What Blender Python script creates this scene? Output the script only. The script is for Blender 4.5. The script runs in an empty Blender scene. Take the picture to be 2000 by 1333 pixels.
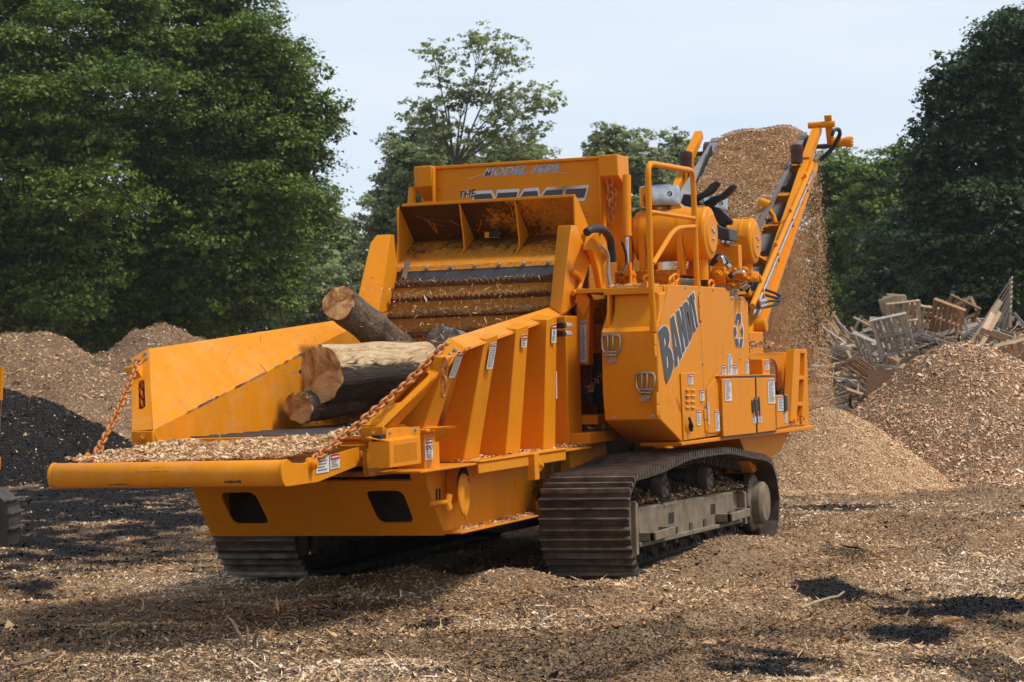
import bpy, bmesh, math, random
import numpy as np
from mathutils import Vector, Matrix

random.seed(7)
rng = np.random.default_rng(7)
SC = bpy.context.scene
COL = SC.collection
R = math.radians

# ------------------------------------------------------------------ camera
CAM = np.array([-16.184, -4.875, 1.636])
F, YAW, PITCH, ROLL = 4455.6, 0.342038, 0.009883, -0.029988
_cy, _sy = math.cos(YAW), math.sin(YAW)
FW = np.array([_cy*math.cos(PITCH), _sy*math.cos(PITCH), math.sin(PITCH)])
_r = np.array([_sy, -_cy, 0.0]); _u = np.cross(_r, FW)
RT = math.cos(ROLL)*_r + math.sin(ROLL)*_u
UP = np.cross(RT, FW)
cam_data = bpy.data.cameras.new('camera')
cam = bpy.data.objects.new('camera', cam_data); COL.objects.link(cam)
m = Matrix(((RT[0], UP[0], -FW[0], CAM[0]), (RT[1], UP[1], -FW[1], CAM[1]), (RT[2], UP[2], -FW[2], CAM[2]), (0, 0, 0, 1)))
cam.matrix_world = m
cam_data.sensor_width = 36; cam_data.lens = F/2000*36
cam_data.clip_start = 0.1; cam_data.clip_end = 2000
cam_data.dof.use_dof = True; cam_data.dof.focus_distance = 17.5; cam_data.dof.aperture_fstop = 8
SC.camera = cam

# ------------------------------------------------------------------ light
SUN_EL, SUN_AZ = 60.0, -78.0     # azimuth of the sun, degrees counter-clockwise from +X
world = bpy.data.worlds.new('World'); SC.world = world; world.use_nodes = True
nt = world.node_tree; nt.nodes.clear()
def N(t, typ, **kw):
    n = t.nodes.new(typ)
    for k, v in kw.items(): setattr(n, k, v)
    return n
sky = N(nt, 'ShaderNodeTexSky', sky_type='NISHITA', sun_disc=False)
sky.sun_elevation = R(SUN_EL); sky.sun_rotation = R(90-SUN_AZ)
sky.air_density = 1.0; sky.dust_density = 2.0; sky.ozone_density = 1.5
bg = N(nt, 'ShaderNodeBackground'); bg.inputs['Strength'].default_value = 0.117
wo = N(nt, 'ShaderNodeOutputWorld')
tc = N(nt, 'ShaderNodeTexCoord'); mp = N(nt, 'ShaderNodeMapping'); mp.inputs['Scale'].default_value = (1.6, 1.6, 9)
noi = N(nt, 'ShaderNodeTexNoise'); noi.inputs['Scale'].default_value = 1.9; noi.inputs['Detail'].default_value = 5; noi.inputs['Roughness'].default_value = 0.5
rmp = N(nt, 'ShaderNodeMapRange'); rmp.inputs[1].default_value = 0.30; rmp.inputs[2].default_value = 0.78; rmp.inputs[3].default_value = 0.0; rmp.inputs[4].default_value = 1.0
mix = N(nt, 'ShaderNodeMix', data_type='RGBA')
L = nt.links.new
L(tc.outputs['Generated'], mp.inputs[0]); L(mp.outputs[0], noi.inputs['Vector']); L(noi.outputs[0], rmp.inputs[0])
cl = N(nt, 'ShaderNodeMix', data_type='RGBA'); L(rmp.outputs[0], cl.inputs[0]); cl.inputs[6].default_value = (6.1, 7.2, 8.6, 1); cl.inputs[7].default_value = (7.9, 8.4, 8.8, 1)
sz = N(nt, 'ShaderNodeSeparateXYZ'); L(tc.outputs['Generated'], sz.inputs[0])
el = N(nt, 'ShaderNodeMapRange', interpolation_type='SMOOTHSTEP'); el.inputs[1].default_value = 0.28; el.inputs[2].default_value = 0.60; el.inputs[3].default_value = 0.96; el.inputs[4].default_value = 0.22; L(sz.outputs[2], el.inputs[0])
L(el.outputs[0], mix.inputs[0]); L(sky.outputs[0], mix.inputs[6]); L(cl.outputs[2], mix.inputs[7])
L(mix.outputs[2], bg.inputs[0]); L(bg.outputs[0], wo.inputs[0])

sl = bpy.data.lights.new('sun', 'SUN'); sl.energy = 3.35; sl.angle = R(9); sl.color = (1.0, 0.955, 0.88)
so = bpy.data.objects.new('sun', sl); COL.objects.link(so)
_d = Vector((math.cos(R(SUN_EL))*math.cos(R(SUN_AZ)), math.cos(R(SUN_EL))*math.sin(R(SUN_AZ)), math.sin(R(SUN_EL))))
so.rotation_euler = _d.to_track_quat('Z', 'Y').to_euler(); so.location = _d*40
SC.view_settings.view_transform = 'Standard'; SC.view_settings.look = 'None'
SC.view_settings.exposure = 0.0; SC.view_settings.gamma = 1
try:
    SC.cycles.max_bounces = 8; SC.cycles.transparent_max_bounces = 16; SC.cycles.volume_bounces = 0
except Exception: pass

# ------------------------------------------------------------------ measured points
def at(px, py, X=None, Y=None, Z=None):
    d = FW*F + RT*(px-1000) - UP*(py-666.5)
    i, v = (0, X) if X is not None else (1, Y) if Y is not None else (2, Z)
    return Vector(CAM + d*((v-CAM[i])/d[i]))
def z1(x, y): return (100+x/3.333, 800+y/3.333)
def z2(x, y): return (600+x/3.602, 800+y/3.602)
def z3(x, y): return (1000+x/3.333, 820+y/3.333)
def z4(x, y): return (730+x/3.332, 280+y/3.332)
def z5(x, y): return (1080+x/2.898, 420+y/2.898)
def z6(x, y): return (1180+x/3.332, 220+y/3.332)
def z7(x, y): return (700+x/3.846, 580+y/3.846)
def z8(x, y): return (240+x/3.03, 540+y/3.03)
def zb(x, y): return (1180+x/3.702, 520+y/3.702)

# ------------------------------------------------------------------ materials
def new_mat(name):
    m = bpy.data.materials.new(name); m.use_nodes = True
    t = m.node_tree; t.nodes.clear()
    p = N(t, 'ShaderNodeBsdfPrincipled'); o = N(t, 'ShaderNodeOutputMaterial'); t.links.new(p.outputs[0], o.inputs[0])
    return m, t, p
def noise(t, scale, detail=4, rough=0.55, vec=None, dist=0):
    n = N(t, 'ShaderNodeTexNoise'); n.inputs['Scale'].default_value = scale; n.inputs['Detail'].default_value = detail
    n.inputs['Roughness'].default_value = rough; n.inputs['Distortion'].default_value = dist
    if vec is None:
        g = N(t, 'ShaderNodeNewGeometry'); vec = g.outputs['Position']
    t.links.new(vec, n.inputs['Vector']); return n
def ramp(t, fac, stops):
    r = N(t, 'ShaderNodeValToRGB'); cr = r.color_ramp
    while len(cr.elements) < len(stops): cr.elements.new(0.5)
    for e, (p, c) in zip(cr.elements, stops):
        e.position = p; e.color = (*c, 1) if len(c) == 3 else c
    t.links.new(fac, r.inputs[0]); return r
def mixc(t, fac, a, b, mode='MIX'):
    n = N(t, 'ShaderNodeMix', data_type='RGBA', blend_type=mode)
    for s, i in ((fac, 0), (a, 6), (b, 7)):
        if hasattr(s, 'links'): t.links.new(s, n.inputs[i])
        elif i == 0: n.inputs[0].default_value = s
        else: n.inputs[i].default_value = (*s, 1)
    return n.outputs[2]
def bump(t, p, h, dist, strength=1.0):
    b = N(t, 'ShaderNodeBump'); b.inputs['Distance'].default_value = dist; b.inputs['Strength'].default_value = strength
    t.links.new(h, b.inputs['Height']); t.links.new(b.outputs[0], p.inputs['Normal'])
def simple(name, col, rough=0.6, metal=0.0, var=0.15, scale=12, bmp=0.0):
    m, t, p = new_mat(name)
    n = noise(t, scale, 5)
    c = mixc(t, 1.0, col, ramp(t, n.outputs[0], [(0.25, (1-var,)*3), (0.75, (1+var,)*3)]).outputs[0], 'MULTIPLY')
    t.links.new(c, p.inputs['Base Color']); p.inputs['Roughness'].default_value = rough; p.inputs['Metallic'].default_value = metal
    if bmp: bump(t, p, n.outputs[0], bmp)
    return m
def ramp2(t, f, a, b):
    m = N(t, 'ShaderNodeMapRange'); m.inputs[1].default_value = a; m.inputs[2].default_value = b; m.inputs[3].default_value = 0; m.inputs[4].default_value = 0.88; t.links.new(f, m.inputs[0]); return m.outputs[0]
ORANGE = (0.735, 0.253, 0.007)
def paint(name, dirt=0.12, dirtcol=(0.10, 0.05, 0.022), scr=0.0, dscale=2.2, zone=None):
    m, t, p = new_mat(name)
    big = noise(t, 0.8, 3); fine = noise(t, 38, 4, 0.7); mid = noise(t, dscale, 7, 0.68, dist=0.6)
    base = mixc(t, big.outputs[0], tuple(c*0.9 for c in ORANGE), (0.775, 0.270, 0.009))
    # thin dust film and grime
    lo = 0.78-dirt*1.1
    dm = ramp(t, mid.outputs[0], [(max(0.02, lo-0.16), (0, 0, 0)), (min(0.98, lo+0.14), (1, 1, 1))])
    fm = ramp(t, fine.outputs[0], [(0.35, (0.25,)*3), (0.65, (1,)*3)])
    f = N(t, 'ShaderNodeMath', operation='MULTIPLY'); t.links.new(dm.outputs[0], f.inputs[0]); t.links.new(fm.outputs[0], f.inputs[1])
    f2 = N(t, 'ShaderNodeMath', operation='MULTIPLY'); t.links.new(f.outputs[0], f2.inputs[0]); f2.inputs[1].default_value = min(1, 0.45+dirt)
    c = mixc(t, f2.outputs[0], base, dirtcol)
    g_ = N(t, 'ShaderNodeNewGeometry'); m_ = N(t, 'ShaderNodeMapping'); m_.inputs['Scale'].default_value = (8, 8, 0.7); t.links.new(g_.outputs['Position'], m_.inputs[0])
    st = noise(t, 1.6, 6, 0.7, vec=m_.outputs[0]); c = mixc(t, ramp(t, st.outputs[0], [(0.50, (0, 0, 0)), (0.78, (0.42,)*3)]).outputs[0], c, (0.40, 0.20, 0.07))
    sk = noise(t, 70, 2, 0.5); c = mixc(t, ramp(t, sk.outputs[0], [(0.70, (0, 0, 0)), (0.74, (0.5,)*3)]).outputs[0], c, (0.14, 0.07, 0.03))
    if scr > 0:   # scraped bare steel and rub marks, stretched streaks
        g = N(t, 'ShaderNodeNewGeometry'); mpp = N(t, 'ShaderNodeMapping'); mpp.inputs['Scale'].default_value = (2.2, 2.2, 15); mpp.inputs['Rotation'].default_value = (0.25, 0.55, 0.3)
        t.links.new(g.outputs['Position'], mpp.inputs[0])
        s = noise(t, 2.1, 6, 0.72, vec=mpp.outputs[0], dist=1.3)
        sm = ramp(t, s.outputs[0], [(0.655-scr*0.05, (0, 0, 0)), (0.70-scr*0.05, (0.8,)*3)])
        c = mixc(t, sm.outputs[0], c, (0.30, 0.22, 0.18))
        s2 = noise(t, 5.0, 3, 0.6)
        c = mixc(t, ramp(t, s2.outputs[0], [(0.45, (0, 0, 0)), (0.8, (0.35,)*3)]).outputs[0], c, (0.80, 0.40, 0.12))
    if zone:   # dirt thrown on one end of the part: axis, from, to, colour, amount
        ax, z0, z1_, zc_, amt = zone; g = N(t, 'ShaderNodeNewGeometry'); sx = N(t, 'ShaderNodeSeparateXYZ'); t.links.new(g.outputs['Position'], sx.inputs[0])
        mr = N(t, 'ShaderNodeMapRange'); mr.inputs[1].default_value = z0; mr.inputs[2].default_value = z1_; mr.inputs[3].default_value = 0.0; mr.inputs[4].default_value = amt; t.links.new(sx.outputs[ax], mr.inputs[0])
        sp_ = noise(t, 26, 5, 0.75); bl = noise(t, 3.2, 5, 0.6, dist=0.8)
        ad = N(t, 'ShaderNodeMath', operation='ADD'); t.links.new(sp_.outputs[0], ad.inputs[0]); t.links.new(mr.outputs[0], ad.inputs[1])
        ad2 = N(t, 'ShaderNodeMath', operation='MULTIPLY_ADD'); t.links.new(bl.outputs[0], ad2.inputs[0]); ad2.inputs[1].default_value = 0.9; t.links.new(ad.outputs[0], ad2.inputs[2])
        c = mixc(t, ramp(t, ad2.outputs[0], [(0.0, (0, 0, 0)), (0.98, (0, 0, 0)), (1.0, (0.9,)*3)]).outputs[0] if False else ramp2(t, ad2.outputs[0], 1.22, 1.42), c, zc_)
    t.links.new(c, p.inputs['Base Color'])
    rr = N(t, 'ShaderNodeMapRange'); rr.inputs[3].default_value = 0.30; rr.inputs[4].default_value = 0.52; t.links.new(mid.outputs[0], rr.inputs[0])
    t.links.new(rr.outputs[0], p.inputs['Roughness'])
    p.inputs['Specular IOR Level'].default_value = 0.09
    wv = noise(t, 4.5, 2); bump(t, p, wv.outputs[0], 0.006, 0.35)
    return m
M = {}
M['paint'] = paint('orange_paint', 0.05)
M['paint_dusty'] = paint('orange_paint_dusty', 0.20, (0.20, 0.115, 0.055))
M['paint_worn'] = paint('orange_paint_worn', 0.10, (0.30, 0.19, 0.11), scr=1.0)
M['paint_grimy'] = paint('orange_paint_grimy', 0.40, (0.028, 0.014, 0.008), dscale=1.9)
M['paint_spat'] = paint('orange_paint_spattered', 0.06, zone=(0, -0.6, 1.0, (0.035, 0.024, 0.016), 0.62))
M['paint_sooty'] = paint('orange_paint_sooty', 0.30, (0.10, 0.045, 0.016), dscale=1.7, zone=(1, 0.75, 2.3, (0.028, 0.014, 0.008), 0.78))
M['cover_low'] = paint('cover_plate_dusty', 0.30, (0.22, 0.12, 0.05), dscale=2.4, zone=(2, 2.46, 2.72, (0.055, 0.028, 0.014), 0.60))
M['tooth'] = simple('rusty_tooth', (0.17, 0.075, 0.035), 0.7, 0.1, 0.5, 14)
M['drum'] = paint('feed_wheel_paint', 0.46, (0.20, 0.095, 0.04), dscale=3)
M['steel'] = simple('worn_steel', (0.13, 0.115, 0.105), 0.5, 0.5, 0.45, 9, 0.004)
M['shoe'] = simple('track_shoe_steel', (0.058, 0.040, 0.027), 0.6, 0.2, 0.8, 6, 0.004)
M['grouser'] = simple('grouser_steel', (0.20, 0.165, 0.135), 0.45, 0.6, 0.6, 9)
M['mud'] = simple('mud_grey', (0.185, 0.138, 0.088), 0.85, 0.0, 0.40, 6, 0.006)
M['mud_dark'] = simple('mud_dark', (0.055, 0.042, 0.032), 0.85, 0.0, 0.4, 9, 0.006)
M['black'] = simple('black_rubber', (0.014, 0.014, 0.015), 0.5)
M['dark'] = simple('dark_void', (0.012, 0.010, 0.009), 0.8)
M['belt'] = simple('belt_rubber', (0.20, 0.195, 0.19), 0.6, 0, 0.25, 5)
M['rubber_grey'] = simple('skirt_rubber', (0.045, 0.043, 0.045), 0.5, 0, 0.3, 6)
M['chrome'] = simple('polished_steel', (0.50, 0.50, 0.50), 0.2, 1.0, 0.25)
M['latch'] = simple('latch_steel', (0.40, 0.37, 0.33), 0.32, 1.0, 0.3)
M['galv'] = simple('zinc_steel', (0.42, 0.41, 0.40), 0.4, 0.8, 0.2)
M['hose_grey'] = simple('grey_hose', (0.30, 0.27, 0.24), 0.5)
M['chain_rust'] = simple('orange_chain_paint', (0.46, 0.155, 0.03), 0.5, 0.15, 0.45, 25)
M['maroon'] = simple('maroon_roller', (0.06, 0.012, 0.013), 0.45)
M['white'] = simple('decal_white', (0.66, 0.65, 0.62), 0.5, 0, 0.06)
M['red'] = simple('decal_red', (0.40, 0.02, 0.025), 0.45, 0, 0.06)
M['blue'] = simple('decal_blue', (0.05, 0.25, 0.45), 0.45, 0, 0.06)
M['ink'] = simple('decal_ink', (0.18, 0.18, 0.18), 0.5, 0, 0.06)
M['grey_letter'] = simple('charcoal_letter', (0.045, 0.047, 0.055), 0.4, 0, 0.1)
M['silver_letter'] = simple('silver_letter', (0.52, 0.52, 0.56), 0.35, 0.2, 0.5, 22)
M['letter_edge'] = simple('white_letter_edge', (0.68, 0.67, 0.66), 0.45, 0, 0.05)
M['lens'] = simple('clear_lens', (0.6, 0.6, 0.6), 0.1, 0.2, 0.3, 60)
M['green'] = simple('green_plastic', (0.01, 0.16, 0.05), 0.35)
def log_mats():
    m, t, p = new_mat('bark')
    g = N(t, 'ShaderNodeTexCoord'); mpp = N(t, 'ShaderNodeMapping'); mpp.inputs['Scale'].default_value = (5, 15, 15)
    t.links.new(g.outputs['Object'], mpp.inputs[0])
    n = noise(t, 3.0, 8, 0.7, vec=mpp.outputs[0], dist=0.8); n2 = noise(t, 2.6, 4)
    c = ramp(t, n.outputs[0], [(0.3, (0.022, 0.014, 0.010)), (0.50, (0.15, 0.10, 0.065)), (0.72, (0.33, 0.24, 0.16))])
    c2 = mixc(t, ramp(t, n2.outputs[0], [(0.45, (0, 0, 0)), (0.6, (0.8,)*3)]).outputs[0], c.outputs[0], (0.06, 0.028, 0.016))
    t.links.new(c2, p.inputs['Base Color']); p.inputs['Roughness'].default_value = 0.9; bump(t, p, n.outputs[0], 0.03)
    M['bark'] = m
    m, t, p = new_mat('peeled_wood')
    g = N(t, 'ShaderNodeTexCoord'); mpp = N(t, 'ShaderNodeMapping'); mpp.inputs['Scale'].default_value = (1.4, 7, 7)
    t.links.new(g.outputs['Object'], mpp.inputs[0])
    n = noise(t, 2.5, 7, 0.62, vec=mpp.outputs[0], dist=1.5)
    sp = N(t, 'ShaderNodeSeparateXYZ'); t.links.new(g.outputs['Object'], sp.inputs[0])
    ad = N(t, 'ShaderNodeMath', operation='MULTIPLY_ADD'); t.links.new(n.outputs[0], ad.inputs[0]); ad.inputs[1].default_value = 0.22; t.links.new(sp.outputs[2], ad.inputs[2])
    wood = ramp(t, n.outputs[0], [(0.25, (0.10, 0.055, 0.03)), (0.42, (0.42, 0.27, 0.13)), (0.6, (0.62, 0.46, 0.27)), (0.8, (0.36, 0.20, 0.09))])
    bark = ramp(t, n.outputs[0], [(0.3, (0.010, 0.008, 0.006)), (0.7, (0.07, 0.045, 0.03))])
    f = ramp(t, ad.outputs[0], [(0.16, (0, 0, 0)), (0.20, (1, 1, 1))])
    c = mixc(t, f.outputs[0], bark.outputs[0], wood.outputs[0])
    t.links.new(c, p.inputs['Base Color']); p.inputs['Roughness'].default_value = 0.8; bump(t, p, n.outputs[0], 0.02)
    M['peeled'] = m
    m, t, p = new_mat('cut_wood')
    g = N(t, 'ShaderNodeTexCoord'); mpp = N(t, 'ShaderNodeMapping'); mpp.inputs['Scale'].default_value = (0.0, 1, 1)
    t.links.new(g.outputs['Object'], mpp.inputs[0])
    ln = N(t, 'ShaderNodeVectorMath', operation='LENGTH'); t.links.new(mpp.outputs[0], ln.inputs[0])
    n = noise(t, 9, 5, 0.6, vec=g.outputs['Object'])
    ma = N(t, 'ShaderNodeMath', operation='MULTIPLY_ADD'); t.links.new(ln.outputs[1], ma.inputs[0]); ma.inputs[1].default_value = 230; 
    mm = N(t, 'ShaderNodeMath', operation='MULTIPLY'); t.links.new(n.outputs[0], mm.inputs[0]); mm.inputs[1].default_value = 9; t.links.new(mm.outputs[0], ma.inputs[2])
    sn = N(t, 'ShaderNodeMath', operation='SINE'); t.links.new(ma.outputs[0], sn.inputs[0])
    n2 = noise(t, 4.5, 5, 0.65, vec=g.outputs['Object'], dist=1.0)
    c1 = ramp(t, n2.outputs[0], [(0.32, (0.05, 0.020, 0.008)), (0.43, (0.38, 0.16, 0.045)), (0.58, (0.66, 0.38, 0.15)), (0.8, (0.46, 0.20, 0.06))])
    c2 = mixc(t, 0.035, c1.outputs[0], sn.outputs[0], 'OVERLAY')
    t.links.new(c2, p.inputs['Base Color']); p.inputs['Roughness'].default_value = 0.85; bump(t, p, n.outputs[0], 0.01)
    M['cut'] = m
log_mats()
def chip_mat(name, stops):
    m, t, p = new_mat(name)
    a = N(t, 'ShaderNodeAttribute', attribute_name='v'); c = ramp(t, a.outputs['Fac'], stops)
    b = N(t, 'ShaderNodeAttribute', attribute_name='d')
    dk = ramp(t, a.outputs['Fac'], [(0.0, (0.007, 0.007, 0.008)), (0.8, (0.028, 0.026, 0.026)), (0.93, (0.09, 0.07, 0.055)), (1.0, (0.28, 0.19, 0.12))])
    c2 = mixc(t, b.outputs['Fac'], c.outputs[0], dk.outputs[0])
    t.links.new(c2, p.inputs['Base Color']); p.inputs['Roughness'].default_value = 0.85
    p.inputs['Specular IOR Level'].default_value = 0.2
    return m
M['chip_tan'] = chip_mat('wood_chips_tan', [(0.0, (0.14, 0.08, 0.04)), (0.25, (0.38, 0.22, 0.105)), (0.6, (0.65, 0.41, 0.215)), (0.9, (0.80, 0.57, 0.34)), (1.0, (0.85, 0.72, 0.54))])
M['chip_fresh'] = chip_mat('wood_chips_fresh', [(0.0, (0.42, 0.22, 0.10)), (0.3, (0.68, 0.42, 0.215)), (0.65, (0.80, 0.55, 0.32)), (1.0, (0.88, 0.70, 0.48))])
M['chip_pink'] = chip_mat('wood_chips_reddish', [(0.0, (0.28, 0.13, 0.07)), (0.3, (0.60, 0.34, 0.19)), (0.65, (0.80, 0.52, 0.32)), (1.0, (0.90, 0.72, 0.52))])
def ground_mat(name, a, b, c, usedark=True, sc=45):
    m, t, p = new_mat(name)
    g = N(t, 'ShaderNodeNewGeometry')
    v = N(t, 'ShaderNodeTexVoronoi'); v.inputs['Scale'].default_value = sc; t.links.new(g.outputs['Position'], v.inputs['Vector'])
    bw = N(t, 'ShaderNodeSeparateColor'); t.links.new(v.outputs['Color'], bw.inputs[0])
    n = noise(t, 1.3, 6, 0.65)
    c1 = ramp(t, bw.outputs[0], [(0.0, a), (0.5, b), (1.0, c)])
    c2 = mixc(t, ramp(t, n.outputs[0], [(0.35, (0.15,)*3), (0.7, (0.75,)*3)]).outputs[0], c1.outputs[0], tuple(x*0.45 for x in b))
    if usedark:
        at_ = N(t, 'ShaderNodeAttribute', attribute_name='d')
        dk = ramp(t, bw.outputs[1], [(0.0, (0.007, 0.007, 0.008)), (1.0, (0.032, 0.029, 0.028))])
        c2 = mixc(t, at_.outputs['Fac'], c2, dk.outputs[0])
    t.links.new(c2, p.inputs['Base Color']); p.inputs['Roughness'].default_value = 0.95; p.inputs['Specular IOR Level'].default_value = 0.1
    bump(t, p, v.outputs['Distance'], 0.05, 0.8)
    return m
M['ground'] = ground_mat('ground_chips', (0.19, 0.12, 0.07), (0.40, 0.26, 0.15), (0.58, 0.40, 0.24))
M['pile_tan'] = ground_mat('pile_tan', (0.16, 0.09, 0.05), (0.36, 0.22, 0.125), (0.55, 0.36, 0.22))
M['pile_fresh'] = ground_mat('pile_fresh', (0.32, 0.18, 0.09), (0.52, 0.32, 0.17), (0.64, 0.42, 0.24))
def leaf_mat(name, dark, light, trans=0.25):
    m = bpy.data.materials.new(name); m.use_nodes = True; t = m.node_tree; t.nodes.clear()
    a = N(t, 'ShaderNodeAttribute', attribute_name='v')
    c = ramp(t, a.outputs['Fac'], [(0.0, dark), (1.0, light)])
    p = N(t, 'ShaderNodeBsdfPrincipled'); p.inputs['Roughness'].default_value = 0.5; p.inputs['Specular IOR Level'].default_value = 0.3
    tr = N(t, 'ShaderNodeBsdfTranslucent'); mx = N(t, 'ShaderNodeMixShader'); mx.inputs[0].default_value = trans
    o = N(t, 'ShaderNodeOutputMaterial')
    t.links.new(c.outputs[0], p.inputs['Base Color']); t.links.new(c.outputs[0], tr.inputs[0])
    t.links.new(p.outputs[0], mx.inputs[1]); t.links.new(tr.outputs[0], mx.inputs[2]); t.links.new(mx.outputs[0], o.inputs[0])
    return m
M['leaf_maple'] = leaf_mat('leaf_maple', (0.038, 0.070, 0.010), (0.195, 0.275, 0.032))
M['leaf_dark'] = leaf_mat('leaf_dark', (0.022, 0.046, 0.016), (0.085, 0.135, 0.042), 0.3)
M['leaf_light'] = leaf_mat('leaf_light', (0.09, 0.14, 0.028), (0.30, 0.39, 0.08), 0.38)
M['leaf_ash'] = leaf_mat('leaf_ash', (0.18, 0.22, 0.09), (0.42, 0.47, 0.21), 0.42)
M['bark_grey'] = simple('grey_bark', (0.16, 0.14, 0.12), 0.9, 0, 0.5, 14, 0.02)
M['trunk'] = simple('tree_bark', (0.10, 0.08, 0.06), 0.9, 0, 0.4, 6, 0.03)
M['birch'] = simple('pale_bark', (0.30, 0.27, 0.22), 0.9, 0, 0.4, 6, 0.02)
def plank_mat(name, a, b, c):
    m, t, p = new_mat(name)
    oi = N(t, 'ShaderNodeObjectInfo'); g = N(t, 'ShaderNodeTexCoord'); mpp = N(t, 'ShaderNodeMapping'); mpp.inputs['Scale'].default_value = (1.5, 14, 14)
    t.links.new(g.outputs['Object'], mpp.inputs[0])
    n = noise(t, 3, 6, 0.6, vec=mpp.outputs[0]); 
    c1 = ramp(t, n.outputs[0], [(0.3, a), (0.55, b), (0.8, c)])
    k = ramp(t, oi.outputs['Random'], [(0, (0.55,)*3), (1, (1.35,)*3)])
    t.links.new(mixc(t, 1.0, c1.outputs[0], k.outputs[0], 'MULTIPLY'), p.inputs['Base Color']); p.inputs['Roughness'].default_value = 0.9
    return m
M['plank_grey'] = plank_mat('weathered_plank', (0.20, 0.175, 0.15), (0.40, 0.35, 0.30), (0.58, 0.53, 0.47))
M['plank_tan'] = plank_mat('tan_plank', (0.32, 0.20, 0.11), (0.58, 0.42, 0.26), (0.74, 0.60, 0.42))
M['plank_brown'] = plank_mat('brown_plank', (0.16, 0.08, 0.04), (0.36, 0.20, 0.10), (0.50, 0.31, 0.17))

# ------------------------------------------------------------------ mesh helpers
def tag(o, label=None, cat=None, group=None, kind=None):
    for k, v in (('label', label), ('category', cat), ('group', group), ('kind', kind)):
        if v: o[k] = v
    return o
def empty(name, loc=(0, 0, 0), parent=None):
    o = bpy.data.objects.new(name, None); COL.objects.link(o); o.location = loc; o.empty_display_size = 0.2
    if parent: o.parent = parent
    return o
class MB:
    def __init__(s): s.v = []; s.f = []; s.mi = []; s.cur = 0
    def add(s, vs, fs, mi=None):
        b = len(s.v); s.v += [tuple(v) for v in vs]; s.f += [tuple(b+i for i in f) for f in fs]
        s.mi += [s.cur if mi is None else mi]*len(fs); return s
    def hexa(s, a, b, mi=None):      # two quads (lists of 4 points), joined
        vs = list(a)+list(b)
        return s.add(vs, [(3, 2, 1, 0), (4, 5, 6, 7), (0, 1, 5, 4), (1, 2, 6, 5), (2, 3, 7, 6), (3, 0, 4, 7)], mi)
    def box(s, lo, hi, mi=None):
        (x0, y0, z0), (x1, y1, z1_) = lo, hi
        return s.hexa([(x0, y0, z0), (x1, y0, z0), (x1, y1, z0), (x0, y1, z0)], [(x0, y0, z1_), (x1, y0, z1_), (x1, y1, z1_), (x0, y1, z1_)], mi)
    def prism(s, poly, off, mi=None):
        n = len(poly); P = [Vector(p) for p in poly]; off = Vector(off)
        Q = [p+off for p in P]
        return s.add(P+Q, [tuple(range(n-1, -1, -1)), tuple(range(n, 2*n))]+[(i, (i+1) % n, n+(i+1) % n, n+i) for i in range(n)], mi)
    def bar(s, a, b, w, h, up=(0, 0, 1), mi=None):   # rectangular bar from a to b
        a, b = Vector(a), Vector(b); d = (b-a).normalized(); up = Vector(up)
        sx = d.cross(up)
        if sx.length < 1e-4: sx = d.cross(Vector((1, 0, 0)))
        sx.normalize(); uy = sx.cross(d).normalized()
        q = lambda c: [c-sx*w/2-uy*h/2, c+sx*w/2-uy*h/2, c+sx*w/2+uy*h/2, c-sx*w/2+uy*h/2]
        return s.hexa(q(a), q(b), mi)
    def tube(s, pts, r, seg=10, closed=False, mi=None, cap=True, sx=1.0):
        pts = [Vector(p) for p in pts]; n = len(pts); rs = r if isinstance(r, (list, tuple)) else [r]*n
        vs = []; prev = None
        for i, p in enumerate(pts):
            if closed: d = pts[(i+1) % n]-pts[i-1]
            else: d = pts[min(i+1, n-1)]-pts[max(i-1, 0)]
            d.normalize()
            if prev is None:
                x = d.cross(Vector((0, 0, 1)))
                if x.length < 0.05: x = d.cross(Vector((0, 1, 0)))
            else: x = prev-d*prev.dot(d)
            x.normalize(); prev = x; y = d.cross(x)
            for k in range(seg):
                a = 2*math.pi*k/seg; vs.append(p+(x*math.cos(a)*sx+y*math.sin(a))*rs[i])
        fs = []
        for i in range(n if closed else n-1):
            for k in range(seg):
                j = (i+1) % n; fs.append((i*seg+k, i*seg+(k+1) % seg, j*seg+(k+1) % seg, j*seg+k))
        if cap and not closed: fs += [tuple(range(seg-1, -1, -1)), tuple((n-1)*seg+k for k in range(seg))]
        return s.add(vs, fs, mi)
    def lathe(s, a, d, prof, seg=32, mi=None):   # prof: list (t along d, radius)
        a, d = Vector(a), Vector(d).normalized()
        x = d.cross(Vector((0, 0, 1)))
        if x.length < 0.05: x = d.cross(Vector((0, 1, 0)))
        x.normalize(); y = d.cross(x); vs = []
        for t_, r in prof:
            for k in range(seg):
                an = 2*math.pi*k/seg; vs.append(a+d*t_+(x*math.cos(an)+y*math.sin(an))*max(r, 1e-4))
        fs = [(i*seg+k, i*seg+(k+1) % seg, (i+1)*seg+(k+1) % seg, (i+1)*seg+k) for i in range(len(prof)-1) for k in range(seg)]
        fs += [tuple(range(seg-1, -1, -1)), tuple((len(prof)-1)*seg+k for k in range(seg))]
        return s.add(vs, fs, mi)
    def cyl(s, a, b, r, seg=20, mi=None): return s.tube([a, b], r, seg, mi=mi)
    def ball(s, c, r, mi=None, seg=10):
        return s.lathe(Vector(c)-Vector((0, 0, r)), (0, 0, 1), [(r-r*math.cos(math.pi*i/6), r*math.sin(math.pi*i/6)) for i in range(7)], seg, mi)
    def bolt(s, c, n, r=0.022, mi=None):
        n = Vector(n).normalized(); c = Vector(c)
        s.lathe(c, n, [(0, r*1.35), (r*0.35, r*1.35)], 14, mi); return s.lathe(c+n*r*0.35, n, [(0, r), (r*0.8, r), (r*0.9, r*0.8)], 6, mi)
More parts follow.
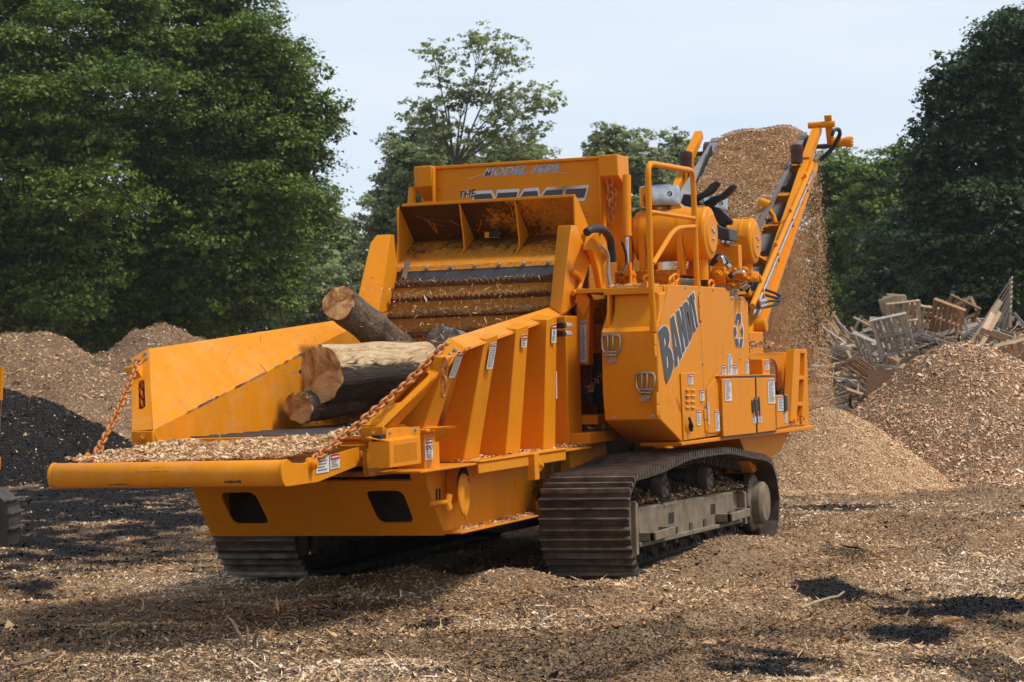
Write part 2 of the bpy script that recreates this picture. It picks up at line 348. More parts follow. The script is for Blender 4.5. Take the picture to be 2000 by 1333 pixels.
    def build(s, name, mats, parent=None, bevel=0.0, smooth=None, seg=2):
        me = bpy.data.meshes.new(name); me.from_pydata(s.v, [], s.f)
        mats = mats if isinstance(mats, (list, tuple)) else [mats]
        for mm in mats: me.materials.append(M[mm] if isinstance(mm, str) else mm)
        if any(s.mi): me.polygons.foreach_set('material_index', s.mi)
        bm = bmesh.new(); bm.from_mesh(me); bmesh.ops.recalc_face_normals(bm, faces=bm.faces); bm.to_mesh(me); bm.free()
        ang = R(35 if smooth is None else smooth)
        try:
            me.polygons.foreach_set('use_smooth', [True]*len(me.polygons)); me.set_sharp_from_angle(angle=ang)
        except Exception: pass
        o = bpy.data.objects.new(name, me); COL.objects.link(o)
        if parent:
            o.parent = parent
        if bevel > 0:
            b = o.modifiers.new('bevel', 'BEVEL'); b.width = bevel; b.segments = seg; b.limit_method = 'ANGLE'; b.angle_limit = R(40); b.harden_normals = False
        return o
def build_split(mb, name, mats, parent=None, tol=0.004):
    par = list(range(len(mb.v)))
    def fd(a):
        while par[a] != a: par[a] = par[par[a]]; a = par[a]
        return a
    for f in mb.f:
        for q in f[1:]: par[fd(q)] = fd(f[0])
    gr = {}
    for i, f in enumerate(mb.f): gr.setdefault(fd(f[0]), []).append(i)
    cl = []
    for g in gr.values():
        vs = np.array([mb.v[q] for i in g for q in mb.f[i]]); lo, hi = vs.min(0)-tol, vs.max(0)+tol
        for c in cl:
            if np.all(lo <= c[1]) and np.all(hi >= c[0]): c[0] = np.minimum(c[0], lo); c[1] = np.maximum(c[1], hi); c[2] += g; break
        else: cl.append([lo, hi, list(g)])
    for lo, hi, g in cl:
        m = MB(); mp_ = {}
        for i in g:
            f = []
            for q in mb.f[i]:
                if q not in mp_: mp_[q] = len(m.v); m.v.append(mb.v[q])
                f.append(mp_[q])
            m.f.append(tuple(f)); m.mi.append(mb.mi[i])
        m.build(name, mats, parent)
def curve_to_mesh(cu, name):
    o = bpy.data.objects.new(name, cu); COL.objects.link(o)
    dg = bpy.context.evaluated_depsgraph_get(); me = bpy.data.meshes.new_from_object(o.evaluated_get(dg))
    bpy.data.objects.remove(o); bpy.data.curves.remove(cu); return me
def place_mesh(me, name, mat, fn, parent):
    vs = [fn(v.co.x, v.co.y, v.co.z) for v in me.vertices]
    for v, c in zip(me.vertices, vs): v.co = c
    me.materials.clear(); me.materials.append(M[mat])
    o = bpy.data.objects.new(name, me); COL.objects.link(o); o.parent = parent; return o
def glyphs(polys, name, mat, fn, parent, offset=0.0, ext=0.0):
    cu = bpy.data.curves.new(name, 'CURVE'); cu.dimensions = '2D'; cu.fill_mode = 'BOTH'; cu.offset = offset; cu.extrude = ext
    for po in polys:
        s = cu.splines.new('POLY'); s.points.add(len(po)-1); s.use_cyclic_u = True
        for q, (x, y) in zip(s.points, po): q.co = (x, y, 0, 1)
    return place_mesh(curve_to_mesh(cu, name), name, mat, fn, parent)
def text(body, name, mat, fn, parent, offset=0.0, shear=0.0, ext=0.0, sp=1.0):
    cu = bpy.data.curves.new(name, 'FONT'); cu.body = body; cu.size = 1; cu.offset = offset; cu.shear = shear; cu.align_x = 'CENTER'; cu.align_y = 'CENTER'
    cu.resolution_u = 3; cu.extrude = ext; cu.space_character = sp
    return place_mesh(curve_to_mesh(cu, name), name, mat, fn, parent)
def quad_map(q, x0=0, x1=1, y0=0, y1=1, n=(0, 0, 0), lift=0.0):   # q: bl, br, tr, tl
    q = [Vector(p) for p in q]; n = Vector(n)
    if n.length: n.normalize()
    def fn(x, y, z):
        u = (x-x0)/(x1-x0); v = (y-y0)/(y1-y0)
        return q[0]*(1-u)*(1-v)+q[1]*u*(1-v)+q[2]*u*v+q[3]*(1-u)*v+n*(lift+z)
    return fn
def decal(parent, bl, br, tr, tl, head='red', n=(0, -1, 0), rows=9, frac=0.24, cols=1, lift=0.004, big=None):
    n = Vector(n).normalized(); f = quad_map([bl, br, tr, tl], n=n)
    mb = MB()
    def rect(u0, v0, u1, v1, h, mi): mb.add([f(u0, v0, h), f(u1, v0, h), f(u1, v1, h), f(u0, v1, h)], [(0, 1, 2, 3)], mi)
    mb.add([f(0, 0, 0), f(1, 0, 0), f(1, 1, 0), f(0, 1, 0), f(0, 0, lift), f(1, 0, lift), f(1, 1, lift), f(0, 1, lift)],
           [(4, 5, 6, 7), (0, 1, 5, 4), (1, 2, 6, 5), (2, 3, 7, 6), (3, 0, 4, 7)], 0)
    h = lift+0.0015
    if head: rect(0.04, 1-frac, 0.96, 0.985, h, 1)
    if head: rect(0.12, 1-frac*0.66, 0.88, 1-frac*0.4, h+0.0015, 0)
    top = 1-frac-0.05 if head else 0.95
    if big: top -= 0.30
    for i in range(rows):
        y1 = top-(top-0.05)*i/rows; y0 = y1-(top-0.05)/rows*0.5
        for c in range(cols):
            u0 = 0.1+c*(0.84/cols); w = (0.84/cols-0.06)*random.uniform(0.55, 1)
            rect(u0, y0, u0+w, y1, h, 2)
    o = mb.build('warning_decal', ['white', 'red' if head != 'blue' else 'blue', 'ink'], parent)
    if big:
        g = quad_map([f(0.1, top+0.02, 0), f(0.9, top+0.02, 0), f(0.9, top+0.28, 0), f(0.1, top+0.28, 0)], -1.4, 1.4, -0.36, 0.36, n=n, lift=h)
        text(big, 'decal_text', 'black', lambda x, y, z: g(x*1.0, y, z), parent, offset=0.01)
    return o
# numpy soups of small faces -------------------------------------------------
def soup(name, V, mat, attrs=None, k=4, parent=None):   # V: (n,k,3)
    n = V.shape[0]; me = bpy.data.meshes.new(name)
    me.vertices.add(n*k); me.vertices.foreach_set('co', V.astype(np.float32).ravel())
    me.loops.add(n*k); me.loops.foreach_set('vertex_index', np.arange(n*k, dtype=np.int32))
    me.polygons.add(n); me.polygons.foreach_set('loop_start', np.arange(0, n*k, k, dtype=np.int32)); 
    try: me.polygons.foreach_set('loop_total', np.full(n, k, dtype=np.int32))
    except Exception: pass
    for nm, a in (attrs or {}).items():
        at_ = me.attributes.new(nm, 'FLOAT', 'FACE'); at_.data.foreach_set('value', a.astype(np.float32))
    me.update(calc_edges=True); me.materials.append(M[mat])
    o = bpy.data.objects.new(name, me); COL.objects.link(o)
    if parent: o.parent = parent
    return o
def unit(a): return a/np.maximum(np.linalg.norm(a, axis=-1, keepdims=True), 1e-9)
def chips_quads(P, size, asp=0.38, tilt=0.55, nrm=None, lift=0.3):
    n = len(P); nrm = np.tile([0, 0, 1.0], (n, 1)) if nrm is None else nrm
    nn = unit(nrm+rng.normal(0, tilt, (n, 3)))
    a = unit(np.cross(nn, rng.normal(0, 1, (n, 3)))); b = np.cross(nn, a)
    L_ = (size*np.exp(rng.normal(0, 0.42, n)))[:, None]; W = L_*asp*rng.uniform(0.5, 1.3, (n, 1))
    C = P+nrm*L_*lift*rng.uniform(-0.4, 1, (n, 1))
    return np.stack([C-a*L_/2-b*W*0.25, C+a*L_*0.1-b*W/2, C+a*L_/2+b*W*0.1, C-a*L_*0.2+b*W/2], 1)
# value noise
_T = rng.random((256, 256))
def vn(x, y):
    xi = np.floor(x).astype(int); yi = np.floor(y).astype(int); fx = x-xi; fy = y-yi
    fx = fx*fx*(3-2*fx); fy = fy*fy*(3-2*fy); g = lambda i, j: _T[i & 255, j & 255]
    return (g(xi, yi)*(1-fx)+g(xi+1, yi)*fx)*(1-fy)+(g(xi, yi+1)*(1-fx)+g(xi+1, yi+1)*fx)*fy
def fbm(x, y, o=4): 
    s = 0; a = 0.5; t_ = 0
    for i in range(o): s = s+a*vn(x*2**i+17.3*i, y*2**i+9.1*i); t_ += a; a *= 0.5
    return s/t_
# ------------------------------------------------------------------ placing far things: pixel column + forward distance
def W3(px, py, d):
    return CAM + FW*d + RT*((px-1000)*d/F) - UP*((py-666.5)*d/F)
def base_at(px, d):
    q = W3(px, 700, d); return float(q[0]), float(q[1])
# ------------------------------------------------------------------ ground
BUMPS = []   # x, y, rx, ry, angle, height
def add_bump(px, py, rx, ry, h): p = at(px, py, Z=0); BUMPS.append((p.x, p.y, rx, ry, h))
for b in ((1300, 1118, 0.9, 0.30, 0.10), (1420, 1092, 0.8, 0.25, 0.08), (940, 1160, 0.5, 0.35, 0.14), (700, 1172, 1.1, 0.4, 0.08), (1010, 1148, 0.5, 0.3, 0.08),
          (480, 1290, 0.35, 0.25, 0.07), (760, 1300, 0.8, 0.3, 0.05), (1620, 1170, 0.6, 0.4, 0.05), (1150, 1165, 0.7, 0.25, 0.07), (1880, 1200, 1.0, 0.5, 0.10), (1300, 1240, 1.0, 0.5, 0.05)): add_bump(*b)
BUMPS += [(1.5, -0.30, 0.9, 0.24, 0.17), (2.7, -0.42, 0.7, 0.22, 0.12), (3.7, -0.5, 0.6, 0.25, 0.08), (-0.42, 0.45, 0.22, 0.5, 0.07), (-0.35, 3.0, 0.25, 0.5, 0.05), (-0.45, 1.6, 0.4, 0.5, 0.16), (-0.6, 2.3, 0.3, 0.3, 0.10), (-1.6, 0.2, 0.5, 0.35, 0.07)]
def gz(x, y):
    z = (fbm(x*0.35+3, y*0.35+8, 4)-0.5)*0.16+(fbm(x*1.6, y*1.6, 4)-0.5)*0.10+(fbm(x*7, y*7, 2)-0.5)*0.035
    r = np.hypot(x-2.4, y-1.7); w = np.clip((r-2.2)/2.0, 0.25, 1)     # packed flat under the machine
    for c0 in (-1.75, -4.1, -6.4):   # shallow ruts pressed by passing machines
        q = (y+0.16*x-c0+0.25*(fbm(x*0.4, y*0.1+c0, 2)-0.5))/0.34; z = z-0.045*np.exp(-q**4)+0.03*np.exp(-(np.abs(q)-1.25)**2*9)+0.012*np.sin(x*31)*np.exp(-q**4)*(vn(x*1.2, y*1.2+c0) > 0.45)
    z = z*w
    for bx, by, rx, ry, h in BUMPS: z = z+h*np.exp(-((x-bx)/rx)**2-((y-by)/ry)**2)
    return z-0.02-0.045*np.clip(1.6-r/3.2, 0, 1)
PATCH = []
def add_patch(px, py, rx, ry, w):
    c = at(px, py, Z=0); a = at(px+rx, py, Z=0); b = at(px, py-ry, Z=0); e = at(px, py+ry, Z=0)
    PATCH.append((c.x, c.y, (a-c).length, (b-e).length/2, w))
for q in ((150, 1000, 340, 70, 1.25), (290, 955, 230, 32, 1.2), (60, 1080, 200, 26, 0.7), (330, 1060, 150, 30, 0.75), (1650, 1145, 80, 22, 1.1), (1745, 1150, 50, 8, .6), (1930, 1192, 170, 27, 1.3), (1790, 1242, 85, 12, 1.0), (1500, 1287, 110, 18, 1.0), (1900, 1290, 120, 20, 0.6),
          (650, 1198, 160, 24, 0.45), (840, 1212, 60, 10, 0.8), (270, 1243, 230, 26, 0.25), (60, 1222, 120, 16, 0.6), (1620, 988, 100, 8, 0.8), (1500, 1000, 60, 8, 0.5), (1670, 1075, 40, 18, 0.5), (1240, 1290, 90, 14, 0.5), (560, 1110, 120, 14, .4), (500, 1265, 90, 12, .5), (350, 1260, 560, 80, 0.28), (1150, 1260, 240, 30, 0.3), (1350, 1225, 120, 12, .4), (1550, 1240, 200, 12, .35)): add_patch(*q)  # patches below the tailgate also paint its ground shadow into the chips
LITE = []
for q in ((1850, 1095, 190, 26), (1700, 1050, 120, 12), (200, 1020, 80, 8), (420, 1120, 120, 14), (720, 1290, 150, 12)):
    c = at(q[0], q[1], Z=0); LITE.append((c.x, c.y, (at(q[0]+q[2], q[1], Z=0)-c).length, (at(q[0], q[1]-q[3], Z=0)-at(q[0], q[1]+q[3], Z=0)).length/2))
_fx = np.array([math.cos(YAW), math.sin(YAW)]); _rx = np.array([math.sin(YAW), -math.cos(YAW)])
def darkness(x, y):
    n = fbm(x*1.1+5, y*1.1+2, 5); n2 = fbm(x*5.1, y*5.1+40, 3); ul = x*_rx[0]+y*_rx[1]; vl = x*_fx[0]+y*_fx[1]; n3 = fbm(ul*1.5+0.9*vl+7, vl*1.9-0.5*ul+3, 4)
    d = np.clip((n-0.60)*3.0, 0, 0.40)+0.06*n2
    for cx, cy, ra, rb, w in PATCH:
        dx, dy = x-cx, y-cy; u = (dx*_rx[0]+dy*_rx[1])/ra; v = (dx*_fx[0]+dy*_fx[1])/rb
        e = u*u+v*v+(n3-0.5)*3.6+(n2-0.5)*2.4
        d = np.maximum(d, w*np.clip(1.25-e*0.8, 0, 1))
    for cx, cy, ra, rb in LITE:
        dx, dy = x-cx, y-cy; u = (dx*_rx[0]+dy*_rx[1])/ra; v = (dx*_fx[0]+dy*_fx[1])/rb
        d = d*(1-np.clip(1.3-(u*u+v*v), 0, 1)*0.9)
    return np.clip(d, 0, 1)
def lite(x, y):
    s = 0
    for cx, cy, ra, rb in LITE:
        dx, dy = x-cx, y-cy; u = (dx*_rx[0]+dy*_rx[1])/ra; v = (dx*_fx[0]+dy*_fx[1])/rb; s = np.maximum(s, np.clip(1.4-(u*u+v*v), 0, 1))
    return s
def make_ground():
    # fine fan of ground in front of and round the machine, coarse out to the horizon: one sheet
    ds = np.concatenate([np.array([0.5, 4, 7, 9]), np.geomspace(10, 45, 330), np.geomspace(46, 160, 60), np.array([200, 300, 500, 900, 1500])])
    an = np.concatenate([np.linspace(-180, -30, 14)[:-1], np.linspace(-30, -18, 10)[:-1], np.linspace(-18, 18, 380), np.linspace(18, 30, 10)[1:], np.linspace(30, 180, 14)[1:]])
    A = np.radians(an)+YAW; D, AA = np.meshgrid(ds, A, indexing='ij')
    X = CAM[0]+D*np.cos(AA); Y = CAM[1]+D*np.sin(AA); Z = gz(X, Y)
    Z = np.where(D > 150, -0.05, Z)
    V = np.stack([X, Y, Z], -1).reshape(-1, 3); n0, n1 = D.shape
    i, j = np.meshgrid(np.arange(n0-1), np.arange(n1-1), indexing='ij'); q = i*n1+j
    Fq = np.stack([q, q+1, q+n1+1, q+n1], -1).reshape(-1, 4)
    me = bpy.data.meshes.new('ground'); me.vertices.add(len(V)); me.vertices.foreach_set('co', V.astype(np.float32).ravel())
    me.loops.add(Fq.size); me.loops.foreach_set('vertex_index', Fq.astype(np.int32).ravel())
    me.polygons.add(len(Fq)); me.polygons.foreach_set('loop_start', np.arange(0, Fq.size, 4, dtype=np.int32))
    try: me.polygons.foreach_set('loop_total', np.full(len(Fq), 4, dtype=np.int32))
    except Exception: pass
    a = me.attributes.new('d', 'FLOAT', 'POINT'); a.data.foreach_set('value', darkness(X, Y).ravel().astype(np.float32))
    me.update(calc_edges=True); me.materials.append(M['ground']); me.flip_normals()
    me.polygons.foreach_set('use_smooth', [True]*len(me.polygons))
    o = bpy.data.objects.new('ground', me); COL.objects.link(o); o['kind'] = 'structure'
make_ground()
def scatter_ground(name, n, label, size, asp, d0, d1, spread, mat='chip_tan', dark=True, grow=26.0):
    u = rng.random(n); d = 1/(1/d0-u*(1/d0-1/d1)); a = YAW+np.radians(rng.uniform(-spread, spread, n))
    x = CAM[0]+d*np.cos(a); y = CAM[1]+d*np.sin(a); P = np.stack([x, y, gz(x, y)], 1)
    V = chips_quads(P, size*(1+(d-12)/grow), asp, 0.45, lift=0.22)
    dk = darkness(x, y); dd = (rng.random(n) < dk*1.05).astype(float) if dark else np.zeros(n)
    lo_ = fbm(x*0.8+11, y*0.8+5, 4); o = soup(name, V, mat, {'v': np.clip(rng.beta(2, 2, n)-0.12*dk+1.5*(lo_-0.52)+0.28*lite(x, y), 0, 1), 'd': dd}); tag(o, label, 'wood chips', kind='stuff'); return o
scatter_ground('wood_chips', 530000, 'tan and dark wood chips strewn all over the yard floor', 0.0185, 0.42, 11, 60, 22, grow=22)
scatter_ground('shredded_bark', 50000, 'long brown fibrous shreds of bark lying among the chips on the yard floor', 0.05, 0.08, 11, 45, 17.5, grow=60)
# larger splinters, countable ones near the camera stay in the stuff above; a few real sticks:
def stick(a, b, r, label, mat='bark', kind='stick'):
    mb = MB(); A_, B_ = at(*a, Z=0.03), at(*b, Z=0.05); n = 7; pts = []
    for i in range(n):
        t = i/(n-1); p = A_.lerp(B_, t); pts.append(p+Vector((0, random.uniform(-1, 1)*0.012, 0.02+random.uniform(-1, 1)*0.01)))
    mb.tube(pts, [r*(1-0.5*i/(n-1)) for i in range(n)], 7); o = mb.build(kind, mat); tag(o, label, 'stick'); return o
M['stick'] = simple('pale_stick', (0.34, 0.25, 0.13), 0.8, 0, 0.3, 20)
M['root'] = simple('dull_root', (0.16, 0.11, 0.07), 0.9, 0, 0.4, 20)
stick((1562, 1192), (1648, 1164), 0.013, 'pale yellow stick lying right of the dark patch in the right foreground', 'stick')
stick((1690, 1180), (1738, 1186), 0.008, 'thin greenish twig just left of the black mulch at the right edge', 'stick')
stick((600, 1094), (636, 1096), 0.008, 'thin pale splinter in the shade under the left track', 'stick')
stick((245, 1216), (290, 1218), 0.014, 'short straight stick lying in the dark patch at lower left', 'root')
stick((20, 1310), (110, 1286), 0.016, 'long stick lying in the chips at the lower left corner', 'root')
stick((395, 1252), (440, 1222), 0.012, 'brown stick leaning on the heap of shreds in the lower left foreground', 'root')
stick((1840, 1222), (1880, 1216), 0.022, 'orange piece of bark below the black mulch at the right', 'cut')
def sprout(px, py):
    mb = MB(); b = at(px, py, Z=0.0)
    for k, (dx, dz, dy) in enumerate(((-0.10, 0.20, 0.0), (-0.03, 0.15, 0.05), (0.06, 0.12, -0.02), (-0.16, 0.07, 0.03), (0.11, 0.06, 0.0), (0.02, 0.09, -0.08))):
        pts = [b+Vector((0, 0, -0.02)), b+Vector((dy*0.3, -dx*0.4, dz*0.45)), b+Vector((dy, -dx, dz)), b+Vector((dy*1.1, -dx*1.35, dz*1.15))]
        mb.tube(pts, [0.016, 0.012, 0.008, 0.003], 6)
    tag(mb.build('root_stump', 'root'), 'small upturned root with thin prongs sticking out of the chips in the foreground', 'root')
sprout(486, 1282)
mb = MB(); p = at(1405, 1093, Z=0.05); mb.lathe(p, (-0.3, -1, 0.35), [(0, 0.018), (0.01, 0.022), (0.018, 0.02), (0.02, 0.005)], 16)
tag(mb.build('bottle_cap', 'green'), 'small green plastic cap lying on the chips beside the near track', 'cap')
# ------------------------------------------------------------------ chip piles
def pile(name, label, px, d, rad, h, mat, cmat, n, size, seed, shoulder=None, dk=0.0, squash=1.0, cat='wood chip pile', top=0.12):
    cx, cy = base_at(px, d)
    def hz(x, y):
        a = np.arctan2(y-cy, x-cx); rr = np.hypot(x-cx, (y-cy)*squash)
        R_ = rad*(1+0.16*(vn(np.cos(a)*1.6+seed, np.sin(a)*1.6+seed)-0.5))
        q = rr/R_; z = h*(1-(np.sqrt(q*q+top*top)-top)/(math.sqrt(1+top*top)-top))
        z = np.where(q > 0.75, np.maximum(z, h*0.25*np.exp(-(q-0.75)*4.2)-0.06*q), z)
        z = z+(fbm(x*1.3+seed, y*1.3, 4)-0.5)*0.20*h*np.clip(1.2-q, 0, 1)+(fbm(x*5+seed, y*5, 3)-0.5)*0.07
        for s in (shoulder or []):
            sx, sy = base_at(s[0], s[1]); rs = np.hypot(x-sx, y-sy)/s[2]
            z = np.maximum(z, s[3]*(1-(np.sqrt(rs*rs+0.02)-0.14)/0.87)+(fbm(x*4+seed, y*4, 3)-0.5)*0.08)
        return z
    ext = rad*1.5+(max([np.hypot(base_at(s[0], s[1])[0]-cx, base_at(s[0], s[1])[1]-cy)+s[2] for s in shoulder])-rad if shoulder else 0)
    ext = max(ext, rad*1.5); g = 110
    xs = np.linspace(cx-ext, cx+ext, g); ys = np.linspace(cy-ext, cy+ext, g); X, Y = np.meshgrid(xs, ys, indexing='ij')
    Z = np.maximum(hz(X, Y), -0.25); V = np.stack([X, Y, Z], -1).reshape(-1, 3).tolist()
    mb = MB(); mb.v = V; keep = Z > -0.2
    for i in range(g-1):
        for j in range(g-1):
            if keep[i, j] or keep[i+1, j] or keep[i, j+1] or keep[i+1, j+1]:
                mb.f.append((i*g+j, (i+1)*g+j, (i+1)*g+j+1, i*g+j+1)); mb.mi.append(0)
    o = mb.build(name, mat, smooth=180); tag(o, label, cat)
    at_ = o.data.attributes.new('d', 'FLOAT', 'POINT'); at_.data.foreach_set('value', [dk]*len(o.data.vertices))
    # chips on the surface
    m = int(n*1.9); x = rng.uniform(cx-ext, cx+ext, m); y = rng.uniform(cy-ext, cy+ext, m); z = hz(x, y)
    k = (z > -0.03); x, y, z = x[k][:n], y[k][:n], z[k][:n]
    e = 0.05; nr = unit(np.stack([-(hz(x+e, y)-z)/e, -(hz(x, y+e)-z)/e, np.ones_like(z)], 1))
    V = chips_quads(np.stack([x, y, z], 1), size, 0.42, 0.36, nrm=nr, lift=0.22)
    c = soup('wood_chips', V, cmat, {'v': np.clip(rng.beta(1.8, 1.8, len(x))+0.25*(fbm(x*1.5, y*1.5, 3)-0.5), 0, 1), 'd': (rng.random(len(x)) < dk).astype(float)}, parent=o)
    c['kind'] = 'stuff'; return o
pile('wood_chip_pile', 'fresh golden wood chip pile growing under the discharge conveyor', 1605, 28.5, 1.55, 0.93, 'pile_fresh', 'chip_fresh', 150000, 0.018, 3, top=0.3)
pile('wood_chip_pile', 'big reddish wood chip pile at the right edge in front of the pallets', 1888, 30.8, 2.5, 1.70, 'pile_tan', 'chip_pink', 170000, 0.034, 11, shoulder=[(2020, 32.5, 3.0, 1.3)], top=0.25)
pile('wood_chip_pile', 'broad brown wood chip pile at the far left edge below the maples', 60, 60, 5.6, 2.85, 'pile_tan', 'chip_tan', 110000, 0.055, 21, shoulder=[(-130, 62, 5, 2.7), (170, 57, 4, 1.9)], dk=0.06)
pile('wood_chip_pile', 'brown wood chip pile peaking just left of the orange infeed wall', 315, 60, 5.2, 2.85, 'pile_tan', 'chip_tan', 110000, 0.055, 33, shoulder=[(420, 63, 5, 2.5), (560, 66, 5, 2.5)], dk=0.10)
pile('mulch_pile', 'black mulch pile at the left edge in front of the brown piles', 5, 38, 2.75, 1.45, 'ground', 'chip_tan', 90000, 0.035, 45, shoulder=[(150, 37.5, 1.6, 0.95)], dk=0.97, cat='mulch pile', top=0.2)
# ------------------------------------------------------------------ trees
def leaves(name, C, Rc, per, size, mat, parent, flat=0.6, vvar=0.25, droop=0.0, core=0.0):
    # clump > sprays on its upper shell > leaves gathered round each spray
    sub = max(4, per//16); ci = np.repeat(np.arange(len(C)), sub); sd = unit(rng.normal(0, 1, (len(ci), 3))); sd[:, 2] = np.where(rng.random(len(ci)) < 0.8, np.abs(sd[:, 2]), sd[:, 2])
    SP = C[ci]+sd*(0.55+0.5*rng.random((len(ci), 1)))*Rc[ci][:, None]*np.array([1, 1, flat])
    k_ = max(1, per//sub); idx = np.repeat(ci, k_); si = np.repeat(np.arange(len(ci)), k_); n = len(idx)
    dirs = unit(rng.normal(0, 1, (n, 3))); rs = (0.20+0.16*rng.random(len(ci)))*np.clip(Rc[ci], 0.5, 1.3)
    P = SP[si]+dirs*(rng.random((n, 1))**0.5)*rs[si][:, None]*np.array([1.25, 1.25, 0.5])
    core_ = rng.random(n) < core; P[core_] = C[idx[core_]]+dirs[core_]*(rng.random((core_.sum(), 1)))*0.6*Rc[idx[core_]][:, None]*np.array([1, 1, flat])
    P[:, 2] -= droop*np.abs(rng.normal(0, 1, n))*Rc[idx]*0.6
    nn = unit(dirs*0.35+sd[si]*0.3+np.array([0, 0, 0.85])+rng.normal(0, 0.5, (n, 3)))
    a = unit(np.cross(nn, rng.normal(0, 1, (n, 3)))); b = np.cross(nn, a); s = size*np.exp(rng.normal(0, 0.3, (n, 1))); s[core_] *= 1.5
    V = np.stack([P-a*s/2, P-b*s*0.34-nn*s*0.06, P+a*s/2, P+b*s*0.34-nn*s*0.06], 1)
    cv = rng.normal(0, vvar*0.5, len(C))[idx]+rng.normal(0, 0.09, len(ci))[si]
    return soup(name, V, mat, {'v': np.clip(0.45+cv+rng.normal(0, 0.2, n), 0, 1)}, parent=parent)
def tree(kind, label, px, d, lobes, nclump, per, leaf, mat, rc=(0.7, 1.5), trunk_r=0.35, group=None, trunk='trunk', flat=0.6, limbs=True, shell=0.55, droop=0.0, top=None, fork=0, core=0.0, inner=0):
    """lobes: (px, py, rx, ry, extra distance) read off the photograph at the tree's own distance"""
    x, y = base_at(px, d); root = empty(kind, (x, y, -0.1)); tag(root, label, 'tree', group)
    LB = []
    for (lx, ly, rx, ry, dd) in lobes:
        c = W3(lx, ly, d+dd); k = (d+dd)/F; LB.append((c, rx*k, ry*k))
    vol = np.array([a*a*b for _, a, b in LB])**(2/3); pr = vol/vol.sum()
    ii = rng.choice(len(LB), nclump, p=pr); dirs = unit(rng.normal(0, 1, (nclump, 3)))
    cs = np.array([LB[i][0] for i in ii]); ra = np.array([LB[i][1] for i in ii])[:, None]; rb = np.array([LB[i][2] for i in ii])[:, None]
    s = shell+(1-shell)*rng.random((nclump, 1))
    Cc = cs+dirs*s*np.concatenate([ra, ra, rb], 1); Cc[:, 2] = np.maximum(Cc[:, 2], 0.5)
    Rc = rng.uniform(rc[0], rc[1], nclump)
    off = np.array([x, y, -0.1])
    if inner:   # shaded inner foliage keeps the crown opaque behind the outer tiers
        ii = rng.choice(len(LB), inner, p=pr); dd_ = unit(rng.normal(0, 1, (inner, 3))); s2 = rng.random((inner, 1))*0.62
        C2 = np.array([LB[i][0] for i in ii])+dd_*s2*np.concatenate([np.array([LB[i][1] for i in ii])[:, None]]*2+[np.array([LB[i][2] for i in ii])[:, None]], 1); C2[:, 2] = np.maximum(C2[:, 2], 0.5)
        leaves('inner_crown', C2-off, rng.uniform(1.0, 1.8, inner), 300, leaf*1.5, mat, root, 0.9)
    leaves('crown', Cc-off, Rc, per, leaf, mat, root, flat, droop=droop, core=core)
    mb = MB(); t = Vector((0, 0, 0)); topz = (top if top else max(c[2] for c, _, _ in LB)*0.85)
    pts = [Vector((math.sin(i*1.3+px)*0.12*i*0.3, math.cos(i*1.7+px)*0.12*i*0.3, topz*i/7)) for i in range(8)]
    tr = [trunk_r*(1-0.85*i/7)+(0.12*trunk_r if i == 0 else 0) for i in range(8)]
    mb.tube(pts, tr, 10)
    if limbs:
        for (c, a, b) in LB:
            e = Vector(c-off); z0 = max(0.8, min(topz*0.8, e.z-a*0.9)); i = min(6, int(z0/topz*7)); s0 = pts[i].lerp(pts[i+1], z0/topz*7-i)
            md = s0.lerp(e, 0.5)+Vector((0, 0, 0.3)); r0 = trunk_r*0.42*(1-0.5*z0/topz)
            mb.tube([s0, md, e], [r0, r0*0.6, r0*0.2], 7)
            for k in range(5 if fork == 0 else fork):
                f_ = unit(rng.normal(0, 1, 3)); f_[2] = abs(f_[2]); q = e+Vector(f_*np.array([a, a, b])*0.85); st = md.lerp(e, random.uniform(0.1, 0.9))
                mb.tube([st, st.lerp(q, 0.5)+Vector((0, 0, 0.15)), q], [r0*0.32, r0*0.2, r0*0.06], 5)
    mb.build('trunk', trunk, root, smooth=60)
    return root
tree('maple_tree', 'huge dark green maple filling the upper left corner', 90, 84,
     [(60, 40, 190, 120, 0), (-80, 160, 170, 150, 0), (150, 170, 170, 130, -2), (20, 300, 190, 130, -3), (230, 300, 130, 120, 0), (110, 430, 150, 90, -3), (-60, 480, 160, 110, -1), (190, 560, 150, 90, 1), (30, 600, 170, 70, -2), (250, 60, 130, 110, 2), (90, 520, 220, 120, 4), (100, 300, 240, 220, 5), (60, 645, 190, 45, 3), (230, 640, 120, 45, 3)],
     170, 1500, 0.13, 'leaf_maple', (1.1, 2.3), 0.55, 'trees behind the chip piles', core=0.05, flat=0.55, shell=0.8, inner=260)
tree('maple_tree', 'tall broad maple whose branches reach right over the infeed chute', 410, 88,
     [(400, 20, 120, 90, 0), (470, 110, 85, 70, -2), (350, 150, 120, 90, -2), (500, 215, 100, 60, 0), (590, 235, 62, 34, -1), (565, 290, 50, 26, -2), (430, 290, 130, 90, -2), (545, 365, 75, 80, 0), (450, 420, 130, 90, -3), (590, 440, 45, 60, 1), (360, 470, 130, 100, -3), (510, 530, 90, 90, 0), (400, 590, 140, 75, -2), (560, 160, 40, 50, 1), (310, 580, 120, 80, 0), (420, 330, 190, 260, 4)],
     230, 1200, 0.13, 'leaf_maple', (0.8, 1.9), 0.55, 'trees behind the chip piles', core=0.05, flat=0.55, shell=0.8, inner=260)
tree('bushy_tree', 'lighter rounded tree behind the maples, just left of the orange post', 640, 118,
     [(610, 480, 60, 80, 0), (660, 510, 50, 60, 0), (600, 580, 80, 80, -2), (690, 560, 40, 70, 0), (640, 600, 100, 60, -1)],
     230, 220, 0.19, 'leaf_ash', (0.7, 1.5), 0.3, 'trees behind the chip piles')
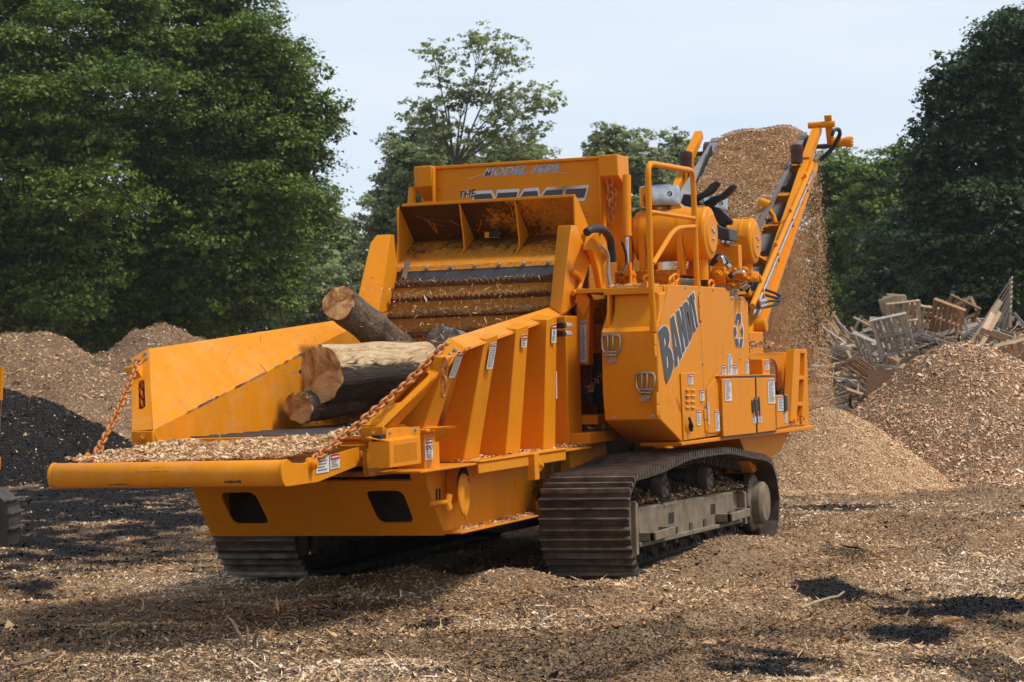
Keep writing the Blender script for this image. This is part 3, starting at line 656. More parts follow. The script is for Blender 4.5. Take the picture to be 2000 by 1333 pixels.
tree('ash_tree', 'tall airy tree with see-through crown rising behind the machine', 900, 104,
     [(850, 120, 42, 48, 0), (940, 95, 48, 42, 0), (990, 120, 44, 50, 0), (905, 190, 60, 50, 0), (985, 200, 62, 52, -1), (835, 215, 40, 28, 0), (1050, 205, 42, 38, 0), (860, 260, 56, 40, 0), (950, 270, 70, 40, -1), (1030, 255, 34, 30, 0)],
     250, 40, 0.165, 'leaf_ash', (0.35, 0.9), 0.24, 'trees beyond the machine', flat=0.8, shell=0.25, droop=0.15, top=13.5, fork=7)
tree('bushy_tree', 'dense bushy tree at the foot of the airy tall tree', 850, 108,
     [(810, 290, 50, 60, 0), (850, 350, 110, 70, 0), (960, 330, 80, 60, 0), (780, 380, 45, 70, 0), (1030, 310, 45, 30, 2), (780, 450, 70, 80, -1), (900, 430, 130, 90, 0), (750, 510, 50, 80, 0), (1000, 400, 80, 80, 1)],
     400, 220, 0.18, 'leaf_ash', (0.6, 1.3), 0.3, 'trees beyond the machine')
tree('bushy_tree', 'pale green tree behind the conveyor, left one of two', 1215, 122,
     [(1180, 290, 35, 45, 0), (1225, 310, 55, 50, 0), (1190, 370, 60, 60, 0), (1260, 360, 45, 60, 0), (1200, 450, 90, 80, 0)],
     200, 190, 0.19, 'leaf_ash', (0.6, 1.2), 0.25, 'trees beyond the machine', droop=0.1)
tree('bushy_tree', 'pale green tree behind the conveyor, with rounder top beside the belt', 1320, 126,
     [(1325, 300, 35, 34, 0), (1300, 350, 50, 50, 0), (1350, 350, 45, 60, 0), (1310, 430, 80, 80, 0)],
     170, 190, 0.19, 'leaf_ash', (0.6, 1.2), 0.25, 'trees beyond the machine', droop=0.1)
tree('birch_tree', 'light green slender tree right of the falling chips', 1640, 104,
     [(1620, 340, 50, 50, 0), (1660, 380, 60, 60, 0), (1610, 450, 50, 80, 0), (1670, 480, 70, 80, 0), (1640, 570, 80, 70, 0)],
     270, 190, 0.16, 'leaf_light', (0.5, 1.2), 0.16, 'woodland trees at the right', trunk='birch', droop=0.1)
tree('birch_tree', 'light green tree with pale bare stems beside the dark oak', 1735, 100,
     [(1725, 355, 55, 50, 0), (1770, 330, 34, 40, 0), (1710, 430, 70, 70, 0), (1780, 430, 50, 80, 1), (1740, 520, 80, 80, 0), (1720, 600, 90, 60, -1)],
     290, 190, 0.16, 'leaf_light', (0.5, 1.2), 0.16, 'woodland trees at the right', trunk='birch', droop=0.1)
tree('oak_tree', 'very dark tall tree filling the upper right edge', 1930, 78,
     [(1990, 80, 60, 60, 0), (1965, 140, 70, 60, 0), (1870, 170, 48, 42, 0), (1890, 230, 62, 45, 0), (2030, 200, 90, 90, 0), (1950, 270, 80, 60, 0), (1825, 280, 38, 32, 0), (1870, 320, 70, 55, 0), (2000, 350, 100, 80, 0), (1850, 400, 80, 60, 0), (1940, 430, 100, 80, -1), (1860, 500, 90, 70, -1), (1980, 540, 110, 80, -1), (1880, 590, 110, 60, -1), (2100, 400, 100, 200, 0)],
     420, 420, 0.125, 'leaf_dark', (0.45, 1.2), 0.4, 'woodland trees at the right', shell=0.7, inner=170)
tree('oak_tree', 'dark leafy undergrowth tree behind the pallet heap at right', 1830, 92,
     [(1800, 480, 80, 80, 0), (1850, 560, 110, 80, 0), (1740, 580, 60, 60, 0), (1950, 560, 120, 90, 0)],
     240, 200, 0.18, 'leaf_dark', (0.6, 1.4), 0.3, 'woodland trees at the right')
def woodland():
    n = 8000; px = rng.uniform(-1700, 3700, n); d = rng.uniform(128, 150, n)
    hmax = 5.4+2.2*vn(px/90.0, px*0+3.3)+1.5*vn(px/23.0, px*0+8)
    C = np.array([W3(p, 700, q) for p, q in zip(px, d)]); C[:, 2] = rng.random(n)**1.1*hmax
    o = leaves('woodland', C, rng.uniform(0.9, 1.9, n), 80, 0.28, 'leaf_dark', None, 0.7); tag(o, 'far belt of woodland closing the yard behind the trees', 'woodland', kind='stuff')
woodland()
# ------------------------------------------------------------------ heap of broken pallets and boards
def pallet_parts(root, mat, lw=1.2, ll=1.0, miss=(), three=True):
    n = 7
    for k in range(n):
        if k in miss: continue
        mb = MB(); x = -ll/2+ll*(k+0.5)/n; mb.box((x-0.045, -lw/2, 0.055), (x+0.045, lw/2, 0.075)); mb.build('deck_board', mat, root)
    for y in (-lw/2+0.03, 0, lw/2-0.03):
        mb = MB(); mb.box((-ll/2, y-0.02, -0.045), (ll/2, y+0.02, 0.052)); mb.build('stringer', mat, root)
    for x in (-ll/2+0.05, 0, ll/2-0.05):
        mb = MB(); mb.box((x-0.045, -lw/2, -0.068), (x+0.045, lw/2, -0.048)); mb.build('base_board', mat, root)
def place(o, px, py, d, rot): o.location = Vector(W3(px, py, d)); o.rotation_euler = [R(a) for a in rot]
def mk_pallet(px, py, d, rot, mat, label, miss=(), lw=1.2, ll=1.0):
    r = empty('pallet'); tag(r, label, 'pallet', 'broken pallets in the heap'); pallet_parts(r, mat, lw, ll, miss); place(r, px, py, d, rot); return r
g0 = 19.6
for a in ((1745, 655, 62, (60, 10, g0+70), 'plank_grey', 'grey pallet standing on its side in front, left of the big reddish pile', ()),
          (1702, 690, 63, (50, -20, g0+40), 'plank_grey', 'dark grey pallet lying left of the standing grey pallet', (2,)),
          (1690, 730, 60, (35, 10, g0+20), 'plank_brown', 'brown pallet at the left foot of the heap', (5,)),
          (1765, 628, 66, (70, 5, g0+95), 'plank_tan', 'tan pallet leaning with its slats up near the top left of the heap', ()),
          (1800, 632, 67, (60, -12, g0+80), 'plank_tan', 'tan pallet right behind the standing grey one', (3,)),
          (1850, 628, 66, (62, -22, g0+60), 'plank_brown', 'rusty brown pallet tilted at the middle of the heap top', ()),
          (1872, 622, 68, (70, -28, g0+70), 'plank_brown', 'brown pallet with gaps beside the square frame', (1, 4)),
          (1660, 700, 66, (25, 18, g0), 'plank_grey', 'flat grey pallet at the left end beside the falling chips', ()),
          (1930, 660, 65, (20, 25, g0+30), 'plank_grey', 'weathered pallet lying under the crossed beams', (2,)),
          (1985, 690, 56, (30, 12, g0+80), 'plank_tan', 'orange-tan pallet at the right edge above the reddish pile', ()),
          (1965, 668, 58, (15, -20, g0+50), 'plank_brown', 'brown pallet above the orange-tan one at the right edge', ()),
          (1640, 655, 70, (70, 30, g0+10), 'plank_tan', 'broken tan pallet at the far left end of the heap', (0, 2)),
          (1700, 662, 68, (30, 5, g0+110), 'plank_grey', 'grey pallet lying flat at the left of the heap', (6,)),
          (1830, 668, 64, (20, 8, g0+15), 'plank_grey', 'grey pallet just over the peak of the reddish pile', ())):
    mk_pallet(*a[:6], miss=a[6])
# square open frame, crossed beams and the big tilted board panel
r = empty('wooden_frame'); tag(r, 'light square open wooden frame sticking up from the heap', 'frame')
for (a, b) in (((1868, 596), (1896, 581)), ((1896, 581), (1911, 612)), ((1911, 612), (1884, 622)), ((1884, 622), (1868, 596))):
    mb = MB(); mb.bar(W3(*a, 68), W3(*b, 68), 0.09, 0.09, up=FW); mb.build('rail', 'plank_tan', r)
for (a, b, lb) in (((1893, 680), (1952, 590), 'thick tan beam leaning right over the heap, upper of the crossed pair'), ((1905, 690), (1950, 612), 'thick tan beam leaning right over the heap, lower of the crossed pair'), ((1915, 655), (1944, 600), 'long beam leaning behind the crossed pair')):
    mb = MB(); mb.bar(W3(*a, 60), W3(*b, 61), 0.14, 0.16, up=FW); tag(mb.build('beam', 'plank_tan'), lb, 'beam', 'leaning beams')
r = empty('board_panel'); tag(r, 'big grey panel of long boards tilted upwards at the right of the heap', 'panel')
for k in range(8):
    a = (1926+k*3.5, 618+k*9.5); b = (1977-k*0.4, 542+k*9.5); mb = MB(); mb.bar(W3(*a, 66), W3(*b, 65), 0.03, 0.125, up=UP+RT*0.7); mb.build('board', 'plank_grey', r)
mb = MB(); mb.bar(W3(1974, 545, 65.1), W3(1973, 640, 65.1), 0.08, 0.08, up=FW); mb.build('batten', 'plank_tan', r)
mb = MB(); mb.hexa([W3(1695, 722, 59), W3(1690, 775, 59), W3(1725, 760, 59), W3(1750, 722, 59)], [W3(1695, 722, 59.03), W3(1690, 775, 59.03), W3(1725, 760, 59.03), W3(1750, 722, 59.03)])
tag(mb.build('chipboard_sheet', 'plank_brown'), 'brown sheet of board lying at the left foot of the heap', 'board')
mb = MB()
for k in range(5):
    o_ = Vector(W3(1722+k*4, 612-k*3+(k % 2)*8, 66)); mb.hexa([o_, o_+Vector((0, -0.5, 0.1)), o_+Vector((0.05, -0.45, 0.5-0.05*k)), o_+Vector((0, 0.08, 0.35))], [o_+Vector((.02, 0, 0)), o_+Vector((0.02, -0.5, 0.14)), o_+Vector((0.1, -0.45, 0.54-0.05*k)), o_+Vector((0.03, 0.08, 0.4))])
tag(mb.build('crushed_carton', 'plank_tan'), 'crumpled tan carton on top of the heap at its left', 'carton')
def plank_heap():
    looks = {'plank_grey': 'grey weathered', 'plank_tan': 'pale tan', 'plank_brown': 'dark brown'}
    whr = [(1640, 1700, 'at its left end'), (1700, 1780, 'left of its middle'), (1780, 1880, 'above the reddish pile'), (1880, 2060, 'at its right end')]
    for k in range(290):
        px = random.uniform(1618, 2060); u = random.random()
        top = np.interp(px, [1630, 1680, 1740, 1800, 1860, 1950, 2060], [668, 650, 605, 615, 605, 625, 640]); bot = np.interp(px, [1630, 1700, 1760, 2060], [800, 790, 760, 760])
        py = top+(bot-top)*u; d = 69-9*u+random.uniform(-1, 1); mt = random.choices(['plank_grey', 'plank_tan', 'plank_brown'], [5, 3, 2])[0]
        c = Vector(W3(px, py, d)); l = random.uniform(0.6, 1.7)*(1.25 if random.random() < 0.2 else 1); an = random.gauss(0, 0.38) if random.random() < 0.8 else random.uniform(-1.4, 1.4)
        dr = Vector(RT)*math.cos(an)+Vector(UP)*math.sin(an)+Vector(FW)*random.uniform(-0.7, 0.7); dr.normalize()
        mb = MB(); mb.bar((-l/2, 0, 0), (l/2, 0, 0), random.choice((0.09, 0.10, 0.14)), random.choice((0.02, 0.025, 0.045)))
        o = mb.build('plank', mt); o.location = c; q = dr.to_track_quat('X', 'Z'); o.rotation_euler = (q @ Matrix.Rotation(random.uniform(-1.3, 1.3), 3, 'X').to_quaternion()).to_euler()
        w = [z for a, b, z in whr if a <= px < b] or ['at its left end']; hh = 'upper' if u < 0.45 else 'lower'
        lab = '%s loose plank in the %s layers of the heap, %s' % (looks[mt], hh, w[0]); tag(o, lab, 'plank', '%s planks, %s, %s' % (looks[mt], hh, w[0]))
plank_heap()
# earth-brown debris core so the heap is solid
def heap_core():
    mb = MB(); g = 40; vs = []
    for i in range(g):
        for j in range(12):
            px = 1628+i*(470/(g-1)); t = j/11; top = np.interp(px, [1628, 1680, 1740, 1800, 1860, 1950, 2100], [720, 668, 632, 640, 632, 650, 660])
            q = W3(px, top, 70-10*(1-t)); zt = (W3(px, top, 68)[2])*math.sin(math.pi*0.5*t)*0.94; vs.append((q[0], q[1], max(-0.1, zt+random.uniform(-0.15, 0.15) if t > 0 else -0.1)))
    mb.add(vs, [(i*12+j, (i+1)*12+j, (i+1)*12+j+1, i*12+j+1) for i in range(g-1) for j in range(11)])
    o = mb.build('wood_debris', 'mud_dark', smooth=10); tag(o, 'dark splintered wood debris packed inside the pallet heap', 'debris', kind='stuff')
    n = 5000; px = rng.uniform(1632, 2080, n); t = rng.random(n); P = []
    for a, b in zip(px, t):
        top = np.interp(a, [1628, 1680, 1740, 1800, 1860, 1950, 2100], [720, 668, 632, 640, 632, 650, 660]); q = W3(a, top, 60+10*b); z = W3(a, top, 68)[2]*math.sin(math.pi*0.5*b)*0.94; P.append((q[0], q[1], z))
    V = chips_quads(np.array(P), 0.35, 0.16, 0.9); c = soup('splinters', V, 'chip_tan', {'v': rng.random(n), 'd': (rng.random(n) < 0.25).astype(float)}, parent=o); c['kind'] = 'stuff'
heap_core()
# neighbouring excavator, only its edge is in view at the left
def excavator():
    root = empty('excavator', at(-60, 1062, Z=0)); o_ = root.location.copy(); tag(root, 'edge of a neighbouring excavator at the left border, dark track and cylinder rod', 'excavator')
    rt = Vector((RT[0], RT[1], 0)).normalized(); fw = Vector((FW[0], FW[1], 0)).normalized(); up = Vector((0, 0, 1))
    c = Vector(at(20, 1065, Z=0))-o_; mb = MB(); prof = [(0, -0.03), (0.02, 0.12), (0.03, 0.30), (0.0, 0.42), (-0.10, 0.52), (-0.22, 0.56), (-3.6, 0.56), (-3.9, 0.30), (-3.7, -0.03)]
    mb.prism([c+rt*(x-0.03)+up*z for x, z in prof], fw*0.55); mb.build('crawler_track', 'shoe', root, bevel=0.01)
    mb = MB()
    for z in (0.16, 0.31, 0.44): mb.bar(c+rt*0.0+up*z-fw*0.02, c+rt*0.0+up*z+fw*0.57, 0.05, 0.018)
    mb.build('track_grouser', 'steel', root)
    a = Vector(W3(-3, 800, 22.5))-o_; b = Vector(W3(-8, 893, 22.5))-o_
    mb = MB(); mb.cyl(a+(a-b)*0.2, b, 0.028, 14); mb.build('cylinder_rod', 'chrome', root); mb = MB(); mb.cyl(b, b-(a-b)*0.25, 0.05, 14); mb.cyl(a+(a-b)*0.2, a+(a-b)*0.9, 0.035, 14); mb.build('cylinder_end', 'paint', root)
    mb = MB(); q = c+fw*0.7; mb.prism([q+rt*x+up*z for x, z in ((-1.9, 1.0), (-1.4, 1.95), (-0.7, 2.1), (-0.30, 1.75), (-0.30, 1.45), (-0.46, 1.45), (-0.65, 1.75), (-1.15, 1.6), (-1.35, 1.0))], fw*0.3); mb.build('boom', 'paint', root, bevel=0.01)
    mb = MB(); q = c-rt*3.4; mb.box(q+up*0.62+fw*0.1, q+up*1.5+fw*1.9+rt*2.4); mb.build('house', 'paint', root, bevel=0.03)
excavator()
# ================================================================== THE GRINDER
def zc(x, y): return (1120+x/8.33, 420+y/8.33)
def zd(x, y): return (1340+x/5.128, 340+y/5.128)
def ze(x, y): return (1400+x/6.665, 230+y/6.665)
def zf(x, y): return (1440+x/6.06, 640+y/6.06)
def zg(x, y): return (1090+x/3.92, 560+y/3.92)
def zh(x, y): return (1250+x/7.839, 550+y/7.839)
def onplane(px, py, P0, n):
    d = Vector(FW*F+RT*(px-1000)-UP*(py-666.5)); n = Vector(n); c = Vector(CAM); return c+d*((Vector(P0)-c).dot(n)/d.dot(n))
MID = 1.71
def mir(p): return Vector((p[0], 2*MID-p[1], p[2]))
G = empty('wood_grinder'); tag(G, 'large orange tracked wood grinder with logs in its chute and a raised discharge conveyor', 'wood grinder')
def box(name, lo, hi, mat, parent=None, bevel=0.008):
    mb = MB(); mb.box(lo, hi); return mb.build(name, mat, parent or G, bevel=bevel)
def panel(name, pts, off, mat, parent=None, bevel=0.004):
    mb = MB(); mb.prism(pts, off); return mb.build(name, mat, parent or G, bevel=bevel)
def pxpoly(pts, **k): return [at(*p, **k) for p in pts]
def chain(name, pts, parent, link=0.075, r=0.0095, mat='chain_rust'):
    pts = [Vector(p) for p in pts]; seg = [(pts[i+1]-pts[i]).length for i in range(len(pts)-1)]; tot = sum(seg); n = int(tot/(link*0.72)); mb = MB()
    def pos(s):
        for i, l in enumerate(seg):
            if s <= l or i == len(seg)-1: return pts[i].lerp(pts[i+1], s/l), (pts[i+1]-pts[i]).normalized()
            s -= l
    for k in range(n):
        c, d = pos((k+0.5)*tot/n); d = (d+Vector([random.uniform(-.08, .08) for _ in range(3)])).normalized()
        x = d.cross(Vector((0.3, 1, 0.1))).normalized(); y = d.cross(x); a = x if k % 2 else y
        a = (a+(y if k % 2 else x)*random.uniform(-0.35, 0.35)).normalized()
        ring = []
        for i in range(14):
            t = 2*math.pi*i/14; cx = math.cos(t)*(link/2-0.018)+ (0.018*math.copysign(1, math.cos(t))*abs(math.cos(t))**0.5); ring.append(c+d*cx+a*math.sin(t)*link*0.30)
        mb.tube(ring, r, 7, closed=True)
    return mb.build(name, mat, parent, smooth=80)
# ------------------------------------------------------------------ tracks
def make_track():
    # outline read off the outer edge of the near track (X, Z), closed loop
    px = [(785, 385), (880, 362), (1000, 320), (1080, 280), (1150, 245), (1240, 228), (1330, 215), (1420, 203), (1500, 220), (1570, 238), (1630, 245), (1688, 262), (1712, 320), (1730, 390), (1743, 500), (1745, 560), (1738, 660), (1722, 740), (1690, 800)]
    P = [at(*z3(*p), Y=0) for p in px]; P = [(p.x, p.z) for p in P]
    P = [(x, z*1.0) for x, z in P]
    xe = P[-1][0]
    P += [(xe-0.35, 0.0), (3.4, -0.005), (2.4, 0.0), (1.4, 0.0), (0.55, 0.0), (0.22, 0.03), (0.06, 0.14), (-0.03, 0.30), (-0.055, 0.45), (-0.03, 0.60)]
    pts = [Vector((x, 0, z)) for x, z in P]
    # smooth once (Chaikin)
    for _ in range(1):
        q = []
        for i in range(len(pts)):
            a, b = pts[i], pts[(i+1) % len(pts)]; q += [a.lerp(b, 0.25), a.lerp(b, 0.75)]
        pts = q
    seg = [(pts[(i+1) % len(pts)]-pts[i]).length for i in range(len(pts))]; tot = sum(seg)
    def pos(s):
        s %= tot
        for i, l in enumerate(seg):
            if s <= l: return pts[i].lerp(pts[(i+1) % len(pts)], s/l)
            s -= l
        return pts[0]
    root_mb = MB()   # link chain, the part that carries the shoes
    n = 48; pitch = tot/n; links = MB()
    tr = empty('crawler_track', (0, 0, 0), G)
    sh = MB(); W = 0.70
    sh.box((-pitch/2+0.004, 0, -0.022), (pitch/2-0.004, W, -0.004), 0)
    for k in (-1, 0, 1):
        x = k*pitch/3.0; sh.hexa([(x-0.013, 0, -0.006), (x+0.013, 0, -0.006), (x+0.013, W, -0.006), (x-0.013, W, -0.006)], [(x-0.006, 0, 0.036), (x+0.006, 0, 0.036), (x+0.006, W, 0.036), (x-0.006, W, 0.036)], 1)
    for y in (0.26, 0.44):
        for x in (-pitch/6, pitch/6): sh.bolt((x, y, -0.005), (0, 0, 1), 0.012, 0)
    proto = sh.build('track_shoe', ['shoe', 'grouser'], tr)
    lk = MB()
    for y in (0.27, 0.41):
        lk.hexa([(-pitch*0.36, y, -0.10), (pitch*0.36, y, -0.10), (pitch*0.36, y+0.05, -0.10), (-pitch*0.36, y+0.05, -0.10)], [(-pitch*0.48, y, -0.022), (pitch*0.48, y, -0.022), (pitch*0.48, y+0.05, -0.022), (-pitch*0.48, y+0.05, -0.022)])
        lk.cyl((-pitch*0.3, y-0.012, -0.075), (-pitch*0.3, y+0.062, -0.075), 0.028, 10); lk.cyl((pitch*0.3, y-0.012, -0.075), (pitch*0.3, y+0.062, -0.075), 0.028, 10)
    lk = (lk.v, lk.f)
    for i in range(n):
        a, b = pos(i*pitch), pos((i+1)*pitch); c = (a+b)/2; d = (b-a).normalized(); nn = Vector((-d.z, 0, d.x))
        o = proto if i == 0 else proto.copy()
        if i: COL.objects.link(o); o.parent = tr
        mm = Matrix(((d.x, 0, nn.x, c.x), (0, 1, 0, 0), (d.z, 0, nn.z, c.z), (0, 0, 0, 1)))
        o.matrix_local = mm
        links.add([mm @ Vector(v) for v in lk[0]], lk[1])
    links.build('link_chain', 'mud_dark', tr)
    # frame (outer side at Y=0.13)
    fr = MB(); YO = 0.14
    poly = pxpoly([z3(*p) for p in ((822, 575), (850, 566), (1180, 515), (1500, 458), (1528, 480), (1532, 655), (1500, 668), (835, 832))], Y=YO)
    fr.prism(poly, (0, 0.42, 0)); f = fr.build('track_frame', 'mud', tr, bevel=0.02)
    for q in (((1020, 608), (1055, 602), (1055, 670), (1020, 677)), ((1295, 552), (1325, 547), (1325, 612), (1295, 617))):
        panel('frame_slot_shade', pxpoly([z3(*p) for p in q], Y=YO-0.002), (0, 0.03, 0), 'dark', tr, 0)  # flat dark plates paint the shade of open slots onto the frame
    panel('idler_guard', pxpoly([z3(*p) for p in ((738, 560), (775, 535), (815, 540), (820, 600), (825, 870), (770, 945), (745, 860), (733, 700))], Y=0.10), (0, 0.46, 0), 'mud', tr, 0.012)
    panel('guard_rib', pxpoly([z3(*p) for p in ((806, 530), (822, 545), (830, 880), (812, 885))], Y=0.06), (0, 0.05, 0), 'mud', tr, 0.006)
    panel('guard_rib', pxpoly([z3(*p) for p in ((1490, 455), (1525, 470), (1533, 680), (1522, 680), (1514, 480))], Y=0.07), (0, 0.07, 0), 'mud', tr, 0.006)
    panel('frame_rail', pxpoly([z3(*p) for p in ((835, 800), (1530, 640), (1532, 662), (838, 832))], Y=0.10), (0, 0.10, 0), 'mud', tr, 0.006)
    for q in (((842, 735), (942, 735), (1085, 700), (1085, 740), (945, 790), (842, 775)), ((1350, 640), (1440, 612), (1568, 582), (1568, 636), (1445, 665), (1362, 665))):
        m_ = MB(); p = pxpoly([z3(*v) for v in q], Y=-0.015); zt = p[1].z; m_.box((p[1].x-0.02, 0.0, p[4].z), (p[2].x, 0.035, zt)); m_.box((p[1].x-0.02, 0.0, p[4].z), (p[1].x+0.02, 0.16, zt)); m_.box((p[2].x-0.035, 0.0, p[4].z), (p[2].x, 0.16, zt)); m_.box((p[1].x, 0.035, p[4].z), (p[2].x, 0.16, p[4].z+0.02)); m_.build('step', 'mud', tr, bevel=0.005)
    for q in ((910, 850), (990, 826), (1090, 803), (1180, 780), (1262, 760), (1345, 740), (1415, 722), (1482, 706)):
        c = at(*z3(*q), Y=0.24); c.z = 0.155; m_ = MB(); m_.lathe((c.x, 0.20, c.z), (0, 1, 0), [(0, 0.05), (0.02, 0.085), (0.07, 0.085), (0.08, 0.105), (0.11, 0.105), (0.12, 0.08), (0.26, 0.08), (0.27, 0.105), (0.3, 0.105), (0.31, 0.085), (0.36, 0.05)], 18)
        m_.box((c.x-0.045, 0.13, 0.14), (c.x+0.045, 0.20, 0.27)); m_.build('track_roller', 'mud_dark', tr, bevel=0.004)
    for q in ((920, 420), (1215, 370)):
        c = at(*z3(q[0]+30, q[1]+5), Y=0.18); m_ = MB(); m_.lathe((c.x, 0.12, c.z-0.02), (0, 1, 0), [(0, 0.05), (0.0, 0.10), (0.03, 0.115), (0.09, 0.115), (0.1, 0.10), (0.36, 0.10)], 20)
        for k in range(5): a = k*1.2566; m_.bolt((c.x+0.06*math.cos(a), 0.12, c.z-0.02+0.06*math.sin(a)), (0, -1, 0), 0.012)
        m_.build('carrier_roller', 'mud_dark', tr)
    c = at(*z3(1622, 540), Y=0.10); m_ = MB(); m_.lathe((c.x, 0.05, c.z), (0, 1, 0), [(0, 0.165), (0.025, 0.195), (0.10, 0.20), (0.11, 0.25), (0.13, 0.26), (0.17, 0.26), (0.18, 0.2), (0.42, 0.2)], 36); m_.build('final_drive', 'mud', tr, bevel=0.004)
    m_ = MB()
    for k in range(34):
        a = 2*math.pi*k/34; m_.box((-0.012, 0, 0), (0.012, 0.06, 0.02)); b = len(m_.v)-8
        for j in range(b, b+8):
            x, y, z = m_.v[j]; z += 0.255; m_.v[j] = (c.x+x*math.cos(a)-z*math.sin(a), 0.17+y, c.z+x*math.sin(a)+z*math.cos(a))
    m_.build('drive_sprocket', 'mud_dark', tr)
    m_ = MB(); m_.lathe((0.42, 0.16, 0.38), (0, 1, 0), [(0, 0.1), (0.02, 0.30), (0.36, 0.30), (0.38, 0.1)], 30); m_.build('idler_wheel', 'mud_dark', tr)
    # chips and dirt lying on top of the frame
    n = 12000; x = rng.uniform(0.45, 3.9, n); y = rng.uniform(0.10, 0.60, n); zt = np.interp(x, [p.x for p in (poly[0], poly[1], poly[2], poly[3])], [p.z for p in (poly[0], poly[1], poly[2], poly[3])])
    z = zt+0.02+0.16*np.clip(1-np.abs(y-0.38)/0.3, 0, 1)*(0.6+0.8*vn(x*3, y*3))
    cc = soup('chip_litter', chips_quads(np.stack([x, y, z], 1), 0.034, 0.22, 0.7), 'chip_tan', {'v': rng.random(n)*0.33, 'd': (rng.random(n) < 0.6).astype(float)}, parent=tr); cc['kind'] = 'stuff'
    return tr
TR = make_track(); TR['label'] = 'near track, muddy and half buried in chips'
def copy_tree(o, parent):
    c = o.copy(); COL.objects.link(c); c.parent = parent
    for ch in [k for k in bpy.data.objects if k.parent == o]: copy_tree(ch, c)
    return c
T2 = copy_tree(TR, G); T2.location = (0, 2*MID, 0); T2.scale = (1, -1, 1); T2['label'] = 'far track, seen only at its front under the plate'
# chassis
panel('chassis', [(0.1, 1.0, 0.36), (-0.5, 1.0, 0.52), (-0.5, 1.0, 0.95), (6.2, 1.0, 0.93), (5.2, 1.0, 0.55), (4.4, 1.0, 0.32)], (0, 1.42, 0), 'mud_dark', bevel=0.01)
panel('belly_plate', [(4.55, 0.16, 0.55), (4.0, 0.16, 0.93), (6.25, 0.16, 0.93), (5.75, 0.16, 0.72), (5.0, 0.16, 0.62)], (0, 3.1, 0), 'paint', bevel=0.008)
for s in (0, 1):
    f_ = mir if s else (lambda p: Vector(p))
    mb = MB(); mb.hexa([f_(p) for p in ((0.75, 0.62, 0.30), (1.6, 0.62, 0.30), (2.0, 0.80, 1.0), (0.98, 0.80, 1.0))], [f_(p) for p in ((0.75, 0.97, 0.30), (1.6, 0.97, 0.30), (2.0, 0.97, 1.0), (0.98, 0.97, 1.0))]); mb.build('track_support', 'paint_dusty', G, bevel=0.006)
    mb = MB(); mb.hexa([f_(p) for p in ((3.4, 0.62, 0.30), (4.2, 0.62, 0.30), (4.2, 0.80, 0.92), (3.4, 0.80, 0.92))], [f_(p) for p in ((3.4, 0.97, 0.30), (4.2, 0.97, 0.30), (4.2, 0.97, 0.92), (3.4, 0.97, 0.92))]); mb.build('track_support', 'paint_dusty', G, bevel=0.006)
# front plate with two windows
FP0 = Vector((-1.98, 1.7, 0.90)); FPn = Vector((-0.39, 0, -0.32)).normalized()
def px_glyph(name, polys, P0, n, mat, parent, thick=0.02, offset=0.0, lift=0.0):
    n = Vector(n).normalized()
    return glyphs([[(x, -y) for x, y in p] for p in polys], name, mat, lambda x, y, z: onplane(x, -y, P0, n)+n*(lift+z), parent, offset=offset, ext=thick/2)
def rnd(poly, k=2):
    for _ in range(k):
        q = []
        for i in range(len(poly)):
            a, b = poly[i], poly[(i+1) % len(poly)]; q += [(a[0]*.88+b[0]*.12, a[1]*.88+b[1]*.12), (a[0]*.12+b[0]*.88, a[1]*.12+b[1]*.88)]
        poly = q
    return poly
fpoly = [(375, 951), (415, 1046), (869, 1044.5), (824, 917), (801, 918), (803, 938), (560, 940), (541, 948)]
px_glyph('front_plate', [fpoly, rnd([z1(*p) for p in ((1095, 536), (1325, 533), (1428, 747), (1190, 747))]), rnd([z2(*p) for p in ((403, 568), (672, 564), (760, 797), (505, 800))])], FP0, FPn, 'paint', G, 0.018)
box('window_shade_sheet', (-1.45, 0.86, 0.51), (-1.41, 2.56, 0.92), 'mud_dark')  # dark sheet behind both windows stands in for the shade inside
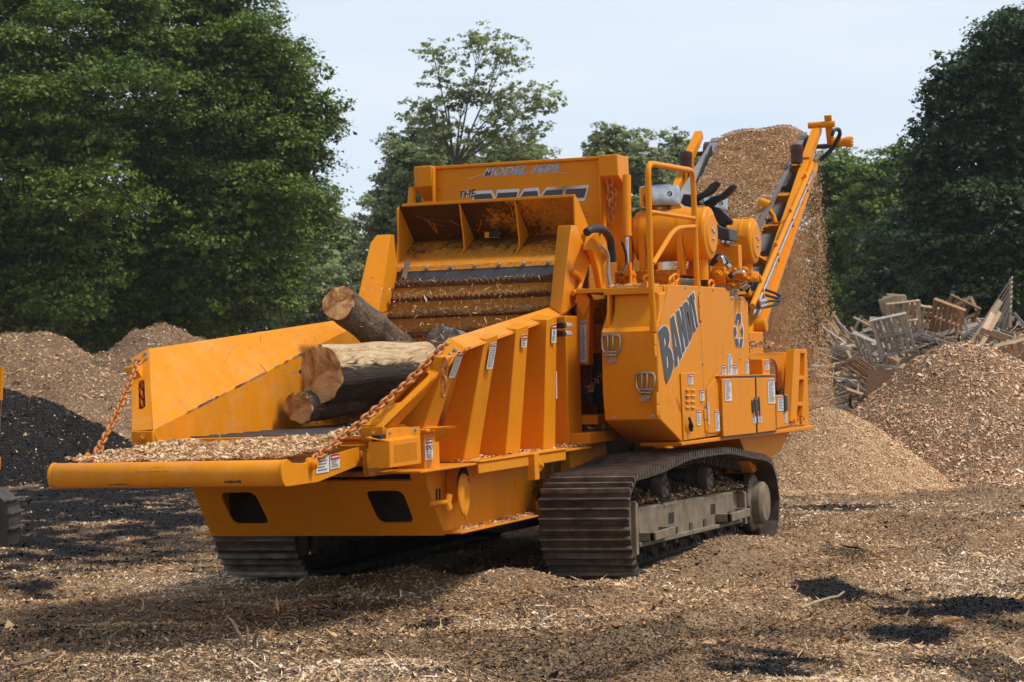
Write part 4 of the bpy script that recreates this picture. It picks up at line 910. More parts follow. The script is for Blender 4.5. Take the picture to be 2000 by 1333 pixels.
# side webs of the undercarriage beam
for s in (0, 1):
    f_ = mir if s else (lambda p: Vector(p)); sg = -1 if s else 1
    w = panel('side_web', [f_(p) for p in ((-1.97, 0.835, 0.925), (-1.655, 0.835, 0.50), (1.1, 0.835, 0.50), (1.1, 0.835, 0.93))], (0, 0.02*sg, 0), 'paint_spat')
    panel('bottom_flange', [f_(p) for p in ((-1.66, 0.70, 0.485), (-1.66, 0.87, 0.485), (1.0, 0.87, 0.485), (1.0, 0.70, 0.485))], (0, 0, 0.014), 'paint_dusty', w)
    panel('top_flange', [f_(p) for p in ((-2.62, 0.60, 0.95), (-2.62, 0.96, 0.95), (1.2, 0.96, 0.95), (1.0, 0.60, 0.95))], (0, 0, 0.016), 'paint_dusty', w)
    mb = MB(); mb.box((-1.60, 0.585, 0.89), (0.30, 0.60, 0.965)); mb.box((-1.60, 0.575, 0.966), (0.30, 0.70, 0.98)); 
    if s: mb.v = [tuple(mir(v)) for v in mb.v]
    mb.build('base_rail', 'paint', w, bevel=0.006)
    if s == 0:
        c = at(*z2(1030, 510), Y=0.83); mb = MB(); mb.lathe((c.x, 0.83, c.z), (0, -1, 0), [(0, 0.145), (0.07, 0.145)], 28); mb.lathe((c.x, 0.757, c.z), (0, -1, 0), [(0, 0.11), (0.002, 0.11)], 28, 1)
        mb.build('inspection_port', ['paint', 'dark'], w, bevel=0.003)
        d = at(*z2(1075, 600), Y=0.72); mb = MB(); mb.prism([Vector((d.x+0.13*math.cos(a)*0.75, 0.70, d.z+0.145*math.sin(a))) for a in np.linspace(0, 2*math.pi, 26)[:-1]], (0.01, -0.012, 0)); mb.bar((d.x-0.02, 0.69, d.z+0.12), (c.x+0.06, 0.74, c.z+0.03), 0.03, 0.012); mb.tube([(d.x-0.02, 0.69, d.z-0.10), (d.x, 0.685, d.z-0.16), (d.x+0.03, 0.68, d.z-0.2)], 0.006, 6); mb.build('port_lid', 'paint', w, bevel=0.002)
        e = at(*z2(960, 655), Y=0.74); mb = MB(); mb.cyl((e.x-0.12, 0.8, e.z), (e.x, 0.72, e.z), 0.02, 12); mb.prism([(e.x, 0.72, e.z-0.06), (e.x+0.05, 0.71, e.z-0.04), (e.x+0.02, 0.71, e.z), (e.x+0.05, 0.71, e.z+0.05), (e.x, 0.72, e.z+0.06), (e.x-0.02, 0.72, e.z)], (0.01, -0.015, 0)); mb.build('knob', 'paint', w, bevel=0.003)
        mb = MB()
        for dx in (0, 0.055): mb.box((-1.78+dx, 0.828, 0.68+dx*0.6), (-1.765+dx, 0.834, 0.80))
        build_split(mb, 'vent_slot', 'dark', w)
        c = at(*z2(1580, 400), Y=0.57); mb = MB(); mb.box((c.x-0.02, 0.54, c.z-0.10), (c.x+0.08, 0.60, c.z+0.09)); mb.lathe((c.x+0.11, 0.60, c.z), (0, -1, 0), [(0, 0.045), (0.06, 0.045)], 16); mb.bolt((c.x+0.11, 0.54, c.z), (0, -1, 0), 0.018); mb.build('hinge_bracket', 'paint', w, bevel=0.004)
# ------------------------------------------------------------------ infeed walls
Fp = (-2.73, 0.96, 1.265); T1 = (-2.07, 0.59, 1.815); RR = (1.16, 0.97, 2.08)
PB_o = (-2.72, 0.80, 1.255); PT_o = (-2.10, 0.47, 1.745)
Wn = (Vector(T1)-Vector(Fp)).cross(Vector(RR)-Vector(Fp)).normalized()
RIBS = ((-2.30, -2.03, 0.51, 1.70), (-1.55, -1.24, 0.525, 1.825), (-0.69, -0.37, 0.60, 1.90), (0.16, 0.45, 0.655, 1.975))
def infeed(s):
    f = mir if s else (lambda p: Vector(p)); sg = -1 if s else 1
    w = panel('infeed_wall', [f(p) for p in ((-2.45, 0.97, 0.97), (-2.70, 0.97, 1.20), Fp, RR, (1.44, 0.97, 2.10), (1.75, 0.97, 2.0), (1.75, 0.97, 0.97))], (0, -0.018*sg, 0), 'paint_worn' if s else 'paint', bevel=0)
    w['label'] = 'far wall of the infeed chute, its inner face scratched' if s else 'near wall of the infeed chute, with outer ribs and warning labels'
    nn = Wn if Wn.y < 0 else -Wn; nv = Vector((nn.x, nn.y*sg, nn.z))
    panel('flared_panel', [f(p) for p in (Fp, T1, RR)], nv*0.016, 'paint_worn' if s else 'paint', w, 0)
    # corner plate with its slot, and the box at its foot
    q = [f(PB_o), f(Fp), f(T1), f(PT_o)]; nP = (q[1]-q[0]).cross(q[3]-q[0]).normalized()
    if nP.x > 0: nP = -nP
    g = quad_map(q, n=nP)
    slot = [(0.5+0.20*math.cos(a), (0.60 if math.sin(a) > 0 else 0.30)+0.035*math.sin(a)) for a in np.linspace(0, 2*math.pi, 21)[:-1]]
    glyphs([[(0, 0), (1, 0), (1, 1), (0, 1)], slot], 'corner_plate', 'paint_worn' if s else 'paint', lambda x, y, z: g(x, y, z), w, ext=0.01)
    mb = MB(); e = [f(p) for p in (PB_o, PT_o, (-1.98, 0.47, 1.76), (-2.55, 0.80, 1.24))]; mb.prism(e, (0, 0.014*sg, 0)); mb.build('plate_edge', 'paint', w)
    mb = MB(); lo, hi = f((-2.74, 0.80, 1.165)), f((-2.36, 0.963, 1.262)); mb.box((lo.x, min(lo.y, hi.y), lo.z), (hi.x, max(lo.y, hi.y), hi.z)); mb.build('corner_box', 'paint', w, bevel=0.008)
    mb = MB(); mb.bolt(f((-2.742, 0.88, 1.212)), (-1, 0, 0), 0.022); mb.build('hinge_bolt', 'paint_dusty', w)
    mb = MB()
    for u, v in ((0.25, 0.93), (0.8, 0.94), (0.25, 0.87), (0.85, 0.87)): mb.bolt(g(u, v, 0.012), nP, 0.011)
    build_split(mb, 'plate_bolt', 'galv', w)
    # top flange and tall rear post
    fi, fo, ro = f(T1), f(PT_o), f((0.95, 0.81, 2.01)); ri = f(RR)
    mb = MB(); off = Vector((0, -0.004*sg, -0.014)); mb.hexa([fi, fo, ro, ri], [p+off for p in (fi, fo, ro, ri)]); mb.build('top_flange', 'paint_worn', w)
    mb = MB(); mb.add([ri, ro, f((1.46, 0.80, 2.13)), f((1.44, 0.95, 2.10))], [(0, 1, 2, 3)]); mb.add([p+Vector((0, 0, -0.012)) for p in (ri, ro, f((1.46, 0.80, 2.13)), f((1.44, 0.95, 2.10)))], [(3, 2, 1, 0)]); mb.build('flange_end', 'paint', w)
    ridge_top = (1.43, 0.85, 2.745); ridge2 = (1.33, 0.835, 2.68); a0 = (1.43, 0.972, 2.745)
    mb = MB(); V_ = [f(p) for p in (a0, RR, (0.95, 0.81, 2.012), ridge2, ridge_top, (1.52, 0.84, 2.745), (1.58, 0.745, 2.45), (1.48, 0.84, 2.12), (1.52, 0.972, 2.745), (1.56, 0.972, 2.45), (1.48, 0.972, 2.12))]
    mb.add(V_, [(0, 1, 2, 3, 4), (4, 3, 6, 5), (3, 2, 7, 6), (0, 4, 5, 8), (5, 6, 9, 8), (6, 7, 10, 9), (0, 8, 9, 10, 1), (1, 10, 7, 2)]); mb.build('wall_post', 'paint', w, bevel=0.006)
    # ribs
    for k, (x0, x1, yt, zt) in enumerate(RIBS):
        yb = 0.72; z0 = 0.967 if k else 1.20
        yi = np.interp(0.5*(x0+x1), (-2.07, 1.16), (0.59, 0.97))-0.02 if k else 0.60
        mb = MB(); mb.hexa([f(p) for p in ((x0, yb, z0), (x1, yb, z0), (x1, 0.95, z0), (x0, 0.95, z0))], [f(p) for p in ((x0, yt, zt-0.012), (x1, yt+0.02, zt+0.02), (x1, yi, zt+0.03), (x0, yi, zt))])
        mb.build('rib', 'paint', w, bevel=0.008)
    # rear column
    mb = MB(); y0, y1 = sorted((f((0, 0.74, 0)).y, f((0, 0.95, 0)).y)); mb.box((0.86, y0, 0.966), (1.20, y1, 2.0)); mb.build('column', 'paint', w, bevel=0.008)
    return w, f, g
WR, _, gR = infeed(0); WL, _, gL = infeed(1)
# right wall: small things
panel('post_box', [(-2.30, 0.70, 0.962), (-2.03, 0.70, 0.962), (-2.03, 0.70, 1.205), (-2.30, 0.70, 1.205)], (0, 0.2, 0), 'paint', WR, 0.004)
mb = MB(); mb.box((-2.33, 0.665, 1.20), (-2.0, 0.9, 1.225)); mb.build('box_cap', 'paint', WR, bevel=0.008)
# perforated lamp guard (side face towards the viewer)
def lamp_guard():
    Y = 0.60; q = [at(*z7(235, 1284), Y=Y), at(*z7(468, 1250), Y=Y), at(*z7(462, 1052), Y=Y), at(*z7(235, 1086), Y=Y)]; g = quad_map(q, n=(0, -1, 0))
    holes = []
    for i in range(17):
        for j in range(11):
            cx = 0.12+0.76*(i+(j % 2)*0.5)/17.0; cy = 0.17+0.62*j/10.0
            r1 = 0.019; r2 = 0.032; holes.append([(cx+r1*math.cos(a), cy+r2*math.sin(a)) for a in (0, 1.57, 3.14, 4.71)])
    o = glyphs([[(0, 0), (1, 0), (1, 1), (0, 1)]]+holes, 'lamp_guard', 'paint', lambda x, y, z: g(x, y, z), WR, ext=0.003)
    mb = MB(); mb.hexa([q[3], q[2], q[2]+Vector((-0.05, 0.14, 0.03)), q[3]+Vector((-0.05, 0.14, 0.03))], [p+Vector((0, 0, -0.006)) for p in (q[3], q[2], q[2]+Vector((-0.05, 0.14, 0.03)), q[3]+Vector((-0.05, 0.14, 0.03)))])
    mb.hexa([q[0], q[3], q[3]+Vector((0, 0.14, 0)), q[0]+Vector((0, 0.14, 0))], [p+Vector((-0.006, 0, 0)) for p in (q[0], q[3], q[3]+Vector((0, 0.14, 0)), q[0]+Vector((0, 0.14, 0)))]); mb.build('guard_hood', 'paint', WR)
    mb = MB(); mb.lathe(g(0.42, 0.5, -0.05), (0, -1, 0), [(0, 0.03), (0.03, 0.03)], 14); mb.build('lamp', 'paint', WR)
    mb = MB(); mb.box((q[0].x+0.01, Y+0.06, q[0].z+0.02), (q[1].x, Y+0.12, q[1].z+0.2)); mb.build('guard_shade_backing', 'dark', WR)  # dark box behind the perforations stands in for the shade inside
    mb = MB(); a = at(*z7(205, 1050), Y=0.66); b = at(*z7(458, 1008), Y=0.66); mb.box((a.x, 0.655, a.z-0.03), (b.x, 0.665, b.z+0.03))
    mb.bolt((a.x+0.05, 0.655, a.z+0.02), (0, -1, 0), 0.01, 1); mb.bolt((b.x-0.09, 0.655, b.z+0.01), (0, -1, 0), 0.01, 1); mb.build('mount_strip', ['paint', 'galv'], WR)
    mb = MB(); a = at(*z7(275, 1008), Y=0.76); b = at(*z7(372, 975), Y=0.76); mb.box((a.x, 0.75, a.z-0.02), (b.x, 0.80, b.z)); mb.cyl((a.x-0.12, 0.76, a.z+0.01), (a.x, 0.76, a.z+0.01), 0.012, 10); mb.build('latch_block', 'paint', WR, bevel=0.003)
lamp_guard()
# folded step bracket between the first two ribs
mb = MB(); a = at(*z7(588, 985), Y=0.62); b = at(*z7(735, 970), Y=0.50); c = at(*z7(640, 1085), Y=0.62)
mb.hexa([a, b, b+Vector((0, 0.0, -0.012)), a+Vector((0, 0, -0.012))], [a+Vector((0.0, 0.2, 0)), b+Vector((0, 0.3, 0)), b+Vector((0, 0.3, -0.012)), a+Vector((0, 0.2, -0.012))])
mb.prism([a, b, at(*z7(690, 1040), Y=0.54), c, at(*z7(588, 1090), Y=0.64)], (0, 0.012, 0)); mb.build('step_bracket', 'paint', WR)
for q in ((1497, 1552, 195, 237), (1497, 1552, 257, 300)):
    a = at(*z7(q[0], q[3]), Y=0.68); b = at(*z7(q[1], q[2]), Y=0.68); mb = MB(); mb.box((a.x, 0.63, a.z), (a.x+0.06, 0.69, b.z), 1); mb.box((a.x+0.06, 0.62, a.z+0.008), (b.x, 0.68, b.z-0.004), 0); mb.build('marker_lamp', ['lens', 'dark'], WR, bevel=0.006)
mb = MB()
for k in range(19):
    a = -math.pi/2+math.pi*k/18; mb.v.append(tuple(at(*z4(1295+52*math.cos(a)*1.0, 908+62*math.sin(a)*1.1), Y=0.80)))
ring = [Vector(v) for v in mb.v]; mb = MB(); mb.tube(ring, 0.022, 8, sx=0.8); mb.build('lifting_eye', 'paint', WR)
chain('chain', [at(605, 905, Y=0.925), at(672, 852, X=-3.13), at(735, 800, X=-2.80), at(800, 744, X=-2.47), gR(0.75, 0.88, 0.03)], G)
chain('chain', [at(869, 700, X=-2.36), at(867, 740, X=-2.36), at(866, 775, X=-2.36)], G, link=0.07)
chain('chain', [at(183, 897, Y=2.47), at(228, 808, Y=2.62), gL(0.45, 0.86, 0.03)], G)
chain('chain', [gL(0.5, 0.72, -0.03), gL(0.5, 0.35, -0.04)], G)
# ------------------------------------------------------------------ tailgate
def tailgate():
    t = empty('tailgate', (0, 0, 0), G); r = 0.078; X = -3.93; z = 1.03
    mb = MB(); mb.lathe((X, 2.49, z), (0, -1, 0), [(0, r*0.96), (0.004, r), (1.545, r), (1.55, r*0.96)], 36); mb.build('bumper_tube', 'paint_worn', t, smooth=40)
    for s in (0, 1):
        f = mir if s else (lambda p: Vector(p)); sg = -1 if s else 1
        arc = [(X+0.082*math.cos(a)*-1, 0.94, z+0.082*math.sin(a)) for a in np.linspace(-1.4, 1.6, 14)]
        poly = [f(p) for p in arc]+[f(p) for p in ((X+0.07, 0.94, z+0.055), (-3.70, 0.94, z+0.045), (-2.86, 0.94, 1.135), (-2.86, 0.94, 1.02), (-3.5, 0.94, 0.95))]
        panel('side_arm', poly, (0, -0.02*sg, 0), 'paint', t, 0.003)
        l = at(605, 905, Y=0.925) if s == 0 else mir(at(605, 905, Y=0.925)); mb = MB(); mb.lathe(l+Vector((0, 0.012*sg, -0.01)), (0, -sg, 0), [(0, 0.045), (0.02, 0.045), (0.022, 0.03), (0.05, 0.03), (0.052, 0.018), (0.065, 0.018)], 18)
        if s: mb.prism([Vector((l.x-0.05, 2.47, 1.10)), Vector((l.x+0.06, 2.47, 1.10)), Vector((l.x+0.02, 2.47, 1.16))], (0, -0.02, 0))
        mb.build('chain_lug', 'paint', t)
    panel('deck_plate', [(-3.93, 0.95, 1.06), (-2.75, 0.95, 1.09), (-2.75, 2.47, 1.09), (-3.93, 2.47, 1.06)], (0, 0, -0.02), 'paint_grimy', t)
    for y in (1.3, 2.1): mb = MB(); mb.bar((-3.85, y, 0.99), (-2.8, y, 1.0), 0.05, 0.08); mb.build('deck_beam', 'paint_grimy', t)
    mb = MB()
    for y in (0.90, 2.52): mb.lathe((-2.80, y-0.06, 1.06), (0, 1, 0), [(0, 0.05), (0.12, 0.05)], 20); mb.box((-2.9, y-0.05, 0.95), (-2.7, y-0.02, 1.12))
    build_split(mb, 'hinge', 'paint_grimy', t)
    A_, B_ = at(*z1(1720, 418), Y=0.918), at(*z1(1802, 300), Y=0.918)
    decal(t, at(*z1(1722, 420), Y=0.918), at(*z1(1806, 405), Y=0.918), at(*z1(1803, 298), Y=0.918), at(*z1(1722, 316), Y=0.918), head=None, rows=5)
    decal(t, at(*z1(1814, 392), Y=0.918), at(*z1(1876, 378), Y=0.918), at(*z1(1872, 284), Y=0.918), at(*z1(1812, 296), Y=0.918), rows=4, frac=0.38)
    # scrapes of bare steel on the tube
    mb = MB()
    for (x0, x1, y, h) in ((560, 780, 408, 5), (660, 745, 378, 3), (365, 490, 492, 9), (1125, 1235, 475, 22), (880, 905, 420, 3)):
        p0 = at(*z1(x0, y), X=X-0.07); p1 = at(*z1(x1, y-3), X=X-0.07); n = 8
        for k in range(n):
            a = p0.lerp(p1, k/n); b = p0.lerp(p1, (k+0.85)/n); hh = h/3.333/325*random.uniform(0.5, 1)
            pr = lambda p: Vector((X-math.sqrt(max(1e-6, (r+0.0015)**2-min(r, abs(p.z-z))**2)), p.y, p.z))
            mb.add([pr(a+Vector((0, 0, -hh/2))), pr(b+Vector((0, 0, -hh/2+0.002))), pr(b+Vector((0, 0, hh/2))), pr(a+Vector((0, 0, hh/2)))], [(0, 1, 2, 3)])
    build_split(mb, 'bare_steel_scrape', 'rubber_grey', t)
tailgate()
def chip_bed(name, fn, n, label, size=0.035, mat='chip_tan', x=(0, 1), y=(0, 1), dk=0.05, asp=0.42, lo=0.3, hi=1.0, parent=None, tilt=0.5):
    u = rng.uniform(x[0], x[1], n); v = rng.uniform(y[0], y[1], n); P = fn(u, v); o = soup(name, chips_quads(P, size, asp, tilt, lift=0.35), mat, {'v': lo+(hi-lo)*rng.beta(2, 2, n), 'd': (rng.random(n) < dk).astype(float)}, parent=parent)
    o['kind'] = 'stuff'
    if label and not parent: tag(o, label, 'wood chips')
    return o
chip_bed('wood_chips', lambda u, v: np.stack([u, v, 1.085+0.04*(u+3.93)/1.2+0.045*vn(u*4, v*4)+0.03*vn(u*14, v*14)+0.09*np.clip((u+3.15)*2, 0, 1)*np.clip((1.55-v)*2, 0, 1)], 1), 50000, 'layer of pale wood chips lying on the lowered tailgate', 0.018, x=(-3.86, -2.62), y=(0.965, 2.45), lo=0.45, dk=0.02)
# lump of bark on the tailgate
mb = MB(); p = at(*z1(1100, 250), Z=1.15); mb.lathe(p+Vector((0, 0, -0.05)), (0.2, -0.3, 1), [(0, 0.01), (0.02, 0.05), (0.07, 0.045), (0.10, 0.02)], 7); mb.tube([p+Vector((0, 0, 0.03)), p+Vector((0.02, 0.01, 0.08)), p+Vector((0, 0.03, 0.12))], 0.003, 5)
tag(mb.build('bark_lump', 'cut', bevel=0.008), 'brown lump of bark standing on the chips of the tailgate', 'bark')
# ------------------------------------------------------------------ infeed floor
FL = empty('infeed_floor', (0, 0, 0), G)
box('floor_bed', (-2.35, 0.975, 0.98), (1.7, 2.445, 1.17), 'paint_grimy', FL)
for k in range(14):
    x = -2.25+k*0.27; mb = MB(); mb.box((x, 0.985, 1.171), (x+0.06, 2.435, 1.205)); mb.build('floor_slat', 'steel', FL, bevel=0.004)
mb = MB(); mb.box((-2.18, 0.985, 1.1705), (1.7, 2.435, 1.185)); mb.build('floor_plate', 'steel', FL)
mb = MB(); mb.lathe((-2.33, 2.44, 1.11), (0, -1, 0), [(0, 0.085), (1.46, 0.085)], 26); mb.build('end_roller', 'paint_worn', FL)
mb = MB(); mb.box((-2.50, 0.985, 1.115), (-2.43, 2.40, 1.135)); mb.box((-2.50, 0.985, 1.06), (-2.485, 2.40, 1.115)); mb.build('wear_bar', 'paint_spat', FL, bevel=0.003)
mb = MB(); mb.box((-2.44, 1.0, 1.17), (-2.37, 2.38, 1.195)); mb.build('lip_bar', 'paint_worn', FL, bevel=0.004)
mb = MB(); mb.lathe((-2.47, 2.42, 1.15), (-1, 0, 0), [(0, 0.03), (0.02, 0.03), (0.02, 0.02), (0.04, 0.02)], 12); mb.build('hinge_bolt', 'paint_dusty', FL)
box('under_tray', (-2.55, 0.97, 0.93), (-1.95, 2.45, 0.965), 'paint_grimy', FL)
box('under_bar', (-2.60, 0.93, 1.0), (-2.5, 2.48, 1.06), 'mud_dark', FL)
# ------------------------------------------------------------------ feed wheel
FWc = (1.90, 1.87); FR = 0.60
FWH = empty('feed_wheel', (0, 0, 0), G)
mb = MB(); mb.lathe((FWc[0], 2.43, FWc[1]), (0, -1, 0), [(0, 0.3), (0.001, FR), (1.44, FR), (1.441, 0.3)], 48); mb.build('drum', 'drum', FWH, smooth=30)
for k in range(8):
    a = math.radians(134+k*14.5); er = Vector((math.cos(a), 0, math.sin(a))); et = Vector((-math.sin(a), 0, math.cos(a)))
    c = Vector((FWc[0], 0, FWc[1])); mb = MB(); n = 31; inn = []; out = []
    for i in range(2*n+1):
        y = 0.985+1.45*i/(2*n); b = c+er*(FR-0.01); t = c+er*(FR+(0.075 if i % 2 else 0.025)); b.y = t.y = y; inn.append(b); out.append(t)
    for i in range(2*n):
        q = [inn[i], inn[i+1], out[i+1], out[i]]; mb.hexa(q, [p+et*0.012 for p in q])
    mb.build('tooth_bar', 'tooth', FWH)
    nn_ = 1300; y = rng.uniform(1.0, 2.42, nn_); s_ = rng.random(nn_)**1.5*(0.45 if k == 0 else 1); cl = vn(y*3+k*7, y*0)
    P = np.stack([FWc[0]+math.cos(a)*(FR+0.05*s_)+et.x*(0.015+0.05*s_), y, FWc[1]+math.sin(a)*(FR+0.055*s_)+0.015+0.04*cl*s_], 1)
    if True:
        o = soup('chip_litter', chips_quads(P, 0.028, 0.16, 0.8), 'chip_tan', {'v': 0.0+0.42*rng.random(nn_), 'd': np.zeros(nn_)}, parent=FWH); o['kind'] = 'stuff'
# ------------------------------------------------------------------ feed wheel cover (concave hood of three bays)
CV = empty('wheel_cover', (0, 0, 0), G)
yl, yr = 2.49, 0.93
tp = lambda y: Vector((1.75, y, 3.0)); fo_ = lambda y: Vector((2.06, y, 2.715)); bo = lambda y: Vector((1.60, y, 2.475)); bs = lambda y: Vector((1.565, y, 2.435))
def strip(name, fa, fb, y0, y1, th, mat, parent):
    a, b, c, d = fa(y0), fa(y1), fb(y1), fb(y0); n = (b-a).cross(d-a).normalized()
    if n.x < 0: n = -n
    mb = MB(); mb.hexa([a, b, c, d], [p+n*th for p in (a, b, c, d)]); return mb.build(name, mat, parent)
strip('upper_plate', tp, fo_, yl, yr, 0.015, 'paint_sooty', CV)
strip('lower_plate', fo_, bo, yl, yr, 0.015, 'cover_low', CV)
strip('clamp_strip', bo, bs, yl-0.03, yr+0.03, 0.02, 'drum', CV)
mb = MB(); mb.box((1.74, yr, 2.995), (1.80, yl-0.03, 3.02)); mb.build('top_lip', 'paint', CV, bevel=0.003)
mb = MB()
for k in range(7): mb.bolt((1.575, 2.40-k*0.215, 2.457), (-0.75, 0, 0.65), 0.014)
build_split(mb, 'strip_bolt', 'galv', CV)
mb = MB(); mb.hexa([(1.575, yl-0.06, 2.44), (1.575, yr+0.04, 2.44), (1.50, yr+0.04, 2.33), (1.50, yl-0.06, 2.33)], [(1.585, yl-0.06, 2.44), (1.585, yr+0.04, 2.44), (1.51, yr+0.04, 2.33), (1.51, yl-0.06, 2.33)]); mb.build('rubber_skirt', 'rubber_grey', CV)
for y in (1.935, 1.44):
    mb = MB(); mb.prism([tp(y)+Vector((0, 0, -0.01)), fo_(y)+Vector((0.0, 0, 0)), bo(y).lerp(fo_(y), 0.2), Vector((1.83, y, 2.62)), Vector((1.82, y, 2.72))], (0, 0.014, 0)); mb.build('divider', 'paint_dusty', CV)
for y, d in ((yl, 0.015), (yr-0.015, 0.015)):
    mb = MB(); mb.prism([tp(y)+Vector((-0.03, 0, -0.02)), tp(y)+Vector((0.03, 0, 0)), (2.3, y, 2.6), (2.1, y, 2.2), (1.9, y, 2.2), bo(y), (1.66, y, 2.52), (1.72, y, 2.70)], (0, d, 0)); mb.build('end_plate', 'paint', CV, bevel=0.003)
mb = MB(); a = at(*z4(725, 598), X=1.97); b = at(*z4(820, 596), X=1.97); mb.bar(a, b, 0.03, 0.05); mb.box((b.x-0.02, b.y+0.0, b.z-0.02), (b.x+0.01, b.y+0.09, b.z+0.035), 1); mb.build('hook_bracket', ['paint', 'dark'], CV)
mb = MB(); a = at(*z4(210, 770), X=1.6); mb.bar(at(*z4(225, 765), X=1.58), at(*z4(195, 880), X=1.5), 0.02, 0.05); mb.build('skirt_bracket', 'mud', CV)
# scratch marks inside the cover
mb = MB()
for k in range(16):
    y = random.uniform(1.0, 1.9) if k < 11 else random.uniform(1.97, 2.4); t0 = random.uniform(0.1, 0.5); t1 = t0+random.uniform(0.2, 0.45); dy = random.uniform(-0.35, 0.1); pts = []
    for i in range(6):
        t = t0+(t1-t0)*i/5; yy = min(2.45, max(0.96, y+dy*(i/5)**1.5)); p = tp(yy).lerp(fo_(yy), t); pts.append(p+Vector((-0.004, 0, -0.0045)))
    for i in range(5):
        a, b = pts[i], pts[i+1]; w_ = Vector((0, 0.004, 0)); mb.add([a-w_, a+w_, b+w_, b-w_], [(0, 1, 2, 3)])
build_split(mb, 'rub_mark', 'paint_dusty', CV)
# yoke arms that carry cover and wheel
def yoke(s):
    f = mir if s else (lambda p: Vector(p)); sg = -1 if s else 1
    Y = 0.70
    poly = [at(*zc(*p), Y=Y) for p in ((305, 310), (362, 300), (385, 235), (410, 218), (440, 240), (460, 310), (545, 470), (545, 560), (560, 700), (545, 780), (480, 900), (500, 1000), (540, 1250), (480, 1300), (400, 900), (330, 640), (300, 575), (238, 568))]
    mb = MB(); mb.prism([f(p) for p in poly], (0, 0.05*sg, 0)); y = mb.build('yoke_arm', 'paint', G, bevel=0.006)
    q = [at(*zc(*p), X=1.72) for p in ((130, 300), (305, 315), (240, 570), (85, 530))]; mb = MB(); mb.hexa([f(p) for p in q], [f(p+Vector((0.5, 0, 0.02))) for p in q]); mb.build('yoke_box', 'paint', y, bevel=0.008)
    mb = MB(); c = at(*zc(430, 300), Y=Y-0.002); mb.lathe(f(c), (0, -sg, 0), [(0, 0.022), (0.003, 0.022)], 14, 0); c2 = at(*zc(480, 880), Y=Y-0.002); mb.build('eye_hole', 'dark', y)
    mb = MB(); c = at(*zc(500, 650), Y=Y-0.001); mb.lathe(f(c), (0, -sg, 0), [(0, 0.05), (0.012, 0.05), (0.014, 0.03), (0.03, 0.03)], 16); mb.build('pivot_boss', 'paint_dusty', y)
yoke(0)
mb = MB(); q = [at(*z4(*p), X=2.0) for p in ((130, 740), (165, 630), (182, 622), (196, 650), (197, 740), (190, 860), (150, 790))]; mb.prism(q, (0.35, 0, 0)); mb.build('yoke_arm', 'paint', G, bevel=0.01)
# end discs/side wall behind the near yoke
panel('mill_side', [(1.75, 0.86, 0.97), (1.75, 0.86, 2.3), (2.1, 0.86, 2.52), (2.7, 0.86, 2.5), (2.75, 0.86, 0.97)], (0, 0.1, 0), 'drum')
panel('mill_side', [(1.75, 2.46, 0.97), (1.75, 2.46, 2.3), (2.1, 2.46, 2.52), (2.7, 2.46, 2.5), (2.75, 2.46, 0.97)], (0, 0.1, 0), 'drum')
# danger panel and things in the gap beside the cabinet
mb = MB(); q = [at(*zg(*p), X=1.28) for p in ((146, 20), (190, 15), (238, 90), (240, 130), (238, 600), (140, 600), (140, 140))]; mb.prism(q, (0.12, 0, 0)); DP = mb.build('danger_panel', 'paint', G, bevel=0.006)
mb = MB(); q = [at(*zg(*p), X=1.262) for p in ((148, 22), (186, 18), (240, 92), (242, 130), (192, 242), (148, 150))]; mb.prism(q, (0.016, 0, 0)); mb.build('cover_plate', 'paint', DP, bevel=0.003)
decal(DP, *[at(*zg(*p), X=1.279) for p in ((148, 578), (222, 580), (217, 260), (146, 266))], n=(-1, 0, 0), rows=22, frac=0.09, cols=2)
box('gap_bulkhead', (1.9, 0.40, 1.0), (1.95, 0.84, 2.15), 'paint_grimy')
mb = MB(); q = [at(*zg(*p), X=1.7) for p in ((245, 290), (368, 285), (368, 500), (245, 500))]; mb.prism(q, (0.1, 0, 0)); gp = mb.build('gap_cover', 'paint_dusty', G, bevel=0.005)
mb = MB(); mb.bolt(at(*zg(308, 388), X=1.70), (-1, 0, 0), 0.02); mb.cyl(at(*zg(245, 505), X=1.66), at(*zg(330, 500), X=1.66), 0.022, 12); mb.build('pin', 'paint', gp)
mb = MB(); mb.cyl(at(*zg(345, 510), X=1.5), at(*zg(350, 900), X=1.5), 0.09, 18); mb.build('belt_guard_tube', 'dark', G)
mb = MB(); q = [at(*zg(*p), X=1.45) for p in ((140, 800), (225, 800), (335, 905), (265, 895))]; mb.prism(q, (0.3, 0, 0.05)); mb.build('chip_tray', 'rubber_grey', G)
chip_bed('wood_chips', lambda u, v: np.stack([u, v, 1.30+0.22*np.clip(1-np.abs(v-0.58)/0.22, 0, 1)+0.05*vn(u*9, v*9)], 1), 1800, 'clump of chips caught in the gap between the ribbed wall and the front cabinet', 0.06, x=(1.4, 1.75), y=(0.42, 0.75), asp=0.18, lo=0.1, hi=0.7, tilt=0.9)
mb = MB(); q = [at(*zg(*p), X=1.22) for p in ((148, 985), (300, 985), (305, 1055), (150, 1058))]; mb.prism(q, (0.4, 0, 0)); mb.build('cross_beam', 'paint', G, bevel=0.005)
mb = MB(); mb.cyl(at(*zg(240, 1085), X=1.4), at(*zg(300, 1085), X=1.4), 0.05, 14); mb.build('shaft_end', 'paint_grimy', G)
mb = MB(); a = at(*zg(80, 1205), X=0.92); mb.hexa([at(*zg(80, 1210), X=0.90), at(*zg(242, 1205), X=0.90), at(*zg(242, 1120), X=0.90), at(*zg(130, 1128), X=0.90)], [p+Vector((0.5, 0, 0)) for p in (at(*zg(80, 1210), X=0.90), at(*zg(242, 1205), X=0.90), at(*zg(242, 1120), X=0.90), at(*zg(130, 1128), X=0.90))])
